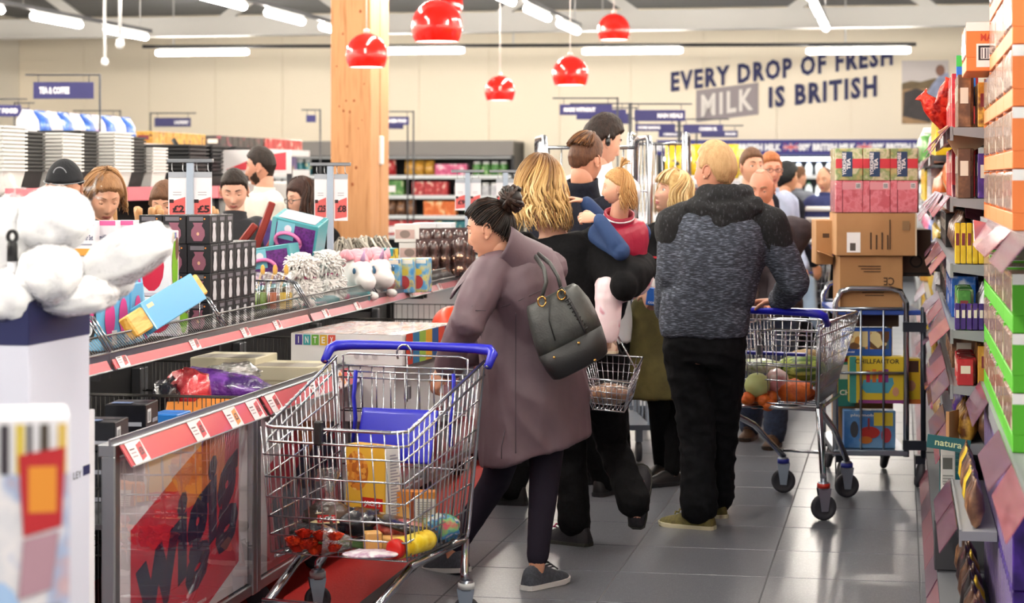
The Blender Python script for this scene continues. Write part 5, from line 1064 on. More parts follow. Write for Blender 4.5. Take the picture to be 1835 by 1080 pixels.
# ---- chrome roll cages
def rollcage(lab, M, w, d, h):
    o = setp(link('roll_cage', None, None, M=M), lab, 'cage')
    b = MB(); b.box((-w/2, 0, .19), (w/2, d, .22)); part('base', b, ZINC, o)
    for s in (-1, 1):
        b = MB(); x = s*w/2; c = .07; b.tube([(x, .02, .2), (x, .02, h-c), (x, .02+c*.3, h-c*.3), (x, .02+c, h), (x, d-.02-c, h), (x, d-.02-c*.3, h-c*.3), (x, d-.02, h-c), (x, d-.02, .2)], .0155, 10)
        for k in range(1, 4): b.tube([(x, .02+(d-.04)*k/4, h-.0), (x, .02+(d-.04)*k/4, .2)], .005, 6)
        for z in (.5, .85, 1.2, 1.55): b.tube([(x, .02, z), (x, d-.02, z)], .0065, 6)
        part('side_frame', b, CHROME, o)
    b = MB(); b.tube([(-w/2, d-.02, h-.05), (w/2, d-.02, h-.05)], .012, 8)
    for z in (.6, 1.1): b.tube([(-w/2, d-.02, z), (w/2, d-.02, z)], .008, 8)
    for k in range(1, 8): b.tube([(-w/2+w*k/8, d-.02, .2), (-w/2+w*k/8, d-.02, h-.05)], .005, 6)
    part('back_frame', b, CHROME, o)
    for x in (-w/2+.06, w/2-.06):
        for y in (.06, d-.06):
            b = MB(); b.box((x-.02, y-.025, .12), (x+.02, y+.025, .19)); c = part('castor', b, ZINC, o)
            b = MB(); b.lathe([(.02, -.014), (.055, -.014), (.062, 0), (.055, .014), (.02, .014)], 18, 0, TR((x, y, .062)) @ Matrix.Rotation(math.pi/2, 4, 'Y')); part('wheel', b, RUBBER, c)
    return o
rollcage('chrome roll cage trolley behind the two men, seen over their heads', Matrix.Translation(Vector((PX(1078, 300, 11.75).x-.02, 11.75, 0))) @ Matrix.Rotation(.06, 4, 'Z'), .6, .72, 1.86)
rollcage('second chrome roll cage beside the first, between toddler and staff woman', Matrix.Translation(Vector((PX(1160, 300, 12.75).x+.06, 12.75, 0))) @ Matrix.Rotation(-.12, 4, 'Z'), .34, .7, 1.9)
b = MB(); rn = random.Random(9)
for k in range(10):
    p0 = Vector((0, 0, 0)); pts = [p0]
    for j in range(9): p0 = p0+Vector((rn.uniform(-.022, .022), rn.uniform(-.02, .02), -.055)); pts.append(p0)
    b.tube(pts, .006, 5, flat=.4)
one('plastic_ties', 'tangle of white plastic ties hanging on the second roll cage', 'plastic', b, film('tie_film', 'f0ece8', .3, .7, .3), Matrix.Translation(PX(1163, 322, 12.76)), None)
# ---- stock cart with cartons and toys
sc = empty('stock_cart', 'tall steel stock cart loaded with cartons beside the right-hand shelves', 'cart', PX(1497, 318, 10.9).xy.to_3d(), AYAW*.35)
SCM = sc.matrix_basis; FR = K('262c38', .35, metal=.4); W_, D_ = .37, .75
for y in (0, D_):
    b = MB(); b.tube([(0, y, .16), (0, y, .97), (.03, y, 1.03), (.08, y, 1.045), (W_-.08, y, 1.045), (W_-.03, y, 1.03), (W_, y, .97), (W_, y, .16)], .0155, 10); part('end_frame', b, CHROME, sc)
    b = MB(); 
    for x in (W_*.36, W_*.68): b.tube([(x, y, .18), (x, y, .93)], .006, 6)
    for z in (.94, .6): b.tube([(0, y, z), (W_, y, z)], .008, 8)
    part('end_bars', b, ZINC, sc)
b = MB(); b.box((-.01, -.02, .165), (W_+.01, D_+.02, .195), bev=.004); part('deck', b, ZINC, sc)
b = MB(); b.box((-.01, 0, .905), (W_+.08, D_, .93), bev=.004); part('upper_deck', b, mat('blue_deck', '2c4a9c', .4), sc)
b = MB(); b.tube([(W_+.085, -.03, .16), (W_+.085, -.03, .95)], .014, 10); b.box((W_-.02, -.045, .82), (W_+.1, -.015, .87)); b.box((W_-.02, -.045, .2), (W_+.1, -.015, .25)); part('tow_post', b, FR, sc)
for (x, y) in ((.03, .05), (W_+.07, -.0), (.03, D_-.05), (W_-.03, D_-.05)):
    b = MB(); b.box((x-.025, y-.03, .125), (x+.025, y+.03, .17)); b.box((x-.026, y-.01, .06), (x-.021, y+.02, .13)); b.box((x+.021, y-.01, .06), (x+.026, y+.02, .13)); c = part('castor', b, FR, sc)
    b = MB(); b.lathe([(.02, -.016), (.06, -.016), (.068, -.006), (.068, .006), (.06, .016), (.02, .016)], 20, 0, TR((x, y, .068)) @ Matrix.Rotation(math.pi/2+.2, 4, 'Y')); part('wheel', b, RUBBER, c)
def SCw(x, y, z, rz=0): return SCM @ TR((x, y, z), rz)
INK = K('4a3420', .7)
def small_text(fc, x0, z0, n, w, dz=.05, m=INK): return [(fc, 'r', (x0, z0-dz*k, x0+w*(.6+.4*((k*5) % 4)/4), z0-dz*k-.018), m, 'small_print') for k in range(n)]
P = carton('cardboard_box', 'box', (.33, .4, .285), CARD, [('front', 't', ('CE', .22, .47, .15, .17), INK)]+small_text('front', .3, .74, 3, .5)+small_text('front', .35, .3, 3, .45)+[('front', 'r', (.0, .97, 1, 1), CARDIN, 'tape')])
P.spawn(SCw(.19, .22, .931) @ TR((0, 0, .285), 0, 0, math.pi), 'upside-down cardboard box printed CE, bottom of the stack on the stock cart')
P = carton('cardboard_box', 'box', (.42, .4, .225), CARD, [('front', 'r', (.13, .08, .3, .55), WHITE, 'paper_label'), ('front', 'r', (.17, .12, .24, .3), K('55504c'), 'barcode')]+[('front', 'r', (.42+.07*k, .15, .44+.07*k, .55-.06*(k % 2)), INK, 'small_print') for k in range(4)]+[('front', 'r', (.66, .15, .675, .85), INK, 'small_print'), ('front', 'r', (.82, .6, .91, .82), K('8a6a48'), 'printed_mark'), ('front', 'r', (.98, .0, 1, 1), K('c8b8a0', .3), 'tape')])
P.spawn(SCw(.215, .2, 1.217), 'wide cardboard box with a white paper label in the middle of the stock cart stack')
P = carton('cardboard_box', 'box', (.16, .4, .25), mat('dark_card', '6b5545', .75), [('front', 'd', (.5, .32, .22, .14), K('2c241e')), ('front', 'd', (.5, .32, .16, .1), K('6b5545')), ('front', 'r', (.1, .03, .9, .08), K('2c241e'), 'printed_mark')])
P.spawn(SCw(.45, .42, 1.1), 'grey brown cardboard box jutting out at the right of the stock cart stack')
P = carton('cardboard_box', 'box', (.09, .3, .24), CARD, [('front', 'r', (.4, .6, .8, .7), INK, 'printed_mark')]); P.spawn(SCw(-.035, .42, 1.16), 'narrow cardboard box edge jutting out at the left of the stock cart stack')
b = MB(); b.box((-.08, 0, 0), (0, .25, .004), 0, TR((0, 0, 0), 0, 0, .35)); one('cardboard_flap', 'torn cardboard flap hanging at the left of the stock cart stack', 'cardboard', b, CARD, SCw(0, .1, 1.205))
LAND = mat('tea_picture', 'a8b878', .35, col2=('d8d4b0', '88a468', 'c4b87c'), scale=14, lo=.35, hi=.65, rnd=1, coat=.4); TRED = mat('tea_red', 'd8404c', .35, coat=.4); TPK = mat('tea_pink', 'e07480', .35, col2=('ea8c98', 'd46470'), scale=20, coat=.4, rnd=1); TEAB = K('2c4a6c', .4)
PT = carton('tea_pack', 'tea', (.142, .3, .168), LAND, [('front', 'r', (.0, .38, 1, .68), TRED), ('right', 'r', (.0, .0, 1, 1), K('a85a38')), ('front', 'r', (.24, .12, .62, .9), TEAB, 'name_panel')], .003)
b = MB(); V, Fs, w = text('YORKSHIRE', .05)
for s, dx in (('YORKSHIRE', -.018), ('TEA', .012)):
    put_text(b, s, .02, TR((-.012+dx*.75, -.1525, .087)) @ Matrix.Rotation(-math.pi/2, 4, 'Y'), width=.118 if s != 'TEA' else .06, bold=.04)
PT.part('lettering', b, WHITE)
PT2 = carton('tea_pack', 'tea', (.142, .3, .168), TPK, [('front', 'r', (.24, 0, .27, 1), K('8a2c3c')), ('front', 'r', (.25, .72, 1, .96), K('e8a0a8')), ('front', 'r', (.74, .76, .92, .93), WHITE, 'barcode_panel')]+[('front', 'r', (.76+.03*k, .78, .775+.03*k, .91), K('2a2a30'), 'barcode') for k in range(5)]+[('right', 'r', (0, 0, 1, 1), K('a85a38'))], .003)
for i, nm in enumerate(('leftmost', 'middle', 'rightmost')):
    for P_, z, rw in ((PT2, 1.445, 'pink-sided'), (PT, 1.615, 'green picture')): P_.spawn(SCw(.072+.1435*i, .15, z), '%s %s tea pack on top of the stock cart stack' % (nm, rw))
b = MB(); b.box((-.002, -.005, 1.443), (.438, .306, 1.789), bev=.008); one('shrink_film', 'clear shrink film around the six tea packs', 'film', b, film('shrink', rough=.12, alpha=-.05, bump=.8, bscale=12), SCM)
PIC = mat('toy_picture', '3a6aa8', .4, col2=('e8c040', 'b83828', '2c8a58', 'd8d8d0', '2c4c90'), scale=16, pattern='voronoi'); PIC2 = mat('toy_picture_warm', 'c89040', .4, col2=('6a4a30', 'e8d8a0', '486a88', 'b83020'), scale=22, pattern='voronoi'); PBLUE = K('2458b8', .4)
P = carton('toy_box', 'toy', (.26, .1, .145), PBLUE, [('front', 'r', (.15, .25, .52, .9), PIC2, 'printed_picture'), ('front', 'r', (.56, .25, .95, .9), PIC2, 'printed_picture'), ('front', 'd', (.08, .5, .04, .12), WHITE), ('front', 't', ('playmobil', .14, .14, .09, .22), WHITE)])
P.spawn(SCw(.17, .1, .685), 'wide blue toy set box, upper one on the stock cart')
P = carton('toy_box', 'toy', (.24, .3, .2), K('c8a030'), [('front', 'd', (.2, .5, .14, .4), K('d8402c')), ('front', 'd', (.2, .5, .09, .28), K('58a8b0')), ('front', 'r', (.55, .1, .95, .9), PIC)])
P.spawn(SCw(.14, .3, .485), 'yellow toy box partly behind the big lolly maker box on the stock cart')
P = carton('toy_box', 'toy', (.29, .1, .245), K('d8bc30', .4), [('front', 'r', (0, 0, .12, 1), K('3a9088')), ('front', 't', ('CHILLFACTOR', .5, .9, .1, .8), K('1c1c20')), ('front', 'p', ((.22, .32), (.3, .22), (.7, .22), (.8, .42), (.78, .55), (.25, .5)), K('4aa0b8'), 'printed_picture')]+
    [('front', 'r', (.3+.11*k, .45, .37+.11*k, .7+.03*(k % 2)), K(c), 'printed_picture') for k, c in enumerate(('c83050', 'd8742c', 'c83050', '7a3c90'))]+[('front', 'd', (.83, .25, .06, .1), K('c89070')), ('front', 'r', (.16, 0, 1, .07), K('8a3c80'))])
P.spawn(SCw(.22, .06, .44), 'yellow ice lolly maker toy box in the middle of the stock cart')
P = carton('toy_box', 'toy', (.1, .1, .24), K('e0bc28', .4), [('front', 'r', (.1, .7, .9, .95), K('4a2c20')), ('front', 'd', (.5, .4, .25, .12), K('c89070')), ('front', 'r', (0, 0, 1, .1), K('d8742c'))]); P.spawn(SCw(.405, .13, .43), 'tall yellow toy box with a child picture at the right end of the stock cart')
P = carton('toy_box', 'toy', (.27, .1, .2), mat('sky_print', '3c78c0', .4, col2='78a8d8', scale=5), [('front', 't', ('playmobil', .38, .87, .09, .5), WHITE), ('front', 'd', (.2, .5, .08, .22), K('3a3c44')), ('front', 'd', (.5, .42, .2, .16), K('b8302c')), ('front', 'd', (.42, .22, .13, .1), K('c8742c')), ('front', 'r', (.46, .5, .5, .8), K('8a3030')), ('front', 'd', (.82, .35, .1, .2), K('c0404c')), ('front', 'r', (.58, .6, .95, .95), K('e0c840'))])
P.spawn(SCw(.185, .1, .196), 'blue toy set box with a fire picture, bottom of the stock cart')
P = carton('cardboard_box', 'box', (.3, .35, .22), CARD, []); P.spawn(SCw(.19, .5, .196), 'plain brown box at the rear bottom of the stock cart')
P = carton('cardboard_box', 'box', (.3, .3, .07), mat('dark_card', '6b5545', .75), []); P.spawn(SCw(.2, .3, .834), 'flat dark cardboard tray on top of the toys in the stock cart')
P = carton('toy_box', 'toy', (.11, .1, .235), K('2c8078', .4), [('front', 'r', (.25, .62, .75, .95), K('d0d4d8')), ('front', 't', ('CHI', .55, .32, .12, .6), WHITE)]); P.spawn(SCw(.06, .16, .41), 'teal toy box at the left of the lolly maker box on the stock cart')
# ================================================================ PROMOTION BINS (left)
def IS(v, u, z=0, rz=0): return AM @ TR((v, u, z), rz)            # island frame: local x = v (towards the aisle), y = u (along it)
def isl(p): u, v = UV(p); return v, u
PINKR = mat('price_rail_pink', 'd0525c', .25, coat=.6); PINKL = mat('price_rail_pale', 'e8a0a8', .2, coat=.6); TKT = mat('ticket_paper', 'f0e4e6', .3, coat=.5); TKR = K('c8404a', .3); TKO = K('e08a3c', .3); TKD = K('4a2028', .4)
def ticket(mb, M, w, h, price, col=1):       # white shelf ticket with a red lozenge and price, printed flat; mats: paper, red, orange, dark
    rect(mb, M, -w/2, -h/2, w/2, h/2, 0); poly(mb, M, [(.0, -h*.42), (w*.38, -h*.3), (w*.44, h*.42), (w*.06, h*.3)], col, .0006); put_text(mb, price, h*.36, M @ TR((w*.22, -.0012, 0)), 3, width=w*.26, bold=.04)
    for k in range(3): rect(mb, M, -w*.42, h*(.2-.16*k), -w*.1, h*(.14-.16*k), 3 if k == 0 else 4, .0006)
TM = [TKT, TKR, TKO, TKD, K('a89098')]
def railM(x, z, tilt, y):                       # print plane on a rail facing +x, tilted back
    return TR((x, y, z)) @ Matrix.Rotation(tilt, 4, 'Y') @ Matrix.Rotation(math.pi/2, 4, 'Z')
def price_rail(P, L, x, z, h, tilt, tickets, body, parent=None, label=None, gap=.02):
    M = TR((x, 0, z)) @ Matrix.Rotation(tilt, 4, 'Y'); b = MB(); b.box((-.004, gap, -h/2), (.0, L-gap, h/2), 0, M); b.box((-.002, gap, h/2-.001), (.004, L-gap, h/2+.003), 1, M); b.box((-.002, gap, -h/2-.003), (.004, L-gap, -h/2+.001), 1, M)
    i = P.part('price_rail', b, [body, STEEL], parent, label)
    for y, pr, c in tickets:
        b = MB(); ticket(b, railM(x+.001*math.cos(tilt), z, tilt, y) @ TR((0, -.0015, 0)), h*1.7, h*.98, pr, c); P.part('price_ticket', b, TM, i)
    return i
# ---- lower bins
PANW = mat('poster_white', 'e4dde2', .3, coat=.1); PRED = mat('poster_red', 'cc2a42', .3, coat=.2); PORG = mat('poster_orange', 'e07c48', .3, coat=.2); PNAV = mat('poster_navy', '1e2240', .3, coat=.1)
LB, LBD, LBH = 1.38, 1.0, .83
def lower_bin(letters):
    P = Proto('promotion_bin', 'display bin')
    for y in (.0, LB-.045):
        for x in (-.045, -LBD):
            b = MB(); b.box((x, y, .12), (x+.045, y+.045, .80), bev=.004); P.part('post', b, STEEL)
    b = MB(); b.box((-.05, .045, .12), (-.005, LB-.045, .16), bev=.004); b.box((-LBD, .045, .12), (-LBD+.04, LB-.045, .16)); P.part('bottom_rail', b, STEEL)
    b = MB(); b.box((-.055, .0, .795), (.0, LB, .835), bev=.004); b.box((-.02, 0, .83), (-.012, LB, .85)); P.part('top_rail', b, STEEL)
    b = MB(); b.box((-.03, .05, .165), (-.02, LB-.05, .785)); p = P.part('front_panel', b, PANW)
    f = TR((-.0195, LB/2, .475), math.pi/2); w, h = LB-.1, .62; b = MB()           # the printed poster
    X = lambda x: (x-.5)*w; Z = lambda z: (z-.5)*h
    poly(b, f, [(X(.1), Z(.0)), (X(.62), Z(0)), (X(.92), Z(.16)), (X(.92), Z(.97)), (X(.72), Z(.97)), (X(.1), Z(.62))], 0, .0005); poly(b, f, [(X(.38), Z(.79)), (X(.72), Z(.97)), (X(.8), Z(.97)), (X(.8), Z(.62)), (X(.5), Z(.6))], 1, .001)
    V, Fs, tw = text(letters, .045); V = V*np.array([.78*w/tw, 1, .62*h]); V[:, 2] += V[:, 0]*.26; b.add(V+np.array([X(.52), -.0015, Z(.42)]), Fs, 2, f)
    put_text(b, "when it's gone, it's gone", .022, f @ TR((X(.45), -.0015, Z(.06))), 3, width=.5)
    P.part('printed_poster', b, [PRED, PORG, PNAV, PANW], p)
    b = MB(); n = 14
    for j in range(2):
        V = [(-.002+.001*math.sin(i*.9+j), .05+(LB-.1)*i/n, .165+.62*j) for i in range(n+1)]; b.V.append(np.array(V)); b.n += n+1; b.T.append(np.full(n+1, .5))
    b.F = [(i, i+1, n+2+i, n+1+i) for i in range(n)]; b.M = [0]*n; b.S = [True]*n; P.part('clear_cover', b, film('poster_cover', rough=.02, alpha=-.02, bump=.04, bscale=3))
    for y in (.02, LB-.02):
        b = MB()
        for k in range(26): b.tube([(-.06-.0355*k, y, .16), (-.06-.0355*k, y, .83)], .002, 4)
        for z in (.3, .5, .7, .83): b.tube([(-.03, y, z), (-LBD, y, z)], .0032, 5)
        P.part('wire_divider', b, BLACKWIRE)
    b = MB(); b.box((-LBD+.02, .0, .58), (-.04, LB, .595)); P.part('bin_floor', b, DKGREY)
    b = MB(); b.box((-LBD-.004, 0, .1), (-LBD, LB, 1.0)); P.part('back_panel', b, K('1c1b1d', .6))
    for y in (.3, LB-.3):
        b = MB(); b.box((-.12, y-.02, .1), (-.07, y+.02, .13)); c = P.part('castor', b, ZINC)
        b = MB(); b.lathe([(.02, -.013), (.045, -.013), (.05, 0), (.045, .013), (.02, .013)], 16, 0, TR((-.095, y, .05)) @ Matrix.Rotation(math.pi/2, 4, 'X')); P.part('wheel', b, RUBBER, c)
    return P
LB0 = lower_bin('wigig'); price_rail(LB0, LB, .028, .80, .075, -.55, ((.11, '£8', 1), (.66, '£5', 1), (1.02, '£3', 2), (1.27, '£6', 1)), PINKR)
UL = [5.82+(LB+.004)*k for k in range(5)]
for u, lab in zip(UL, ('nearest red-postered promotion bin with black boxes in it', 'second promotion bin behind the near trolley', 'third promotion bin, in front of the stooping woman', 'fourth promotion bin, mostly hidden by the woman in mauve', 'farthest promotion bin of the row')):
    LB0.spawn(IS(-2.30, u), lab)
# ---- upper wire shelves
UB = 2.34
def upper_shelf():
    P = Proto('wire_shelf', 'display shelf'); D = .82
    b = MB(); n = int(UB/.022)
    for k in range(n+1):
        y = UB*k/n; b.tube([(0, y, 1.05), (-.045, y, 1.10)], .0016, 4)
    b.tube([(-.045, 0, 1.10), (-.045, UB, 1.10)], .004, 6); b.tube([(-.0, 0, 1.05), (0, UB, 1.05)], .004, 6); P.part('front_wires', b, mat('wire_grey', '8c8a8a', .3, 1))
    b = MB()
    for k in range(46): b.tube([(0, .02+(UB-.04)*k/45, 1.018), (-D, .02+(UB-.04)*k/45, 1.018)], .0018, 4)
    for x in (-.05, -.3, -.55, -.8): b.tube([(x, 0, 1.014), (x, UB, 1.014)], .004, 5)
    P.part('floor_wires', b, BLACKWIRE)
    for y in (.012, 1.17, UB-.012):
        b = MB()
        for dx in (0, .012): b.tube([(dx-.005, y, 1.055), (dx-.075, y, 1.165), (dx-.1, y, 1.172), (-.33, y, 1.172)], .0038, 6)
        for k in range(6): b.tube([(-.1-.045*k, y, 1.172), (-.1-.045*k, y, 1.02)], .0025, 4)
        P.part('divider', b, CHROME)
    b = MB(); b.box((-.016, .0, .985), (-.004, UB, 1.052)); P.part('front_lip', b, STEEL)
    for y in (.03, UB/2, UB-.05):
        b = MB(); b.box((-D, y, 0), (-D+.05, y+.03, 1.02)); b.box((-D, y, .96), (-.02, y+.02, .985)); P.part('leg', b, K('222124', .5))
    b = MB(); b.box((-D-.01, 0, .05), (-D, UB, .99)); P.part('back_panel', b, K('1c1b1d', .6))
    return P
U0 = upper_shelf(); price_rail(U0, UB, .0, 1.018, .056, -.5, ((.1, '£9', 1), (.82, '£8', 1), (1.42, '£3', 1), (1.85, '£6', 1)), PINKR)
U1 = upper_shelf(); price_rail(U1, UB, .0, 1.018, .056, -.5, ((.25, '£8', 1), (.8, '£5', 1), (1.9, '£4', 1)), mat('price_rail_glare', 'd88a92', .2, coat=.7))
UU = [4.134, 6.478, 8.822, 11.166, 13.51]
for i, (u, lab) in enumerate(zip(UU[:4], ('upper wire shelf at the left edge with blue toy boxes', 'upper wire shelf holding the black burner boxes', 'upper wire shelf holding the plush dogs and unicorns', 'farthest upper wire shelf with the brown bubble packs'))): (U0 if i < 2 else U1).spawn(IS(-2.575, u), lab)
b = MB(); b.box((-3.58, 4.2, .02), (-3.45, 13.4, .9), bev=.01); b.box((-3.58, 4.2, .9), (-3.56, 13.4, .96)); one('promotion_bin', 'long dark bin on the far side of the island, before the shoppers', 'display bin', b, DKGREY, AM)
b = MB(); b.box((-2.3, 5.3, 0), (-2.02, 12.7, .004)); b.box((-2.035, 5.3, .0), (-1.985, 12.7, .006), 1); b.box((-3.2, 5.3, 0), (-2.3, 12.7, .003))
one('floor_mat', 'red mat with a dark edge running along the floor under the bins', 'mat', b, [mat('red_mat', 'b01c18', .55, bump=.1, bscale=90), K('3a3638', .7)], AM)
# ---- price posts
def price_post(px, ytop, Y, lab, cards, gl):
    p = PX(px, ytop, Y); o = empty('price_post', lab, 'sign', (p.x, p.y, 0), -.05); z = p.z
    b = MB(); b.box((-.016, -.012, 1.0), (.016, .012, z), bev=.002); part('post', b, mat('pale_blue_post', 'a4b0c0', .35), o)
    b = MB(); b.box((-.105, -.016, z-.004), (.105, .016, z+.014), bev=.003); part('crossbar', b, STEEL, o)
    for (x, pr, w, h) in cards:
        b = MB(); b.box((x-w/2, -.003, z-.045-h), (x+w/2, .0, z-.045)); c = part('price_card', b, mat('card_white', 'e6e2e6', .3, coat=.4), o); f = TR((x, -.0032, z-.045-h/2)); b = MB()
        poly(b, f, [(-w*.42, -h*.46), (w*.46, -h*.44), (w*.46, -h*.04), (-w*.3, -h*.15)] if h > .25 else [(-w*.44, -h*.46), (w*.44, -h*.42), (w*.44, h*.0), (-w*.44, -h*.1)], 0); put_text(b, pr, h*.15, f @ TR((.005, -.0012, -h*.24)), 1, width=w*.66, bold=.04); rect(b, f, -w*.45, -h*.12, -w*.2, -h*.05, 1, .0006)
        for k in range(2): rect(b, f, -w*.24, h*(.1-.05*k), w*.22, h*(.085-.05*k), 2, .0006)
        part('printed_price', b, [K('d4605e', .3), K('2c1418', .4), K('a8a0a8')], c)
        for q in (-.3, .3):
            b = MB(); b.tube([(x+q*w, -.002, z), (x+q*w, -.006, z-.035), (x+q*w+.006, -.006, z-.045)], .0025, 5); part('hook', b, STEEL, o)
        b = MB(); b.box((x-w/2, -.005, z-.07), (x+w/2, -.0035, z-.045)); part('clear_clip', b, K('a8acb4', .2), c)
price_post(341, 290, 9.3, 'near pale blue price post by the black boxes, cards reading £2 and £5', ((-.058, '£2', .082, .225), (.056, '£5', .085, .225)), 0)
price_post(592, 296, 10.6, 'farther pale blue price post by the timber pillar, cards reading £25 and £8', ((-.05, '£25', .065, .24), (.055, '£8', .07, .24)), 0)
price_post(838, 308, 13.2, 'small price post beyond the brown bubble packs, left one', ((-.045, '£9', .07, .2), (.05, '£7', .07, .2)), 0)
price_post(906, 308, 13.4, 'small price post beside the blonde hair, right one', ((-.035, '£9', .05, .2), (.04, '£7', .06, .2)), 0)
# ---- goods on the upper wire shelves
ZS = 1.022
def on(px, Y, v=None):                             # a spot on the wire shelf floor under a photo column
    p = PX(px, 318, Y); p.z = ZS; return p
def at_v(px, v, z=ZS): p = PV(px, 318, v); p.z = z; return p
DKB = mat('black_carton', '18171d', .4); GRYP = K('6c6870', .4); PINKP = K('8c5668', .4); WHP = K('c8c6cc', .4); YELP = K('b4b078', .4)
def urn(fc, x, z, rx, rz, m): return [(fc, 'p', [(x+rx*a, z+rz*c) for a, c in ((-.6, -1), (.6, -1), (1, -.4), (.95, .2), (.55, .65), (.75, 1), (-.75, 1), (-.55, .65), (-.95, .2), (-1, -.4))], m, 'printed_burner')]
def vase(fc, x, z, rx, rz, m): return [(fc, 'p', [(x+rx*a, z+rz*c) for a, c in ((-.7, -1), (.7, -1), (1, -.5), (.75, .1), (.6, .4), (.8, .8), (.5, 1), (-.5, 1), (-.8, .8), (-.6, .4), (-.75, .1), (-1, -.5))], m, 'printed_burner')]
def burner(m, big=True): return carton('burner_box', 'box', (.096, .096, .114), DKB, [('front', 'r', (.12, .8, .72, .94), GRYP, 'name_strip'), ('front', 'd', (.78, .87, .04, .03), TKO)]+urn('front', .5, .42, .3, .32, m)+[('right', 'r', (.2, .8, .8, .92), GRYP, 'name_strip')]+vase('right', .5, .4, .24, .33, WHP)+[('front', 'd', (.5, .35, .06, .06), K('d8a888'))], .002)
B1, B2 = burner(PINKP), burner(YELP)
b0 = PX(376, 318, 8.14); v0, u0 = isl(b0)
for lv in range(4):
    for k in range(6 if lv < 3 else 3):
        for w in range(3 if k == 0 else (2 if lv >= 2 and k == 1 else 1)):
            if lv < 2 and w > 1: continue
            y2 = k == 5 and lv == 2
            (B2 if y2 else B1).spawn(IS(v0-.049-.099*w+.002*((k*3+lv) % 3), u0+.049+.098*k, ZS+.1152*lv, 0),
                'black oil burner box with a pale green picture at the far end of the stack' if y2 else 'black boxed oil burner with a pink or white picture in the big stack', None if y2 else 'black oil burner boxes')
# jelly ball boxes
BW = K('e8e6ea', .35, coat=.4)
def ballbox(w, d, h, c1, c2): return carton('exercise_ball_box', 'box', (w, d, h), BW, [('front', 'd', (.55, .45, .3, .38), c1, 'printed_ball'), ('front', 'd', (.55, .38, .26, .2), c1, 'printed_ball'), ('right', 'd', (.5, .45, .34, .4), c2, 'printed_ball'), ('right', 'd', (.72, .72, .2, .18), K('6a4a3a'), 'printed_picture'), ('right', 'r', (.1, .88, .6, .97), K('4a3c8c'), 'brand_strip')]+
    [(fc, 'r', (.1+.1*k, .88, .19+.1*k, .97), K(c), 'colour_letters') for fc in ('right',) for k, c in enumerate(('d83c3c', 'e8a030', '48a848', '3878c8', '8048a0'))]+[('front', 'r', (0, 0, 1, .05), K('c8c0cc'))], .003)
GB, RB, BB = mat('green_ball', '7ab428', .3), mat('red_ball', 'c81c3c', .3), mat('blue_ball', '2890b8', .3)
def put(P, px, Y, z, rz, lab, group=None, tilt=None):
    p = PX(px, 318, Y); M = TR((p.x, p.y, z), AYAW+rz); P.spawn(M @ tilt if tilt is not None else M, lab, group)
put(ballbox(.19, .13, .15, RB, GB), 287, 8.0, ZS, .0, 'white exercise ball box with a red ball, lower one of two')
put(ballbox(.165, .11, .25, RB, GB), 276, 8.0, ZS+.153, .05, 'white box with red and green exercise balls printed on it, upper one of two')
put(ballbox(.13, .13, .2, GB, BB), 338, 8.5, ZS, -.12, 'white exercise ball box with a blue ball beside the black boxes')
for i, (px, Y, c) in enumerate(((176, 7.3, 'pink'), (200, 7.45, 'magenta'), (226, 7.6, 'orange'))):
    P = carton('toy_box', 'toy', (.085, .16, .22), mat('sky_blue_card', '6ab0d8', .35), [('front', 'd', (.5, .5, .3, .36), K('18181c')), ('front', 'd', (.5, .6, .2, .16), K('d8408c')), ('front', 'd', (.5, .36, .14, .12), K('e0e0e4')), ('right', 'd', (.5, .5, .3, .3), K('d8408c')), ('right', 'r', (.6, .06, .9, .3), WHITE, 'barcode_panel'), ('front', 'r', (0, .0, .12, 1), K('e0a030'))])
    put(P, px, Y, ZS, .05*i, ('leftmost', 'middle', 'rightmost')[i]+' light blue toy box with black and pink picture on the wire shelf')
P = carton('lilo_box', 'toy', (.09, .05, .3), mat('pool_blue', '7cc0e4', .35), [('front', 'r', (.1, .3, .9, .66), K('3a78c0'), 'printed_picture'), ('front', 'r', (0, .82, 1, 1), K('e8a83c')), ('front', 't', ('8 a 8', .5, .16, .05, .5), K('202028')), ('front', 'r', (.9, 0, 1, 1), K('d85090'))])
put(P, 245, 7.75, ZS, .2, 'tall thin blue box leaning behind the wooden tray pack', None, Matrix.Rotation(-.12, 4, 'Y'))
for i, (px, Y) in enumerate(((158, 9.0), (196, 9.05), (228, 9.1))):
    P = carton('humidifier_box', 'box', (.095, .1, .15), K('ece8ee', .35), [('front', 'r', (0, .86, 1, 1), K('e0609c')), ('front', 't', ('Humidifier Set', .5, .52, .16, .9), K('2c3468')), ('front', 'r', (.0, 0, 1, .2), K('e8a040')), ('front', 'r', (.05, .3, .9, .34), K('9898a8'), 'small_print')])
    put(P, px, Y, ZS+.27, 0, ('left', 'middle', 'right')[i]+' white humidifier set box with pink top, standing on a white carton')
    P = carton('shelf_carton', 'box', (.098, .1, .268), K('dcd8dc', .5), [('front', 'r', (0, .0, 1, .3), K('e0a04c'))]); put(P, px, Y, ZS, 0, 'plain white carton under the '+('left', 'middle', 'right')[i]+' humidifier set box')
a, c = PX(218, 570, 7.15), PX(345, 494, 7.75); d = (c-a).normalized()
bt = empty('bed_tray', 'pine bed tray in a bright blue sleeve lying aslant on the shelf edge', 'tray', a); Q = frame(d, (-.55, -.45, .6)).to_4x4(); L = (c-a).length
b = MB(); b.box((-.02, 0, -.085), (.02, L, .0), bev=.006); part('tray', b, mat('raw_pine', 'd8a040', .5, col2=('e4b45c', 'c88c30'), scale=4, stretch=(8, 1, 8)), bt, None, Q)
b = MB(); b.box((-.026, L*.2, -.1), (.026, L*.92, .012), bev=.003); b2 = part('sleeve', b, mat('sleeve_blue', '58a8d8', .3, coat=.5), bt, 'bright blue card sleeve', Q)
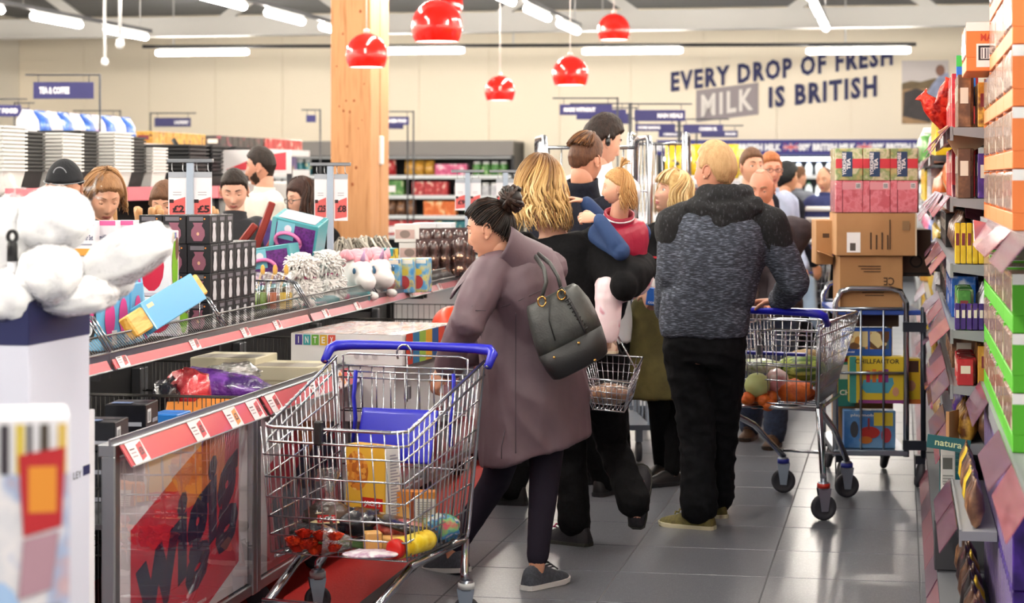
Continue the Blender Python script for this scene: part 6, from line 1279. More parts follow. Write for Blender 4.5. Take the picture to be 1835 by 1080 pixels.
b = MB(); b.box((.0262, L*.24, -.02), (.0268, L*.32, -.005)); part('printed_mark', b, K('e8c8a0'), b2)
# glass mugs with wooden spoons
GL = film('glass', 'f4fbf8', .03, .12, 0)
for i, (px, c, lab) in enumerate(((468, '7c9c3c', 'green'), (490, 'b85c24', 'amber'), (510, 'd8b024', 'yellow'))):
    p = on(px, 9.5); o = empty('glass_mug', 'glass jar with %s contents and a wooden spoon, beside the black boxes' % lab, 'jar', p)
    b = MB(); b.lathe([(.038, 0), (.04, .01), (.04, .11), (.034, .125), (.036, .145)], 20, caps=False); part('glass', b, GL, o)
    b = MB(); b.lathe([(.035, .005), (.036, .01), (.036, .075), (.03, .08)], 16); part('contents', b, K(c, .3), o)
    b = MB(); b.tube([(-.02, 0, .1), (.005, -.03, .17)], .005, 6); b.ell((.012, -.038, .185), (.011, .006, .025), 10); part('spoon', b, MATS['raw_pine'], o)
    b = MB(); b.lathe([(.041, .12), (.046, .135), (.05, .165), (.03, .175)], 14, caps=False); part('wrap', b, MATS['bag_film'], o)
# plush dogs in carriers, unicorns, trays
TEAL = K('4a98a0', .35); PUR = mat('purple_weave', '6a2a80', .45, col2='4c1c60', scale=120); PK2 = K('e07ab0', .35)
def carrier(px, py, Y, M, lab):
    P = carton('toy_carrier', 'toy', (.2, .14, .17), TEAL, [('front', 'r', (.1, .1, .95, .9), PUR, 'window_panel'), ('front', 'r', (.12, .5, .5, .95), K('78c0d0'), 'printed_panel'), ('front', 'd', (.36, .78, .08, .1), K('e0e4ec')), ('top', 'r', (.1, .1, .9, .9), K('e0b8c8'), 'printed_panel'), ('left', 'r', (.1, .1, .9, .9), K('d890b8'), 'printed_panel'), ('left', 'd', (.5, .5, .2, .3), WHITE), ('front', 'r', (0, 0, .1, 1), K('68b0b8'))])
    b = MB(); b.tube([(-.02+.055*math.cos(t), -.075-.012*math.sin(t), .08+.04*math.sin(t)) for t in np.linspace(0, math.pi*2, 18)], .008, 6); P.part('handle', b, PK2)
    P.spawn(Matrix.Translation(PX(px, py, Y)) @ Matrix.Rotation(AYAW, 4, 'Z') @ M @ Matrix.Scale(1.18, 4), lab)
carrier(530, 458, 10.2, Matrix.Rotation(.22, 4, 'Y') @ Matrix.Rotation(.25, 4, 'X'), 'teal and purple toy pet carrier box tipped on top of the plush pile')
carrier(495, 515, 9.95, Matrix.Rotation(-.15, 4, 'Y'), 'lower purple toy pet carrier box with a pink handle beside the glass jars')
FUR = mat('white_fur', 'eee9e6', .85, sheen=.4); PKF = mat('pink_plush', 'ee9aa6', .85, sheen=.4)
def furball(b, c, r, n, L, rn, up=0):
    for i in range(n):
        v = Vector((rn.gauss(0, 1), rn.gauss(0, 1), rn.gauss(0, 1)+up)).normalized(); p = Vector((c[0]+v.x*r[0], c[1]+v.y*r[1], c[2]+v.z*r[2])); q = p+v*L*.6+Vector((rn.uniform(-.3, .3), rn.uniform(-.3, .3), -.5))*L*.6
        b.tube([p-v*.01, p.lerp(q, .5)+v*L*.15, q], [.006, .0045, .001], 4, caps=False)
for (px, py, Y, lab, sd) in ((548, 490, 9.72, 'fluffy white plush dog, front one beside the purple carriers', 1), (593, 478, 10.1, 'fluffy white plush dog behind the first one', 2)):
    rn = random.Random(sd); p = PX(px, py, Y); p.z = ZS; o = setp(link('plush_dog', None, None, M=TR(p, AYAW, s=1.12)), lab, 'soft toy')
    b = MB(); b.ell((0, 0, .07), (.06, .07, .07), 12); furball(b, (0, 0, .07), (.058, .066, .066), 420, .03, rn); part('body', b, FUR, o)
    b = MB(); b.ell((-.01, -.03, .17), (.052, .05, .05), 12); furball(b, (-.01, -.03, .17), (.05, .048, .05), 520, .034, rn, .4); h = part('head', b, FUR, o)
    for x in (-.05, .035):
        b = MB(); furball(b, (x, -.03, .18), (.014, .014, .03), 60, .05, rn, -.8); part('ear', b, FUR, h)
    b = MB(); b.ell((-.035, -.08, .165), .008, 8); b.ell((.0, -.083, .168), .006, 8); part('face', b, BLACK, h, 'black eyes and nose')
    b = MB(); b.ell((-.03, -.07, .02), (.02, .03, .018), 10); b.ell((.04, -.07, .02), (.02, .03, .018), 10); furball(b, (0, -.06, .02), (.05, .03, .018), 60, .03, rn); part('paws', b, FUR, o)
    b = MB(); b.tube([(.045*math.cos(t), -.01+.045*math.sin(t), .125) for t in np.linspace(0, 6.28, 16)], .006, 6); part('collar', b, K('c83c80'), o, 'pink collar')
for (px, Y, lab) in ((638, 10.35, 'white plush unicorn with a pink mane, left one of the pair'), (672, 10.62, 'white plush unicorn with a pink mane, right one of the pair')):
    p = on(px, Y); o = setp(link('plush_unicorn', None, None, M=TR(p, AYAW+.6, s=1.32)), lab, 'soft toy'); m = MB()
    m.ell((0, .02, .07), (.065, .09, .065), 14); m.ell((0, -.05, .1), (.05, .06, .055), 14); m.ell((0, -.11, .07), (.04, .045, .038), 14); m.ell((0, -.02, .12), (.05, .05, .045), 12); V, Fs = fuse(m, .009, 5); b = MB(); b.add(V, Fs, 0, None, True); part('body', b, mat('white_plush', 'f0ecea', .85, sheen=.4), o)
    b = MB()
    for i in range(9): b.ell((.02*math.sin(i*2.1), -.05+.022*i, .165-.004*(i-4)**2*.4), (.032, .03, .026), 10)
    V, Fs = fuse(b, .008, 2, .006, (20, 20, 20), 3); b = MB(); b.add(V, Fs, 0, None, True); part('mane', b, PKF, o, 'pink mane')
    for x in (-.035, .035):
        b = MB(); b.lathe([(.018, 0), (.016, .015), (.002, .04)], 8, 0, TR((x, -.03, .15), 0, 0, x*8)); part('ear', b, PKF, o)
        b = MB(); b.ell((x*1.15, -.093, .11), (.007, .007, .012), 8); part('eye', b, K('2a5878', .2), o)
        b = MB(); b.ell((x*.9, -.1, .015), (.02, .035, .017), 10); part('hoof', b, MATS['white_plush'], o)
    b = MB(); b.lathe([(.011, 0), (.007, .02), (.001, .045)], 8, 0, TR((0, -.075, .15), 0, .5)); part('horn', b, K('c8a0c8', .3), o)
for (px, Y, L, lab) in ((548, 9.75, .3, 'left'), (612, 10.25, .26, 'right')):
    P = Proto('display_tray', 'tray'); b = MB(); b.box((-L/2, -.1, 0), (L/2, .1, .004)); b.box((-L/2, -.1, 0), (L/2, -.097, .045)); b.box((-L/2, .097, 0), (L/2, .1, .045)); b.box((-L/2, -.1, 0), (-L/2+.003, .1, .045)); b.box((L/2-.003, -.1, 0), (L/2, .1, .045)); P.part('tray', b, K('5aa4ac', .4))
    b = MB(); f = TR((0, -.1008, .022)); put_text(b, 'pets', .02, f @ TR((-L*.3, 0, 0)), 0, width=.06); put_text(b, 'pets', .02, f @ TR((L*.2, 0, 0)), 0, width=.06); rect(b, f, -.02, -.012, .03, .014, 1, .0004); P.part('lettering', b, [K('f0d8e8'), K('d86090')])
    p = on(px, Y); P.spawn(TR((p.x, p.y, ZS), AYAW+math.pi/2-1.2), lab+' teal cardboard display tray under the plush toys')
# sledges, tool handles, mops
SLD = mat('dark_red_wood', '8a2a20', .4, col2='74201a', scale=6, stretch=(6, 6, 1))
for (x0, y0, x1, y1, Y, lab) in ((430, 438, 458, 402, 10.9, 'lower dark red wooden leg sticking up by the black boxes'), (458, 445, 488, 362, 10.9, 'long dark red wooden leg leaning up, left of the toy carriers'), (505, 402, 518, 378, 11.1, 'short dark red wooden leg behind the toy carriers')):
    a, c = PX(x0, y0, Y), PX(x1, y1, Y); d = (c-a).normalized(); b = MB(); b.box((-.02, -.012, -.36), (.02, .012, (c-a).length), bev=.006); one('wooden_leg', lab, 'wood', b, SLD, Matrix.Translation(a) @ Matrix.Rotation(math.atan2(d.x, d.z), 4, 'Y'))
th = Proto('tool_handle', 'tool'); b = MB(); b.lathe([(.012, 0), (.013, .3), (.017, .42), (.0195, .445), (.017, .465), (.008, .47)], 12); th.part('shaft', b, mat('beech', 'c89a6a', .5, col2='b48454', scale=8, stretch=(6, 6, 1))); 
for i in range(17):
    x = (222, 236, 248, 259, 268, 277, 287, 296, 306, 316, 328, 345, 362, 386, 405, 298, 272)[i]; p = PX(x, 367+(i*7 % 5)*2, 10.3+.04*(i % 4)); th.spawn(Matrix.Translation((p.x, p.y, p.z-.47)) @ Matrix.Rotation(.12*((i*5) % 7-3)/3, 4, 'Y'), 'pale wooden tool handle in the row behind the black boxes', 'wooden tool handles')
MOP = mat('mop_cotton', '8d877e', .9, col2=('b0a89a', '5c5650', 'd8d0c4'), tint=True)
for (px, Y, lab, sd) in ((628, 11.3, 'tangled grey mop head left of the timber pillar foot', 4), (668, 11.7, 'tangled grey and cream mop head right of the other one', 8)):
    rn = random.Random(sd); p = on(px, Y); b = MB()
    for i in range(130):
        a = rn.uniform(0, 6.28); r = rn.uniform(.02, .13); z = rn.uniform(.14, .25); b.tube([(r*.2*math.cos(a), r*.2*math.sin(a), z), (r*.7*math.cos(a+.4), r*.7*math.sin(a+.4), z+.03), (r*math.cos(a+.7), r*math.sin(a+.7), z-.03), (r*1.15*math.cos(a+.9), r*1.15*math.sin(a+.9), z-.13)], .006, 5, tint=rn.random())
    o = one('mop_head', lab, 'mop', b, MOP, Matrix.Translation(p)); b = MB(); b.lathe([(.07, 0), (.09, .16), (.02, .2)], 14); part('mop_core', b, K('7a746c'), o)
# toys and packs farther along
def PUT2(P, px, py, Y, lab, group=None, rz=0, z=None): p = PX(px, py, Y); P.spawn(TR((p.x, p.y, p.z if z is None else z), AYAW+rz), lab, group)
YT = mat('yellow_toy_print', 'd8b828', .35, col2=('e8cc48', '38343c', 'd8b828'), scale=14, lo=.45, hi=.6, rnd=1)
PUT2(carton('toy_box', 'toy', (.12, .12, .22), YT, [('front', 'r', (0, .82, 1, 1), K('2c8c94')), ('top', 'r', (0, 0, 1, 1), K('38a0a8')), ('front', 'r', (.0, .0, 1, .25), K('3868a8'))]), 690, 500, 11.3, 'yellow toy box with a teal top behind the unicorns', z=ZS)
PUT2(carton('toy_box', 'toy', (.13, .1, .19), K('2c8c94'), [('front', 'r', (.2, .1, .9, .9), YT)]), 657, 500, 11.6, 'teal toy box beside the yellow one behind the unicorns', z=ZS)
TB = carton('toy_box', 'toy', (.1, .12, .18), mat('blue_toy_print', '4890c8', .35, col2=('6ab0dc', 'e0d070', '4878b0'), scale=12, lo=.4, hi=.65, rnd=1), [('front', 'd', (.5, .3, .3, .2), K('c04040')), ('front', 'r', (.05, .85, .95, .97), K('e8e4d8')), ('front', 'd', (.5, .6, .24, .1), K('e8c848'))])
for i, x in enumerate((704, 729, 753)): PUT2(TB, x, 500, 10.9+.05*i, ('left', 'middle', 'right')[i]+' blue toy box with a red picture behind the wire divider', z=ZS)
BBL = mat('brown_bubble', '3e2c2a', .15, col2=('5c403c', '2c2022'), scale=18, coat=.8)
bp_ = Proto('bubble_pack', 'bottle'); b = MB(); b.lathe([(.03, 0), (.034, .01), (.036, .05), (.03, .065), (.036, .08), (.037, .12), (.03, .135), (.034, .15), (.033, .19), (.024, .215), (.008, .222)], 16); bp_.part('bottle', b, BBL)
b = MB(); b.ell((0, -.03, .11), (.02, .012, .02), 10); b.ell((0, -.028, .04), (.022, .014, .02), 10); bp_.part('foil_inset', b, mat('foil', 'c8a088', .25, 1)); b = MB(); b.box((-.036, .0, 0), (.036, .002, .23)); bp_.part('backing_card', b, K('4a3434'))
for r in range(2):
    for k in range(5): p = PX(756+20*k+6*r, 318, 12.0+.14*r+.05*k); bp_.spawn(TR((p.x, p.y, ZS+.02+.06*r), AYAW), 'brown bubble bottle in the double row beside the stooping woman', 'brown bubble bottles')
b = MB(); b.box((-.25, -.05, 0), (.25, .3, .075)); one('shelf_riser', 'dark riser under the rear brown bubble bottles', 'riser', b, DKGREY, TR((PX(800, 318, 12.35).x, 12.4, ZS), AYAW)); 
bp_.spawn(TR((PX(826, 318, 11.7).x, 11.7, ZS+.05), AYAW), 'taller brown bubble bottle nearest the woman\'s face')
CM = carton('appliance_box', 'box', (.15, .14, .2), K('dcdade', .4), [('front', 'd', (.55, .3, .28, .22), K('3a3a3e')), ('front', 'd', (.55, .3, .18, .14), K('8a8a90')), ('front', 'r', (0, 0, 1, .12), K('2c3848'))])
for i, (x, y) in enumerate(((765, 400), (792, 402))): PUT2(CM, x, y, 13.2, ('left', 'right')[i]+' white appliance box behind the brown bubble bottles', z=ZS+.12)
for i, (x, y) in enumerate(((730, 418), (738, 440))): PUT2(carton('storage_box', 'box', (.13, .12, .11), K('e0dcd8', .4), [('front', 'r', (.05, .2, .95, .7), K('c8a8a0')), ('front', 'd', (.5, .45, .25, .22), K('8a7870'))]), x, y, 12.4, ('white pictured storage box, upper one', 'white pictured storage box, lower one')[i]+' left of the brown bubble bottles', z=ZS+.22-.11*i)
for k in range(2): PUT2(carton('storage_box', 'box', (.14, .12, .108), K('c8c2bc', .5), [('front', 'r', (.1, .1, .9, .9), K('988880'))]), 735, 440, 12.41, 'plain storage box under the white pictured storage boxes', 'plain storage boxes', z=ZS) if k == 0 else None
b = MB(); b.box((-.16, -.06, 0), (.16, .09, .118)); one('shelf_riser', 'dark riser under the two white appliance boxes', 'riser', b, DKGREY, TR((PX(780, 318, 13.2).x, 13.2, ZS), AYAW))
# ---- goods in the lower bins
ZL = .596
def lb(P, px, py, Y, lab, rz=0, group=None, tilt=None):
    p = PX(px, py, Y); M = TR((p.x, p.y, p.z), AYAW+rz); P.spawn(M @ tilt if tilt is not None else M, lab, group)
BK1 = carton('gadget_box', 'box', (.14, .16, .09), mat('black_gloss_box', '17171c', .25, col2=('1c1c24', '2a3450'), scale=10, lo=.5, hi=.8, coat=.3), [('right', 'r', (.12, .3, .4, .8), K('d8d8dc'), 'barcode_panel'), ('right', 'r', (.16, .34, .36, .7), K('88888c'), 'barcode'), ('right', 'r', (.5, .25, .9, .4), K('8a8a94'), 'small_print'), ('front', 'r', (.1, .2, .9, .35), K('a0a4b0'), 'small_print'), ('top', 'r', (.1, .1, .6, .4), K('586a90'), 'printed_picture')])
for (px, Y, z, lab) in ((236, 6.95, .785, 'black gadget box on top of the pile in the nearest bin'), (180, 6.62, .765, 'black gadget box at the left of the nearest bin'), (240, 6.98, .69, 'black gadget box under the top one in the nearest bin'), (184, 6.64, .67, 'black gadget box low in the nearest bin'), (300, 7.3, .6, 'black gadget box at the bottom right of the nearest bin'), (186, 6.66, .58, 'black gadget box at the bottom left of the nearest bin'), (243, 7.0, .597, 'black gadget box at the bottom middle of the nearest bin')):
    p = PX(px, 318, Y); BK1.spawn(TR((p.x, p.y, z), AYAW+.1), lab)
p = PX(306, 318, 7.3); carton('gadget_box', 'box', (.1, .14, .11), mat('bright_blue_card', '2a78cc', .35), [('right', 'r', (.1, .2, .4, .8), WHITE), ('front', 'r', (.5, .3, .9, .6), K('a8c8e8'))]).spawn(TR((p.x, p.y, .691), AYAW), 'bright blue box beside the black boxes in the nearest bin')
OR_ = carton('folder', 'box', (.22, .16, .03), K('e08a3c', .35), [('front', 'r', (0, .4, 1, .6), K('b86420'))]); lb(OR_, 388, 752, 7.75, 'orange folder leaning in the nearest bin', .1, None, Matrix.Rotation(.9, 4, 'X'))
lb(OR_, 350, 757, 7.55, 'second orange folder lower in the nearest bin', .2, None, Matrix.Rotation(.7, 4, 'X'))
RBG = mat('red_film', 'b01c28', .2, col2='d84048', scale=10, bump=.8, bscale=25, coat=.7); PBG = mat('purple_film', '5c2a88', .2, col2=('8048b0', '3c1c60'), scale=8, bump=.8, bscale=20, coat=.7)
soft('bagged_item', 'red item in crinkled film in the bin beside the purple one', 'bag', PX(335, 705, 7.85), (.1, .1, .09), I4, RBG, 31, .3); soft('bagged_item', 'purple item in clear film lying in the lower bin', 'bag', PX(410, 690, 8.15), (.2, .12, .055), Matrix.Rotation(.18, 4, 'Y'), PBG, 32, .3)
soft('plastic_bag', 'crumpled clear bag on the purple item', 'bag', PX(415, 668, 8.2), (.11, .1, .04), I4, MATS['bag_film'], 33, .4); soft('bagged_item', 'dark item in crinkled film left of the red one in the lower bin', 'bag', PX(300, 712, 7.8), (.06, .08, .07), I4, PK, 34, .3)
CRM = K('c8c0a4', .5)
for (px, py, Y, w, lab) in ((420, 668, 8.6, .28, 'cream box standing on others, left one in the lower bin'), (525, 684, 8.5, .3, 'wide cream box in front of the game boxes in the lower bin'), (560, 690, 8.9, .3, 'cream box half hidden behind the trolley handle')):
    lb(carton('cream_box', 'box', (w, .3, .075), CRM, [('top', 'r', (.05, .05, .95, .6), K('8c8478')), ('front', 'r', (.1, .2, .9, .3), K('a89c80'))]), px, py, Y, lab)
LID = mat('pool_print', 'd8b8a8', .25, col2=('e8e0dc', 'a8908c', 'c8d4dc', 'b87858'), scale=5, stretch=(3, 1, 1), lo=.35, hi=.65, coat=.5)
PBX = carton('pool_box', 'box', (.5, .75, .13), K('e4e2e4', .3, coat=.4), [('top', 'r', (0, 0, 1, 1), LID, 'printed_lid')]+[('front', 'r', (.04+.075*k, .62, .105+.075*k, .96), K(c), 'colour_letters') for k, c in enumerate(('4a3c8c', '38a0a8', '68a83c', 'e0b030', 'd85040'))]+[('front', 't', (ch, .0725+.075*k, .79, .22, .007 if ch == 'I' else .03), WHITE) for k, ch in enumerate('INTEX')]+[('right', 'r', (.05+.12*k, 0, .17+.12*k, 1), K(c), 'colour_stripes') for k, c in enumerate(('c8402c', '3878a8', '98b84c', 'e0a030', '28508c', 'c8402c', '702858'))]+[('front', 'd', (.6+.08*k, .3, .025, .1), K('b8b4b8'), 'printed_mark') for k in range(3)])
p = PX(660, 318, 9.1); PBX.spawn(TR((p.x+.03, p.y, .838), AYAW-.08), 'large white pool box with rainbow letters lying across the lower bin'); p2 = p
carton('pool_box', 'box', (.48, .7, .24), K('d0ccd0', .4), []).spawn(TR((p.x, p.y, ZL), AYAW-.08), 'plain large box under the pool box in the lower bin')
b = MB(); b.lathe([(.0, .0)]+[(.1*math.sin(t), .1-.1*math.cos(t)) for t in np.linspace(.2, math.pi, 14)], 22, caps=False); b.lathe([(.099, .098), (.1015, .1), (.099, .102)], 22, caps=False); p = PX(810, 585, 10.0); one('orange_ball', 'orange red ball in the bin left of the stooping woman', 'ball', b, K('e0401c', .35), TR((p.x, p.y, p.z-.1)))
# ---- foreground: pillow stand, red and white board, blurred carton
dv, du = -2.118, 4.79
ps = setp(link('cardboard_stand', None, None, M=IS(dv, du)), 'white cardboard stand with a dark blue band, holding wrapped white pillows', 'display stand')
STW = mat('stand_white', 'd4d6e6', .5); STB = mat('stand_navy', '1e2352', .45)
for nm, lo, hi in (('front_panel', (-.42, 0, 0), (0, .012, 1.34)), ('side_panel', (-.012, .012, 0), (0, .39, 1.34)), ('side_panel', (-.42, .012, 0), (-.408, .39, 1.34)), ('back_panel', (-.408, .378, 0), (-.012, .39, 1.34))):
    b = MB(); b.box(lo, hi, bev=.002); q = part(nm, b, STW, ps)
    b = MB(); e = .0012
    if nm == 'front_panel': b.box((-.42-e, -e, 1.215), (e, 0, 1.34)); part('blue_band', b, STB, q)
    if nm == 'side_panel' and lo[0] > -.1:
        b.box((0, -e, 1.215), (e, .39+e, 1.34)); part('blue_band', b, STB, q); b = MB(); b.box((0, .345, .845), (e, .39, .87)); part('blue_mark', b, STB, q)
        b = MB(); put_text(b, 'LEY', .018, TR((.0014, .305, .853), math.pi/2), 0, width=.055, bold=.0); part('lettering', b, K('40424c'), q)
b = MB(); b.box((-.408, .012, 1.2), (-.012, .378, 1.21)); part('shelf', b, STW, ps)
PIL = mat('pillow_white', 'fbfbfc', .9, bump=.3, bscale=22); PF = film('pillow_film', 'ffffff', .35, -.22, 1.0, 30)
for (px, py, Y, r, M, lab, sd) in ((98, 393, 5.05, (.088, .1, .078), I4, 'topmost wrapped white pillow roll above the stand', 1), (90, 490, 5.0, (.075, .1, .075), I4, 'wrapped white pillow roll under the topmost one', 2),
        (225, 460, 5.15, (.125, .09, .062), Matrix.Rotation(-.5, 4, 'Y'), 'long wrapped white pillow roll slanting out over the shelf', 3), (190, 500, 5.2, (.07, .08, .055), I4, 'short wrapped white roll under the slanting one', 4), (20, 440, 5.1, (.085, .1, .12), I4, 'wrapped white pillow roll at the left edge', 5), (130, 528, 5.1, (.11, .12, .05), I4, 'flattened white roll at the bottom of the stand', 6), (20, 530, 5.0, (.07, .1, .07), I4, 'white roll low at the left edge of the stand', 7)):
    o = soft('wrapped_pillow', lab, 'pillow', PX(px, py, Y+.18), [q*1.035 for q in r], M, PIL, sd, .12, 40, fr=2.2, sq=.62)
    b = MB(); b.ell((0, 0, 0), 1, 22); V, Fs = b.arrays(); rr = [q*1.1 for q in r]; b = MB(); b.add([(p[0]*rr[0]*(1+.14*noise.noise(Vector(p)*5+Vector((sd, 0, 0)))), p[1]*rr[1]*(1+.1*noise.noise(Vector(p)*5)), p[2]*rr[2]*(1+.14*noise.noise(Vector(p)*5+Vector((0, sd, 0))))) for p in V.tolist()], Fs, 0, None, True)
    if sd == 1:
        for q in (-1, 1): b.loft([ring((q*x, 0, .05+z), (0, 1, 0), (0, 0, 1), .05*w, .03*w, 8) for x, z, w in ((.07, 0, 1), (.1, .02, .5), (.115, .035, 1.2))], caps=False)
    part('film_wrap', b, PF, o, 'clear plastic wrap')
for (px, y0, y1, Y, lab) in ((22, 405, 545, 5.14, 'white pole with a black hanging-hole cap standing in front of the pillows'), (34, 530, 560, 5.13, 'second black pole cap low in front of the pillows')):
    p = PX(px, y0, Y); b = MB(); b.tube([(0, 0, -.085), (0, 0, min(-.1, 1.212-p.z))], .012, 12); o = one('handle_pole', lab, 'pole', b, K('e4e4ea', .4), Matrix.Translation(p)); b = MB(); b.tube([(-.011*math.sin(t) if 1 else 0, 0, -.012-.014*(1-math.cos(t))) for t in np.linspace(0, 2*math.pi, 16)], .0055, 6); b.tube([(0, 0, -.036), (0, 0, -.05), (0, 0, -.088)], [.011, .0135, .0135], 12); part('cap', b, BLACK, o, 'black cap with a hanging hole')
b = MB(); b.box((-.005, -.1, .02), (.005, .0, .985)); b.box((-.012, -.105, .02), (.012, -.1, .985), 1)
pb = PX(168, 318, 5.75); one('display_board', 'white board with a red edge at the end of the nearest bin', 'board', b, [K('e8e6ea'), K('b82838')], TR((pb.x, pb.y, 0), -.9))
YP = mat('glossy_print', 'd8d8e0', .4, col2=('e8e4e8', 'a8b8d8', 'c8a8b0', 'f0f0f4'), scale=9, lo=.35, hi=.65)
P = carton('display_carton', 'box', (.34, .14, 1.305), K('ebeaf0', .5), [('front', 'r', (.0, .0, 1, .94), YP, 'printed_picture')]+[('front', 'r', (x, .94, x+wd, .992), K(c)) for x, wd, c in ((.66, .03, '302a34'), (.73, .035, '3a343c'), (.79, .035, 'd8c050'), (.835, .02, '48444c'), (.885, .035, '4a4038'), (.955, .035, 'd8b860'))]+
    [('front', 'p', ((.8, .96), (.985, .968), (.97, .885), (.82, .875)), K('b8242c')), ('front', 'r', (.84, .9, .95, .948), K('e09030')), ('front', 'p', ((.82, .872), (.96, .88), (.93, .82), (.8, .81)), K('b08a98')), ('front', 'd', (.72, .78, .1, .05), K('a4c4ec')), ('front', 'p', ((.82, .8), (.97, .805), (.95, .7), (.85, .7)), K('8a8898'))])
p = PX(0, 318, 2.75); P.spawn(TR((p.x-.105, p.y+.1, 0), .24), 'out-of-focus white carton with red and yellow print in the near left corner')
# ================================================================ RIGHT-HAND SHELVES
SHG = K('8e9095', .4); SHD = K('5d5f66', .5); STRP = mat('strip_pink', '9c5662', .22, coat=.4, col2=('ac6874', '8c4654'), scale=4, stretch=(1, 1, 6), lo=.3, hi=.7); STRV = mat('strip_violet', '6c4256', .22, coat=.4, col2=('7e566a', '5c3444'), scale=5, lo=.3, hi=.7)
def gondola(lab, u0, u1, vf, levels, top=2.25, base=True, strips=True, depth=.75):
    o = setp(link('shelf_unit', None, None, M=AM), lab, 'shelving')
    b = MB(); b.box((depth, u0, 0), (depth+.03, u1, top)); part('back_panel', b, K('4a484c', .6), o)
    for u in (u0, u1-.03):
        b = MB(); b.box((depth-.04, u, 0), (depth, u+.03, top)); part('upright', b, SHD, o)
    if base:
        b = MB(); b.box((.14, u0, .0), (.16, u1, .12)); b.box((.134, u0, .105), (depth, u1, .14)); part('base_shelf', b, SHD, o)
        M = TR((.125, 0, .085)) @ Matrix.Rotation(.5, 4, 'Y'); n = int((u1-u0)/.6)+1
        for k in range(n):
            a, c = u0+(u1-u0)*k/n, u0+(u1-u0)*(k+1)/n; b = MB(); b.box((-.004, a+.004, -.06), (0, c-.004, .06), 0, M); part('price_strip', b, STRP if k % 3 else STRV, o)
    for i, z in enumerate(levels):
        b = MB(); b.box((vf, u0, z-.028), (depth, u1, z)); b.box((vf-.008, u0, z-.05), (vf+.004, u1, z+.004)); s = part('shelf', b, SHG, o)
        b = MB(); b.prism([(vf, z-.028), (depth-.05, z-.028), (depth-.05, z-.09)], u0-.001, u0+.004); part('bracket', b, SHG, s)
        if strips:
            n = max(1, int((u1-u0)/.62)); 
            for k in range(n):
                if (k*7+i*3) % 5 == 4: continue
                a, c = u0+(u1-u0)*k/n+.01, u0+(u1-u0)*(k+1)/n-.01; M = TR((vf-.008, 0, z+.006)) @ Matrix.Rotation(.55+.12*((k+i) % 3), 4, 'Y'); b = MB(); b.box((-.003, a, -.1), (0, c, 0), 0, M); part('price_strip', b, (STRP, STRV)[(k+i) % 2], s)
    return o
NB = 1.48
gondola('nearest right-hand shelf unit with orange, green and purple chocolate cases', 4.9, 7.96, .30, (.86, NB), 2.35)
sh = MB(); sh.box((.19, 6.75, .47), (.30, 7.9, .5)); sh.box((.182, 6.75, .45), (.19, 7.9, .505)); o = one('shelf_ledge', 'shallow grey ledge in front of the purple boxes on the nearest unit', 'shelf', sh, SHG, AM)
for k in range(2): b = MB(); b.box((-.003, 6.77+.57*k, -.1), (0, 7.31+.57*k, 0), 0, TR((.178, 0, .506)) @ Matrix.Rotation(.6, 4, 'Y')); part('price_strip', b, STRV, o)
MZ = (.62, .84, 1.05, 1.30, 1.55, 1.82)
gondola('right-hand shelf unit of sweets just beyond the orange cases', 8.0, 11.4, .19, MZ, 2.2)
FZ = (.5, .85, 1.15, 1.45, 1.75)
gondola('right-hand shelf unit of crisps and sweets beyond the stock cart', 11.44, 15.6, .17, FZ, 2.1)
gondola('farthest right-hand shelf unit, running away to the dairy wall', 15.64, 25.5, .16, FZ, 2.0, strips=False)
# ---- display cases on the nearest unit
FO = mat('choc_film', '7a5a48', .22, col2=('a88470', '5c4434', 'd0b8a8'), scale=34, stretch=(1, 3, .6), coat=.5, bump=.6, bscale=30)
def caseproto(m, txt, tcol, w=.3, d=.5, h=.172):
    P = Proto('chocolate_case', 'box'); b = MB(); b.box((0, 0, 0), (w, d, .05), bev=.002); b.box((0, 0, .05), (w, .012, h-.002)); b.box((0, d-.012, .05), (w, d, h-.002)); b.box((w-.01, .012, .05), (w, d-.012, h-.002)); P.part('tray', b, m)
    for k in range(4):
        b = MB(); y = .02+k*(d-.04)/4; b.box((-.002, y+.004, .052), (w-.03, y+(d-.04)/4-.004, h-.006), bev=.008); P.part('box', b, FO)
    b = MB(); f = TR((w/2, -.0008, h/2)); rect(b, f, -w/2, h*.32, w/2, h*.5, 0); rect(b, f, -.115, -h*.42, -.02, h*.06, 0, .0003); rect(b, f, -.108, -h*.28, -.027, h*.02, 1, .0006); rect(b, f, -.1, -h*.25, -.035, -.004, 0, .0009)
    for k in range(6): rect(b, f, -.097+.01*k, -h*.24, -.093+.01*k+.002*(k % 2), -.006, 2, .0012)
    if txt: put_text(b, txt, .026, f @ TR((.0, -.001, h*.19)), 3, width=.2)
    P.part('end_print', b, [WHITE, K('1c1c26'), K('5a5a64'), K(tcol)]); return P
ORG = K('f08444', .45); GRN = K('58b82c', .45); PPL = K('3c1c78', .4)
cp = caseproto(ORG, 'MATCHMAKERS', 'c8442c'); cn = ('nearest', 'second', 'third', 'farthest')
for k in range(4):
    for t in range(5):
        if k == 3 and t >= 3: continue
        cp.spawn(IS(.305-.0*k, 5.93+.503*k, NB+.001+.174*t), '%s orange chocolate case along the shelf, %s tier' % (cn[k], ('bottom', 'second', 'third', 'fourth', 'top')[t]))
cp.spawn(IS(.225, 7.45, NB+.001+.174*3+.002), 'orange chocolate case jutting out into the aisle on top of the stack')
gp = caseproto(GRN, '', 'c8442c', h=.165)
for k in range(4):
    for t in range(3): gp.spawn(IS(.305, 5.93+.503*k, .861+.167*t), '%s green chocolate case along the middle shelf, %s tier' % (cn[k], ('bottom', 'middle', 'top')[t]))
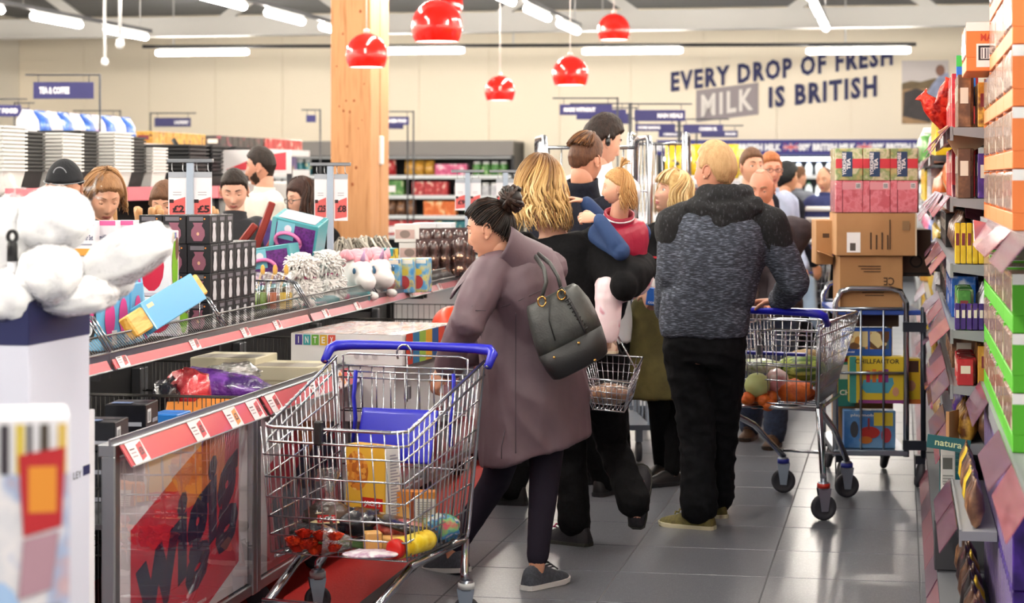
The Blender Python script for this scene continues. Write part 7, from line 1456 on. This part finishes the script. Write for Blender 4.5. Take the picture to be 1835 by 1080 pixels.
pp = Proto('chocolate_box', 'box'); b = MB(); b.box((0, 0, 0), (.24, .085, .33), bev=.004); pp.part('carton', b, mat('purple_print', '3a1c74', .35, col2=('4a2890', '2c145c'), scale=6, rnd=1)); b = MB(); b.box((-.0008, .012, .02), (0, .03, .31)); pp.part('printed_stripe', b, K('c8b8d0', .3))
b = MB(); f = TR((.12, -.0008, .165)); disc(b, f, .0, .05, .06, .05, 0); disc(b, f, -.05, -.07, .025, .03, 1); disc(b, f, .05, -.1, .02, .02, 0); pp.part('printed_panel', b, [K('5a2c90'), K('9a3c8c')])
for t in range(2):
    for k in range(23): pp.spawn(IS(.305, 5.93+.087*k, .142+.332*t), 'tall purple chocolate box in the %s row on the nearest bottom shelf' % ('lower', 'upper')[t], '%s row of purple chocolate boxes' % ('lower', 'upper')[t])
# ---- rows of sweets: every box a thing
def palette(name, a, b_, c): return mat('print_'+name, a, .35, col2=(a, b_, c), scale=11, lo=.38, hi=.66, rnd=1, coat=.35)
PALS = {'red': palette('red', 'a81c24', 'c83038', 'e0c8b8'), 'gold': palette('gold', 'b8842c', 'd8a848', '6a3c1c'), 'yellow': palette('yellow', 'd8b01c', 'e8c83c', '2c2c30'), 'brown': palette('brown', '5a3c2c', '7c563c', 'a87c58'), 'purple': palette('purple', '3c2070', '54308c', 'c8b048'),
        'blue': palette('blue', '1c50a8', '3070c8', 'd8e0e8'), 'black': palette('black', '1c1618', '3a2428', '8c3c48'), 'orange': palette('orange', 'd8641c', 'e8843c', 'f0d0a0'), 'green': palette('green', '3c7830', '5c9848', 'd0d8a8'), 'silver': palette('silver', 'b8b8c0', 'd8d8dc', '9048a0'), 'teal': palette('teal', '1c6c78', '2c8c98', 'd8c890'), 'pink': palette('pink', 'c84878', 'e07ca0', 'f0d0dc')}
KINDS_ = {}
def goods(kind, col, w, d, h):
    k = (kind, col, w, d, h)
    if k in KINDS_: return KINDS_[k]
    m = PALS[col]; P = Proto('sweet_'+kind if kind in ('box', 'bag', 'bar') else kind, kind); b = MB()
    if kind == 'bag':
        rs = [ring((d/2, w/2, z), (0, 1, 0), (1, 0, 0), w*.48*a, d*.5*c, 10, 3) for z, a, c in ((0, .9, .12), (h*.06, 1, .5), (h*.35, 1, 1), (h*.7, .98, .8), (h*.92, .98, .2), (h, 1, .1))]; b.loft([r[::-1] for r in rs]); P.part('packet', b, m)
    elif kind == 'jar':
        b.lathe([(w*.45, 0), (w*.48, h*.05), (w*.48, h*.75), (w*.36, h*.84)], 12, 0, TR((d/2, w/2, 0))); P.part('body', b, m); b = MB(); b.lathe([(w*.38, h*.83), (w*.38, h)], 12, 0, TR((d/2, w/2, 0))); P.part('lid', b, WHITE)
    else:
        b.box((0, .002, 0), (d, w-.002, h), bev=.003); P.part('carton', b, m); b = MB(); b.box((-.0008, w*.2, h*.5), (0, w*.8, h*.8)); P.part('printed_panel', b, K('ded4c4', .4) if col in ('red', 'brown', 'black', 'purple', 'blue', 'teal') else K('7a2c34', .4)); b = MB(); b.box((d*.2, .0012, h*.45), (d*.8, .003, h*.75)); P.part('end_panel', b, K('ded4c4', .4) if col in ('red', 'brown', 'black', 'purple', 'blue', 'teal') else K('7a2c34', .4))
    KINDS_[k] = P; return P
nth = ('base', 'second', 'third', 'fourth', 'fifth', 'sixth', 'top')
def row(unit, lvl, z, u0, n, v, kind, col, w, d, h, two=False):
    P = goods(kind, col, w, d, h); lab = '%s sweet %s in the %s-shelf row of the %s' % (col, kind, nth[lvl], unit)
    if kind == 'jar': lab = lab.replace('sweet jar', 'jar')
    for k in range(n): P.spawn(IS(v+.006*((k*5) % 3), u0+w*k, z+.001, .0), lab, '%s %s row on %s shelf, %s, %d' % (col, kind, nth[lvl], unit, int(u0*10)))
M_ = 'unit past the orange cases'
rows_M = {0: (.141, (('bag', 'brown', .07, .07, .16), ('bag', 'yellow', .08, .07, .15), ('bar', 'teal', .06, .1, .26), ('box', 'black', .1, .1, .28))), 1: (.62, (('bag', 'gold', .07, .07, .13), ('bag', 'brown', .07, .07, .14), ('bag', 'purple', .12, .1, .15), ('box', 'red', .1, .1, .15))), 2: (.84, (('box', 'red', .06, .06, .1), ('box', 'gold', .06, .07, .15), ('box', 'brown', .07, .1, .14), ('bag', 'black', .1, .1, .14))),
          3: (1.05, (('box', 'green', .06, .05, .15), ('bag', 'silver', .05, .06, .17), ('box', 'blue', .08, .1, .17), ('box', 'black', .1, .1, .18))), 4: (1.30, (('box', 'blue', .06, .06, .15), ('bar', 'purple', .05, .05, .14), ('bag', 'brown', .1, .1, .18), ('box', 'black', .09, .1, .16))), 5: (1.55, (('bar', 'brown', .045, .05, .19), ('bar', 'purple', .045, .05, .17), ('box', 'red', .1, .1, .2), ('bag', 'orange', .11, .1, .2))), 6: (1.82, (('bar', 'brown', .05, .05, .2), ('bar', 'gold', .05, .05, .17), ('box', 'red', .1, .1, .24), ('bag', 'red', .13, .12, .24)))}
for l, (z, ks) in rows_M.items():
    for i, (kd, c, w, d, h) in enumerate(ks):
        if i < 2: row(M_, l, z, 8.015, 8, .21+.075*i+(.13 if l == 0 else 0), kd, c, w, d, h)
        else: row(M_, l, z, (8.75, 10.0)[i-2], int((1.2, 1.3)[i-2]/w), .205 if l else .2, kd, c, w, d, h)
yb = goods('bar', 'yellow', .05, .02, .155)
for k in range(5): yb.spawn(IS(.2+.022*k, 8.006, 1.303), 'upright yellow bar facing the camera under the pink ticket flap', 'upright yellow bars')
bb_ = goods('bar', 'purple', .05, .02, .1)
for k in range(5): bb_.spawn(IS(.2+.022*k, 8.006, 1.053), 'small purple bar facing the camera under the yellow bars', 'small purple bars')
F_ = 'unit past the stock cart'
rows_F = {0: (.141, ('gold', 'pink')), 1: (.5, ('yellow', 'purple')), 2: (.85, ('silver', 'yellow')), 3: (1.15, ('yellow', 'blue')), 4: (1.45, ('orange', 'silver')), 5: (1.75, ('yellow', 'pink'))}
for l, (z, cs) in rows_F.items():
    for i, c in enumerate(cs): row(F_, l, z, 11.5+2.05*i, 15, .185, ('bag', 'box', 'bag', 'jar')[(l+i) % 4], c, .135, .14, .24)
G_ = 'farthest right-hand unit'
for l, (z, c) in enumerate(((.141, 'silver'), (.5, 'yellow'), (.85, 'gold'), (1.15, 'pink'), (1.45, 'yellow'), (1.75, 'green'))): row(G_, l, z, 15.7, 10, .17, ('bag', 'box', 'jar')[l % 3], c, .28, .2, .25)
N_ = 'nearest right-hand unit'
for k in range(19):
    c = ('brown', 'black', 'yellow')[(k*k+k//2) % 3]; goods('bag', c, .075, .07, .16).spawn(IS(.19+.01*(k % 3), 6.35+.082*k, .142, .06*((k*5) % 3-1)), '%s sweet bag on the floor-level shelf of the nearest unit' % c, '%s sweet bags on the nearest base shelf' % c)
for k in range(13):
    c = ('brown', 'yellow', 'black', 'brown')[(k*3+k//3) % 4]; goods('bag', c, .08, .06, .15).spawn(IS(.205, 6.8+.084*k, .502, .05*((k*5) % 3-1)), '%s sweet bag on the shallow ledge of the nearest unit' % c, '%s sweet bags on the ledge' % c)
# ---- odd pieces standing out of the rows
for (px, py, Y, sz, c, lab) in ((1675, 195, 9.6, (.05, .03, .09), 'red', 'red crisp bag lying slanted off the top shelf'), (1693, 165, 9.2, (.03, .03, .06), 'red', 'small red foil bag end sticking up on the top shelf')):
    b = MB(); n = 9; w, d, h = sz; rs = [ring((0, 0, z*h), (1, 0, 0), (0, 1, 0), w*a, d*c_, 14, 2.4) for z, a, c_ in ((-1.05, 1, .05), (-.9, .95, .3), (-.3, 1, 1), (.3, .9, .9), (.7, .55, .5), (.85, .5, .2), (1.05, .75, .12))]; b.loft(rs); V, Fs = b.arrays(); V = V+np.array([[.006*noise.noise(Vector(q)*40)]*3 for q in V.tolist()]); b = MB(); b.add(V, Fs, 0, None, True)
    one('crisp_bag', lab, 'bag', b, mat('red_foil', 'c81c14', .2, .2, col2=('e04028', '8c100c'), scale=14, bump=.6, bscale=40), Matrix.Translation(PX(px, py, Y)) @ Matrix.Rotation(-.75 if sz[0] > .04 else .3, 4, 'Y'))
P = carton('sign_card', 'sign', (.075, .006, .2), mat('card_blue', '1c6cc8', .4), [('front', 'r', (0, .78, 1, 1), K('3cb048')), ('front', 'd', (.4, .48, .25, .1), WHITE), ('front', 'd', (.4, .48, .19, .07), K('1c6cc8'))]); P.spawn(Matrix.Translation(PX(1731, 190, 8.15)) @ Matrix.Rotation(AYAW, 4, 'Z'), 'blue and green upright card above the brown bars')
for (px, py, Y, w, h, rx, lab) in ((1738, 250, 7.9, .075, .1, .5, 'torn cardboard lid flap under the brown bars near the orange cases'), (1706, 240, 9.4, .05, .09, .3, 'open cardboard tray flap under the red boxes')):
    b = MB(); b.box((-w, -.003, -h/2), (w*.6, .003, h/2), bev=.001); one('cardboard_flap', lab, 'cardboard', b, mat('pale_card', 'c8a888', .7), Matrix.Translation(PX(px, py, Y)) @ Matrix.Rotation(AYAW, 4, 'Z') @ Matrix.Rotation(-.55, 4, 'Y') @ Matrix.Rotation(rx, 4, 'X'))
for i, (px, py, Y, w, h, m) in enumerate(((1719, 347, 8.5, .07, .06, STRP), (1744, 377, 8.02, .075, .085, STRP), (1778, 425, 7.1, .15, .09, mat('strip_rose', 'c87888', .2, coat=.6)))):
    b = MB(); b.box((-w*.5, -.002, -h), (w*.5, .002, 0)); one('ticket_flap', ('glossy pink ticket flap under the red boxes', 'glossy pink ticket flap over the yellow bars', 'pink ticket flap under the lowest orange cases')[i], 'price ticket', b, m, Matrix.Translation(PX(px, py, Y)+Vector((0, 0, h/2))) @ Matrix.Rotation(AYAW+.5, 4, 'Z') @ Matrix.Rotation(.2, 4, 'Y') @ Matrix.Rotation(-.4, 4, 'X'))
SN = carton('snack_box', 'box', (.055, .15, .27), K('e4e2dc', .4), [('front', 'r', (.1, .5, .9, .9), K('c8c8c4'), 'small_print'), ('front', 'r', (.15, .7, .8, .86), K('5a5c58'), 'barcode'), ('front', 'r', (.1, .3, .9, .34), K('c03028')), ('front', 'd', (.5, .12, .2, .04), K('38403c')), ('left', 'r', (0, 0, 1, 1), K('1c6c70'))]+[('front', 'r', (.15, .62-.04*k, .85, .6-.04*k), K('8a8c88'), 'small_print') for k in range(6)])
p = PX(1698, 318, 7.9); b = MB(); b.box((-.05, -.08, 0), (.06, .12, .19), bev=.003); one('shelf_riser', 'dark riser under the white backed snack box', 'riser', b, DKGREY, TR((p.x, p.y, .142), AYAW)); SN.spawn(TR((p.x, p.y, .336), AYAW), 'white backed teal snack box on the bottom shelf at the end of the row')
b = MB(); b.box((-.1, -.004, 0), (.06, .004, .05)); o = one('shelf_header', 'teal cardboard header strip reading natura on the bottom shelf', 'sign', b, K('1c5a60', .4), Matrix.Translation(PX(1708, 808, 7.75)) @ Matrix.Rotation(AYAW-.1, 4, 'Z') @ Matrix.Rotation(.12, 4, 'Y'))
b = MB(); put_text(b, 'natura', .022, TR((-.02, -.0048, .024)), width=.1); part('lettering', b, K('c8d4a8'), o)
b = MB(); b.box((-.002, 0, 0), (.002, .1, .11)); b.box((-.05, .098, 0), (.0, .1, .1)); one('cardboard_flap', 'brown torn carton edge above the teal header strip', 'cardboard', b, CARD, Matrix.Translation(PX(1700, 790, 7.8)) @ Matrix.Rotation(AYAW-.4, 4, 'Z'))
# ================================================================ BACKGROUND GONDOLAS
def bgunit(lab, u0, u1, v0, v1, levels, top, side=1):
    o = setp(link('shelf_unit', None, None, M=AM), lab, 'shelving'); vm = (v0+v1)/2
    b = MB(); b.box((vm-.02, u0, 0), (vm+.02, u1, top)); part('back_panel', b, K('5a585c', .6), o)
    b = MB(); b.box((v0, u0, 0), (v1, u1, .12)); part('base', b, SHD, o)
    for z in levels:
        b = MB(); b.box((v0, u0, z-.03), (v1, u1, z)); s = part('shelf', b, K('d0d0d4', .4), o); b = MB(); b.box((v1, u0, z-.05), (v1+.012, u1, z+.03)); b.box((v0, u0-.012, z-.05), (v1, u0, z+.03)); part('price_strip', b, K('dcd4d4', .4), s)
    return o
# tubs: a display bin with a pink strip, stacked crates and pots on top
o = setp(link('shelf_unit', None, None, M=AM), 'long black display shelf with a pink strip carrying stacked tubs and crates', 'shelving')
TZ = 1.52
b = MB(); b.box((-6.2, 11.6, TZ-.03), (-5.28, 17.4, TZ)); part('shelf', b, K('2a282c'), o)
for (k, u) in enumerate((11.6, 13.55, 15.5)): b = MB(); b.box((-5.28, u, TZ-.05), (-5.26, u+1.93, TZ+.045)); part('price_strip', b, mat('strip_coral', 'd8707c', .3, coat=.4), o)
for u in (12.1, 14.3, 16.9): b = MB(); b.box((-5.264, u-.06, TZ-.045), (-5.256, u+.06, TZ+.04)); part('price_ticket', b, K('ece0dc', .4), o)
b = MB(); b.box((-6.2, 11.6, 0), (-5.9, 17.4, TZ-.03)); b.box((-5.9, 11.6, 0), (-5.4, 17.4, .5)); part('base', b, K('121114', .7), o)
TUBW = mat('frosted_tub', 'dcdad6', .3, coat=.3); TUBK = K('0e0e11', .45); TUBG = K('19191d', .5)
def tubs(v, u, n, w, hh, m, lab, nest, group=None):
    P = Proto('storage_tub', 'tub'); b = MB()
    def sq(z, s, t): return [(x*w/2*s, y*w/2*s, z) for x, y in ((-1, -1), (1, -1), (1, 1), (-1, 1))]
    b.loft([sq(0, .8, 0), sq(hh-.012, .97, 0), sq(hh-.012, 1.04, 0), sq(hh, 1.04, 0)], 0, None, False, False); b.add(sq(0, .8, 0), [(3, 2, 1, 0)]); P.part('tub', b, m)
    for k in range(n): P.spawn(IS(v, u, TZ+.001+nest*k), lab if k else lab.replace('in the', 'under the'), group)
for (u, w, n, m, nm) in ((11.85, .34, 12, TUBW, 'leftmost frosted stack'), (12.75, .34, 11, TUBW, 'second frosted stack'), (13.65, .34, 12, TUBW, 'third frosted stack'), (14.42, .3, 8, TUBW, 'short frosted stack')):
    tubs(-5.5, u, n, w, .16, m, 'frosted white storage tub in the '+nm, .024, 'tubs of the '+nm)
for (u, w, n, nm) in ((12.3, .3, 11, 'dark stack after the first frosted one'), (13.2, .3, 12, 'dark stack after the second frosted one'), (14.1, .3, 11, 'dark stack after the third frosted one')): tubs(-5.55, u, n, w, .16, TUBK, 'black storage tub in the '+nm, .024, 'tubs of the '+nm)
for (u, n, nm) in ((15.1, 9, 'left of the three grey stacks'), (15.62, 9, 'middle one of the three grey stacks'), (16.2, 9, 'right one of the three grey stacks')): tubs(-5.5, u, n, .42, .12, TUBG, 'dark grey crate in the '+nm, .03, 'crates of the '+nm)
PALS2 = PALS
def things_row(name, cat, lab, group, u0, du, n, v, z, mk, dv=0):
    for k in range(n): mk(k).spawn(IS(v+dv*k, u0+du*k, z), lab if isinstance(lab, str) else lab(k), group)
bagb = goods('bag', 'blue', .26, .2, .3); bags = goods('bag', 'silver', .26, .2, .3)
o = bgunit('tall grocery shelving behind the tubs at the left', 17.5, 26, -8.6, -7.6, (.5, .9, 1.3, 1.7, 1.95), 2.0)
for k in range(10): (bagb if k % 2 else bags).spawn(IS(-7.95, 17.6+.27*k, 1.951), '%s bag standing on top of the tall left-hand shelving' % ('blue' if k % 2 else 'white and silver'), '%s bags on the tall left shelving' % ('blue' if k % 2 else 'silver'))
for l, z in enumerate((1.3, 1.7)):
    for c, u in (('gold', 18), ('red', 21), ('purple', 23.5)):
        P = goods('box', c, .22, .2, .2)
        for k in range(9): P.spawn(IS(-7.85, u+.24*k, z+.001), '%s grocery box on the %s shelf of the tall left unit' % (c, ('lower', 'upper')[l]), '%s grocery boxes, %s shelf' % (c, ('lower', 'upper')[l]))
for c, u in (('gold', 20.4), ('black', 22.6), ('red', 24.2)):
    P = goods('box', c, .2, .2, .16)
    for k in range(8): P.spawn(IS(-7.85, u+.21*k, 1.951), '%s box on the very top of the tall left-hand unit' % c, '%s boxes on top of the tall left unit' % c)
# yellow dusters, brown crates and white appliances beyond the young men
def bx(px, py, Y, size, m, lab, name='product_box', cat='box', prints=(), group=None, rz=0, zb=None):
    p = PX(px, py, Y); P = carton(name, cat, size, m, prints); P.spawn(TR((p.x, p.y, p.z if zb is None else zb), AYAW+rz), lab, group)
o = bgunit('low shelving with brown cartons on top, left of the timber pillar', 20.2, 25, -7.0, -6.2, (.5, 1.0, 1.5), 1.55)
YEL = PALS['yellow']
for i in range(6):
    p = PX(282+12*i, 330, 17.9); b = MB(); rn = random.Random(i); b.ell((0, 0, .17), (.03, .05, .19), 8); furball(b, (0, 0, .17), (.028, .06, .17), 40, .03, rn); one('yellow_mop', 'yellow fluffy mop head in the cluster beyond the grey crates', 'mop', b, K('d8b428', .7), TR((p.x, p.y, 1.532), 0), 'yellow mop heads')
b = MB(); p = PX(307, 330, 18.0); b.box((-.32, -.2, 0), (.32, .2, 1.5), bev=.01); one('display_bin', 'tall black display bin holding the yellow mop heads', 'display bin', b, TUBK, TR((p.x, p.y, 0), AYAW))
b = MB(); b.tube([(0, 0, 0), (.1, 0, -.16)], .02, 8); one('broom_handle', 'black handle tip sticking up among the yellow mop heads', 'tool', b, BLACK, TR(PX(310, 249, 17.9)))
BRC = mat('brown_printed', '6a3420', .5, col2=('7c4028', '58281a'), scale=4, rnd=1)
for i in range(3):
    for j in range(2):
        p = PX(365+36*i, 318, 20); bx(365+36*i, 0, 20, (.19, .2, .17), BRC, '%s brown printed carton, %s layer, left of the timber pillar' % (('left', 'middle', 'right')[i], ('lower', 'upper')[j]), prints=[('front', 'd', (.5, .5, .3, .35), K('3c4468')), ('front', 'r', (.1, .05, .9, .2), K('c89868')), ('front', 'd', (.5, .5, .14, .18), K('a88070'))], zb=1.501+.172*j+.02 if j else 1.501, name='printed_carton')
for i, x in enumerate((454, 474)): bx(x, 0, 20.2, (.1, .12, .1), PALS['red'], ('left', 'right')[i]+' small red box beside the brown cartons', zb=1.7 if 0 else 1.82-.07*i, name='product_box')
for i, x in enumerate((454, 474)): bx(x, 0, 20.2, (.11, .14, .31-.07*i), K('58504c'), ('left', 'right')[i]+' dark stand under a small red box', zb=1.505, name='stand_block', cat='stand')
WG = K('e4e2de', .4)
for i, (x, w) in enumerate(((402, .26), (462, .26), (522, .26))):
    P = carton('chest_freezer', 'freezer', (w, .5, 1.6), WG, [('front', 'r', (.05, .55, .95, .9), K('efeeea', .4)), ('front', 'r', (.1, .6, .3, .64), K('c8343c'))], .02, False); p = PX(x, 318, 16.8); P.spawn(TR((p.x, p.y, 0), AYAW), ('left', 'middle', 'right')[i]+' tall white appliance carton behind the young men')
b = MB(); a = PX(372, 288, 16.4); b.box((0, -.015, 0), (.62, 0, .19)); o = one('promo_banner', 'white banner with a red slash over the white appliance cartons', 'banner', b, K('d8d4d4', .5), TR((a.x+.07, a.y, 1.66), AYAW)); b = MB(); b.add([(.08, -.017, .03), (.58, -.017, .03), (.58, -.017, .17), (.36, -.017, .14)], [(0, 1, 2, 3)]); part('printed_slash', b, K('d0404c'), o)
b = MB(); b.box((-.02, 0, 0), (.02, .03, 1.72)); b.box((.58, 0, 0), (.62, .03, 1.72)); part('leg', b, DKGREY, o, None, TR((0, .0, -1.66)))
# bottles: green, teal, blue rows left of the pillar on the wall shelving
def wallrow(x0, x1, lvl, kind, col, w, h, lab, v_=None):
    a, c = back_v(x0), back_v(x1); P = goods(kind, col, w, .2, h); n = int((c-a)/w)
    for k in range(n): P.spawn(AM @ TR((a+w*k+w*.5, WU-.88, .33+.33*lvl+.001), -math.pi/2) @ TR((0, -w/2, 0)) if 0 else AM @ TR((a+w*k, WU-.68, .331+.33*lvl), -math.pi/2), '%s on the %s shelf of the %s' % (lab, ('lowest', 'second', 'third', 'fourth', 'fifth', 'top')[lvl], 'wall shelving left of pillar' if x1 < 640 else 'grey-topped wall shelving'), '%s, shelf %d, %d' % (lab, lvl, x0))
for (x0, x1, l, kd, c, w, h, lab) in ((490, 585, 4, 'jar', 'teal', .13, .28, 'teal bottle'), (430, 488, 4, 'box', 'gold', .16, .24, 'gold box'), (490, 585, 3, 'jar', 'blue', .13, .28, 'blue bottle'), (430, 488, 3, 'bag', 'pink', .16, .26, 'pink bag'), (560, 600, 2, 'bag', 'red', .16, .26, 'red bag'),
        (695, 745, 4, 'bag', 'red', .17, .27, 'red crisp bag'), (745, 800, 4, 'bag', 'gold', .17, .26, 'gold crisp bag'), (800, 862, 4, 'box', 'pink', .18, .2, 'pink box'), (864, 930, 4, 'jar', 'green', .15, .24, 'green jar'), (695, 760, 3, 'box', 'green', .16, .26, 'green box'), (760, 830, 3, 'box', 'red', .2, .24, 'red box'), (832, 930, 3, 'jar', 'silver', .15, .22, 'silver jar'),
        (695, 780, 2, 'bag', 'brown', .17, .27, 'brown bag'), (780, 850, 2, 'box', 'orange', .18, .25, 'orange box'), (850, 930, 2, 'bag', 'green', .17, .26, 'green bag'), (695, 800, 1, 'box', 'red', .2, .26, 'red box'), (800, 930, 1, 'box', 'teal', .2, .25, 'teal box')):
    wallrow(x0, x1, l, kd, c, w, h, lab)
for i in range(12): goods('box', ('gold', 'blue', 'silver', 'green')[i//3], .22, .3, .13).spawn(AM @ TR((back_v(700)+.19*i, WU-.72, 1.985-.0), -math.pi/2), '%s carton right under the grey fascia of the wall shelving' % ('gold', 'blue', 'silver', 'green')[i//3], '%s cartons under the grey fascia' % ('gold', 'blue', 'silver', 'green')[i//3]) if 0 else None
# gondolas right of the roll cages
o = bgunit('grocery shelving of yellow packets behind the blonde staff woman', 18, 27, -2.3, -1.45, (.5, .9, 1.3, 1.62), 1.68)
for l, z, c in ((3, 1.62, 'yellow'), (2, 1.3, 'silver'), (1, .9, 'red')):
    P = goods('bag' if l != 2 else 'box', c, .2, .18, .3)
    for k in range(16): P.spawn(IS(-1.5, 18.3+.22*k, z+.001, math.pi), '%s packet on the %s shelf behind the blonde staff woman' % (c, ('', 'lower', 'middle', 'top')[l]), '%s packets behind the staff woman' % c)
    for k in range(3): P.spawn(IS(-2.05+.23*k, 18.03, z+.001, math.pi/2) @ TR((0, -.2, 0)), '%s packet at the near end of the %s shelf behind the staff woman' % (c, ('', 'lower', 'middle', 'top')[l]), '%s end packets' % c)
# far trolley and child by the striped man
T2.spawn(TR((PX(1452, 318, 18).x, 18.2, 0), -R(-30)), 'blurred wire trolley far down the aisle in front of the striped man')
q = bystander('small child in a pale blue top beside the far trolley', (1437, 470), 17.0, 40, 60, 0, mat('pale_blue_top', '9ab0c8', .8), hair_cap_mat('mid_brown', '5a3c28', '6e4c34'), dict(thick=.018, line=((0, .05), (60, .03), (85, -.05), (180, -.09))), female=True, hs=.66)
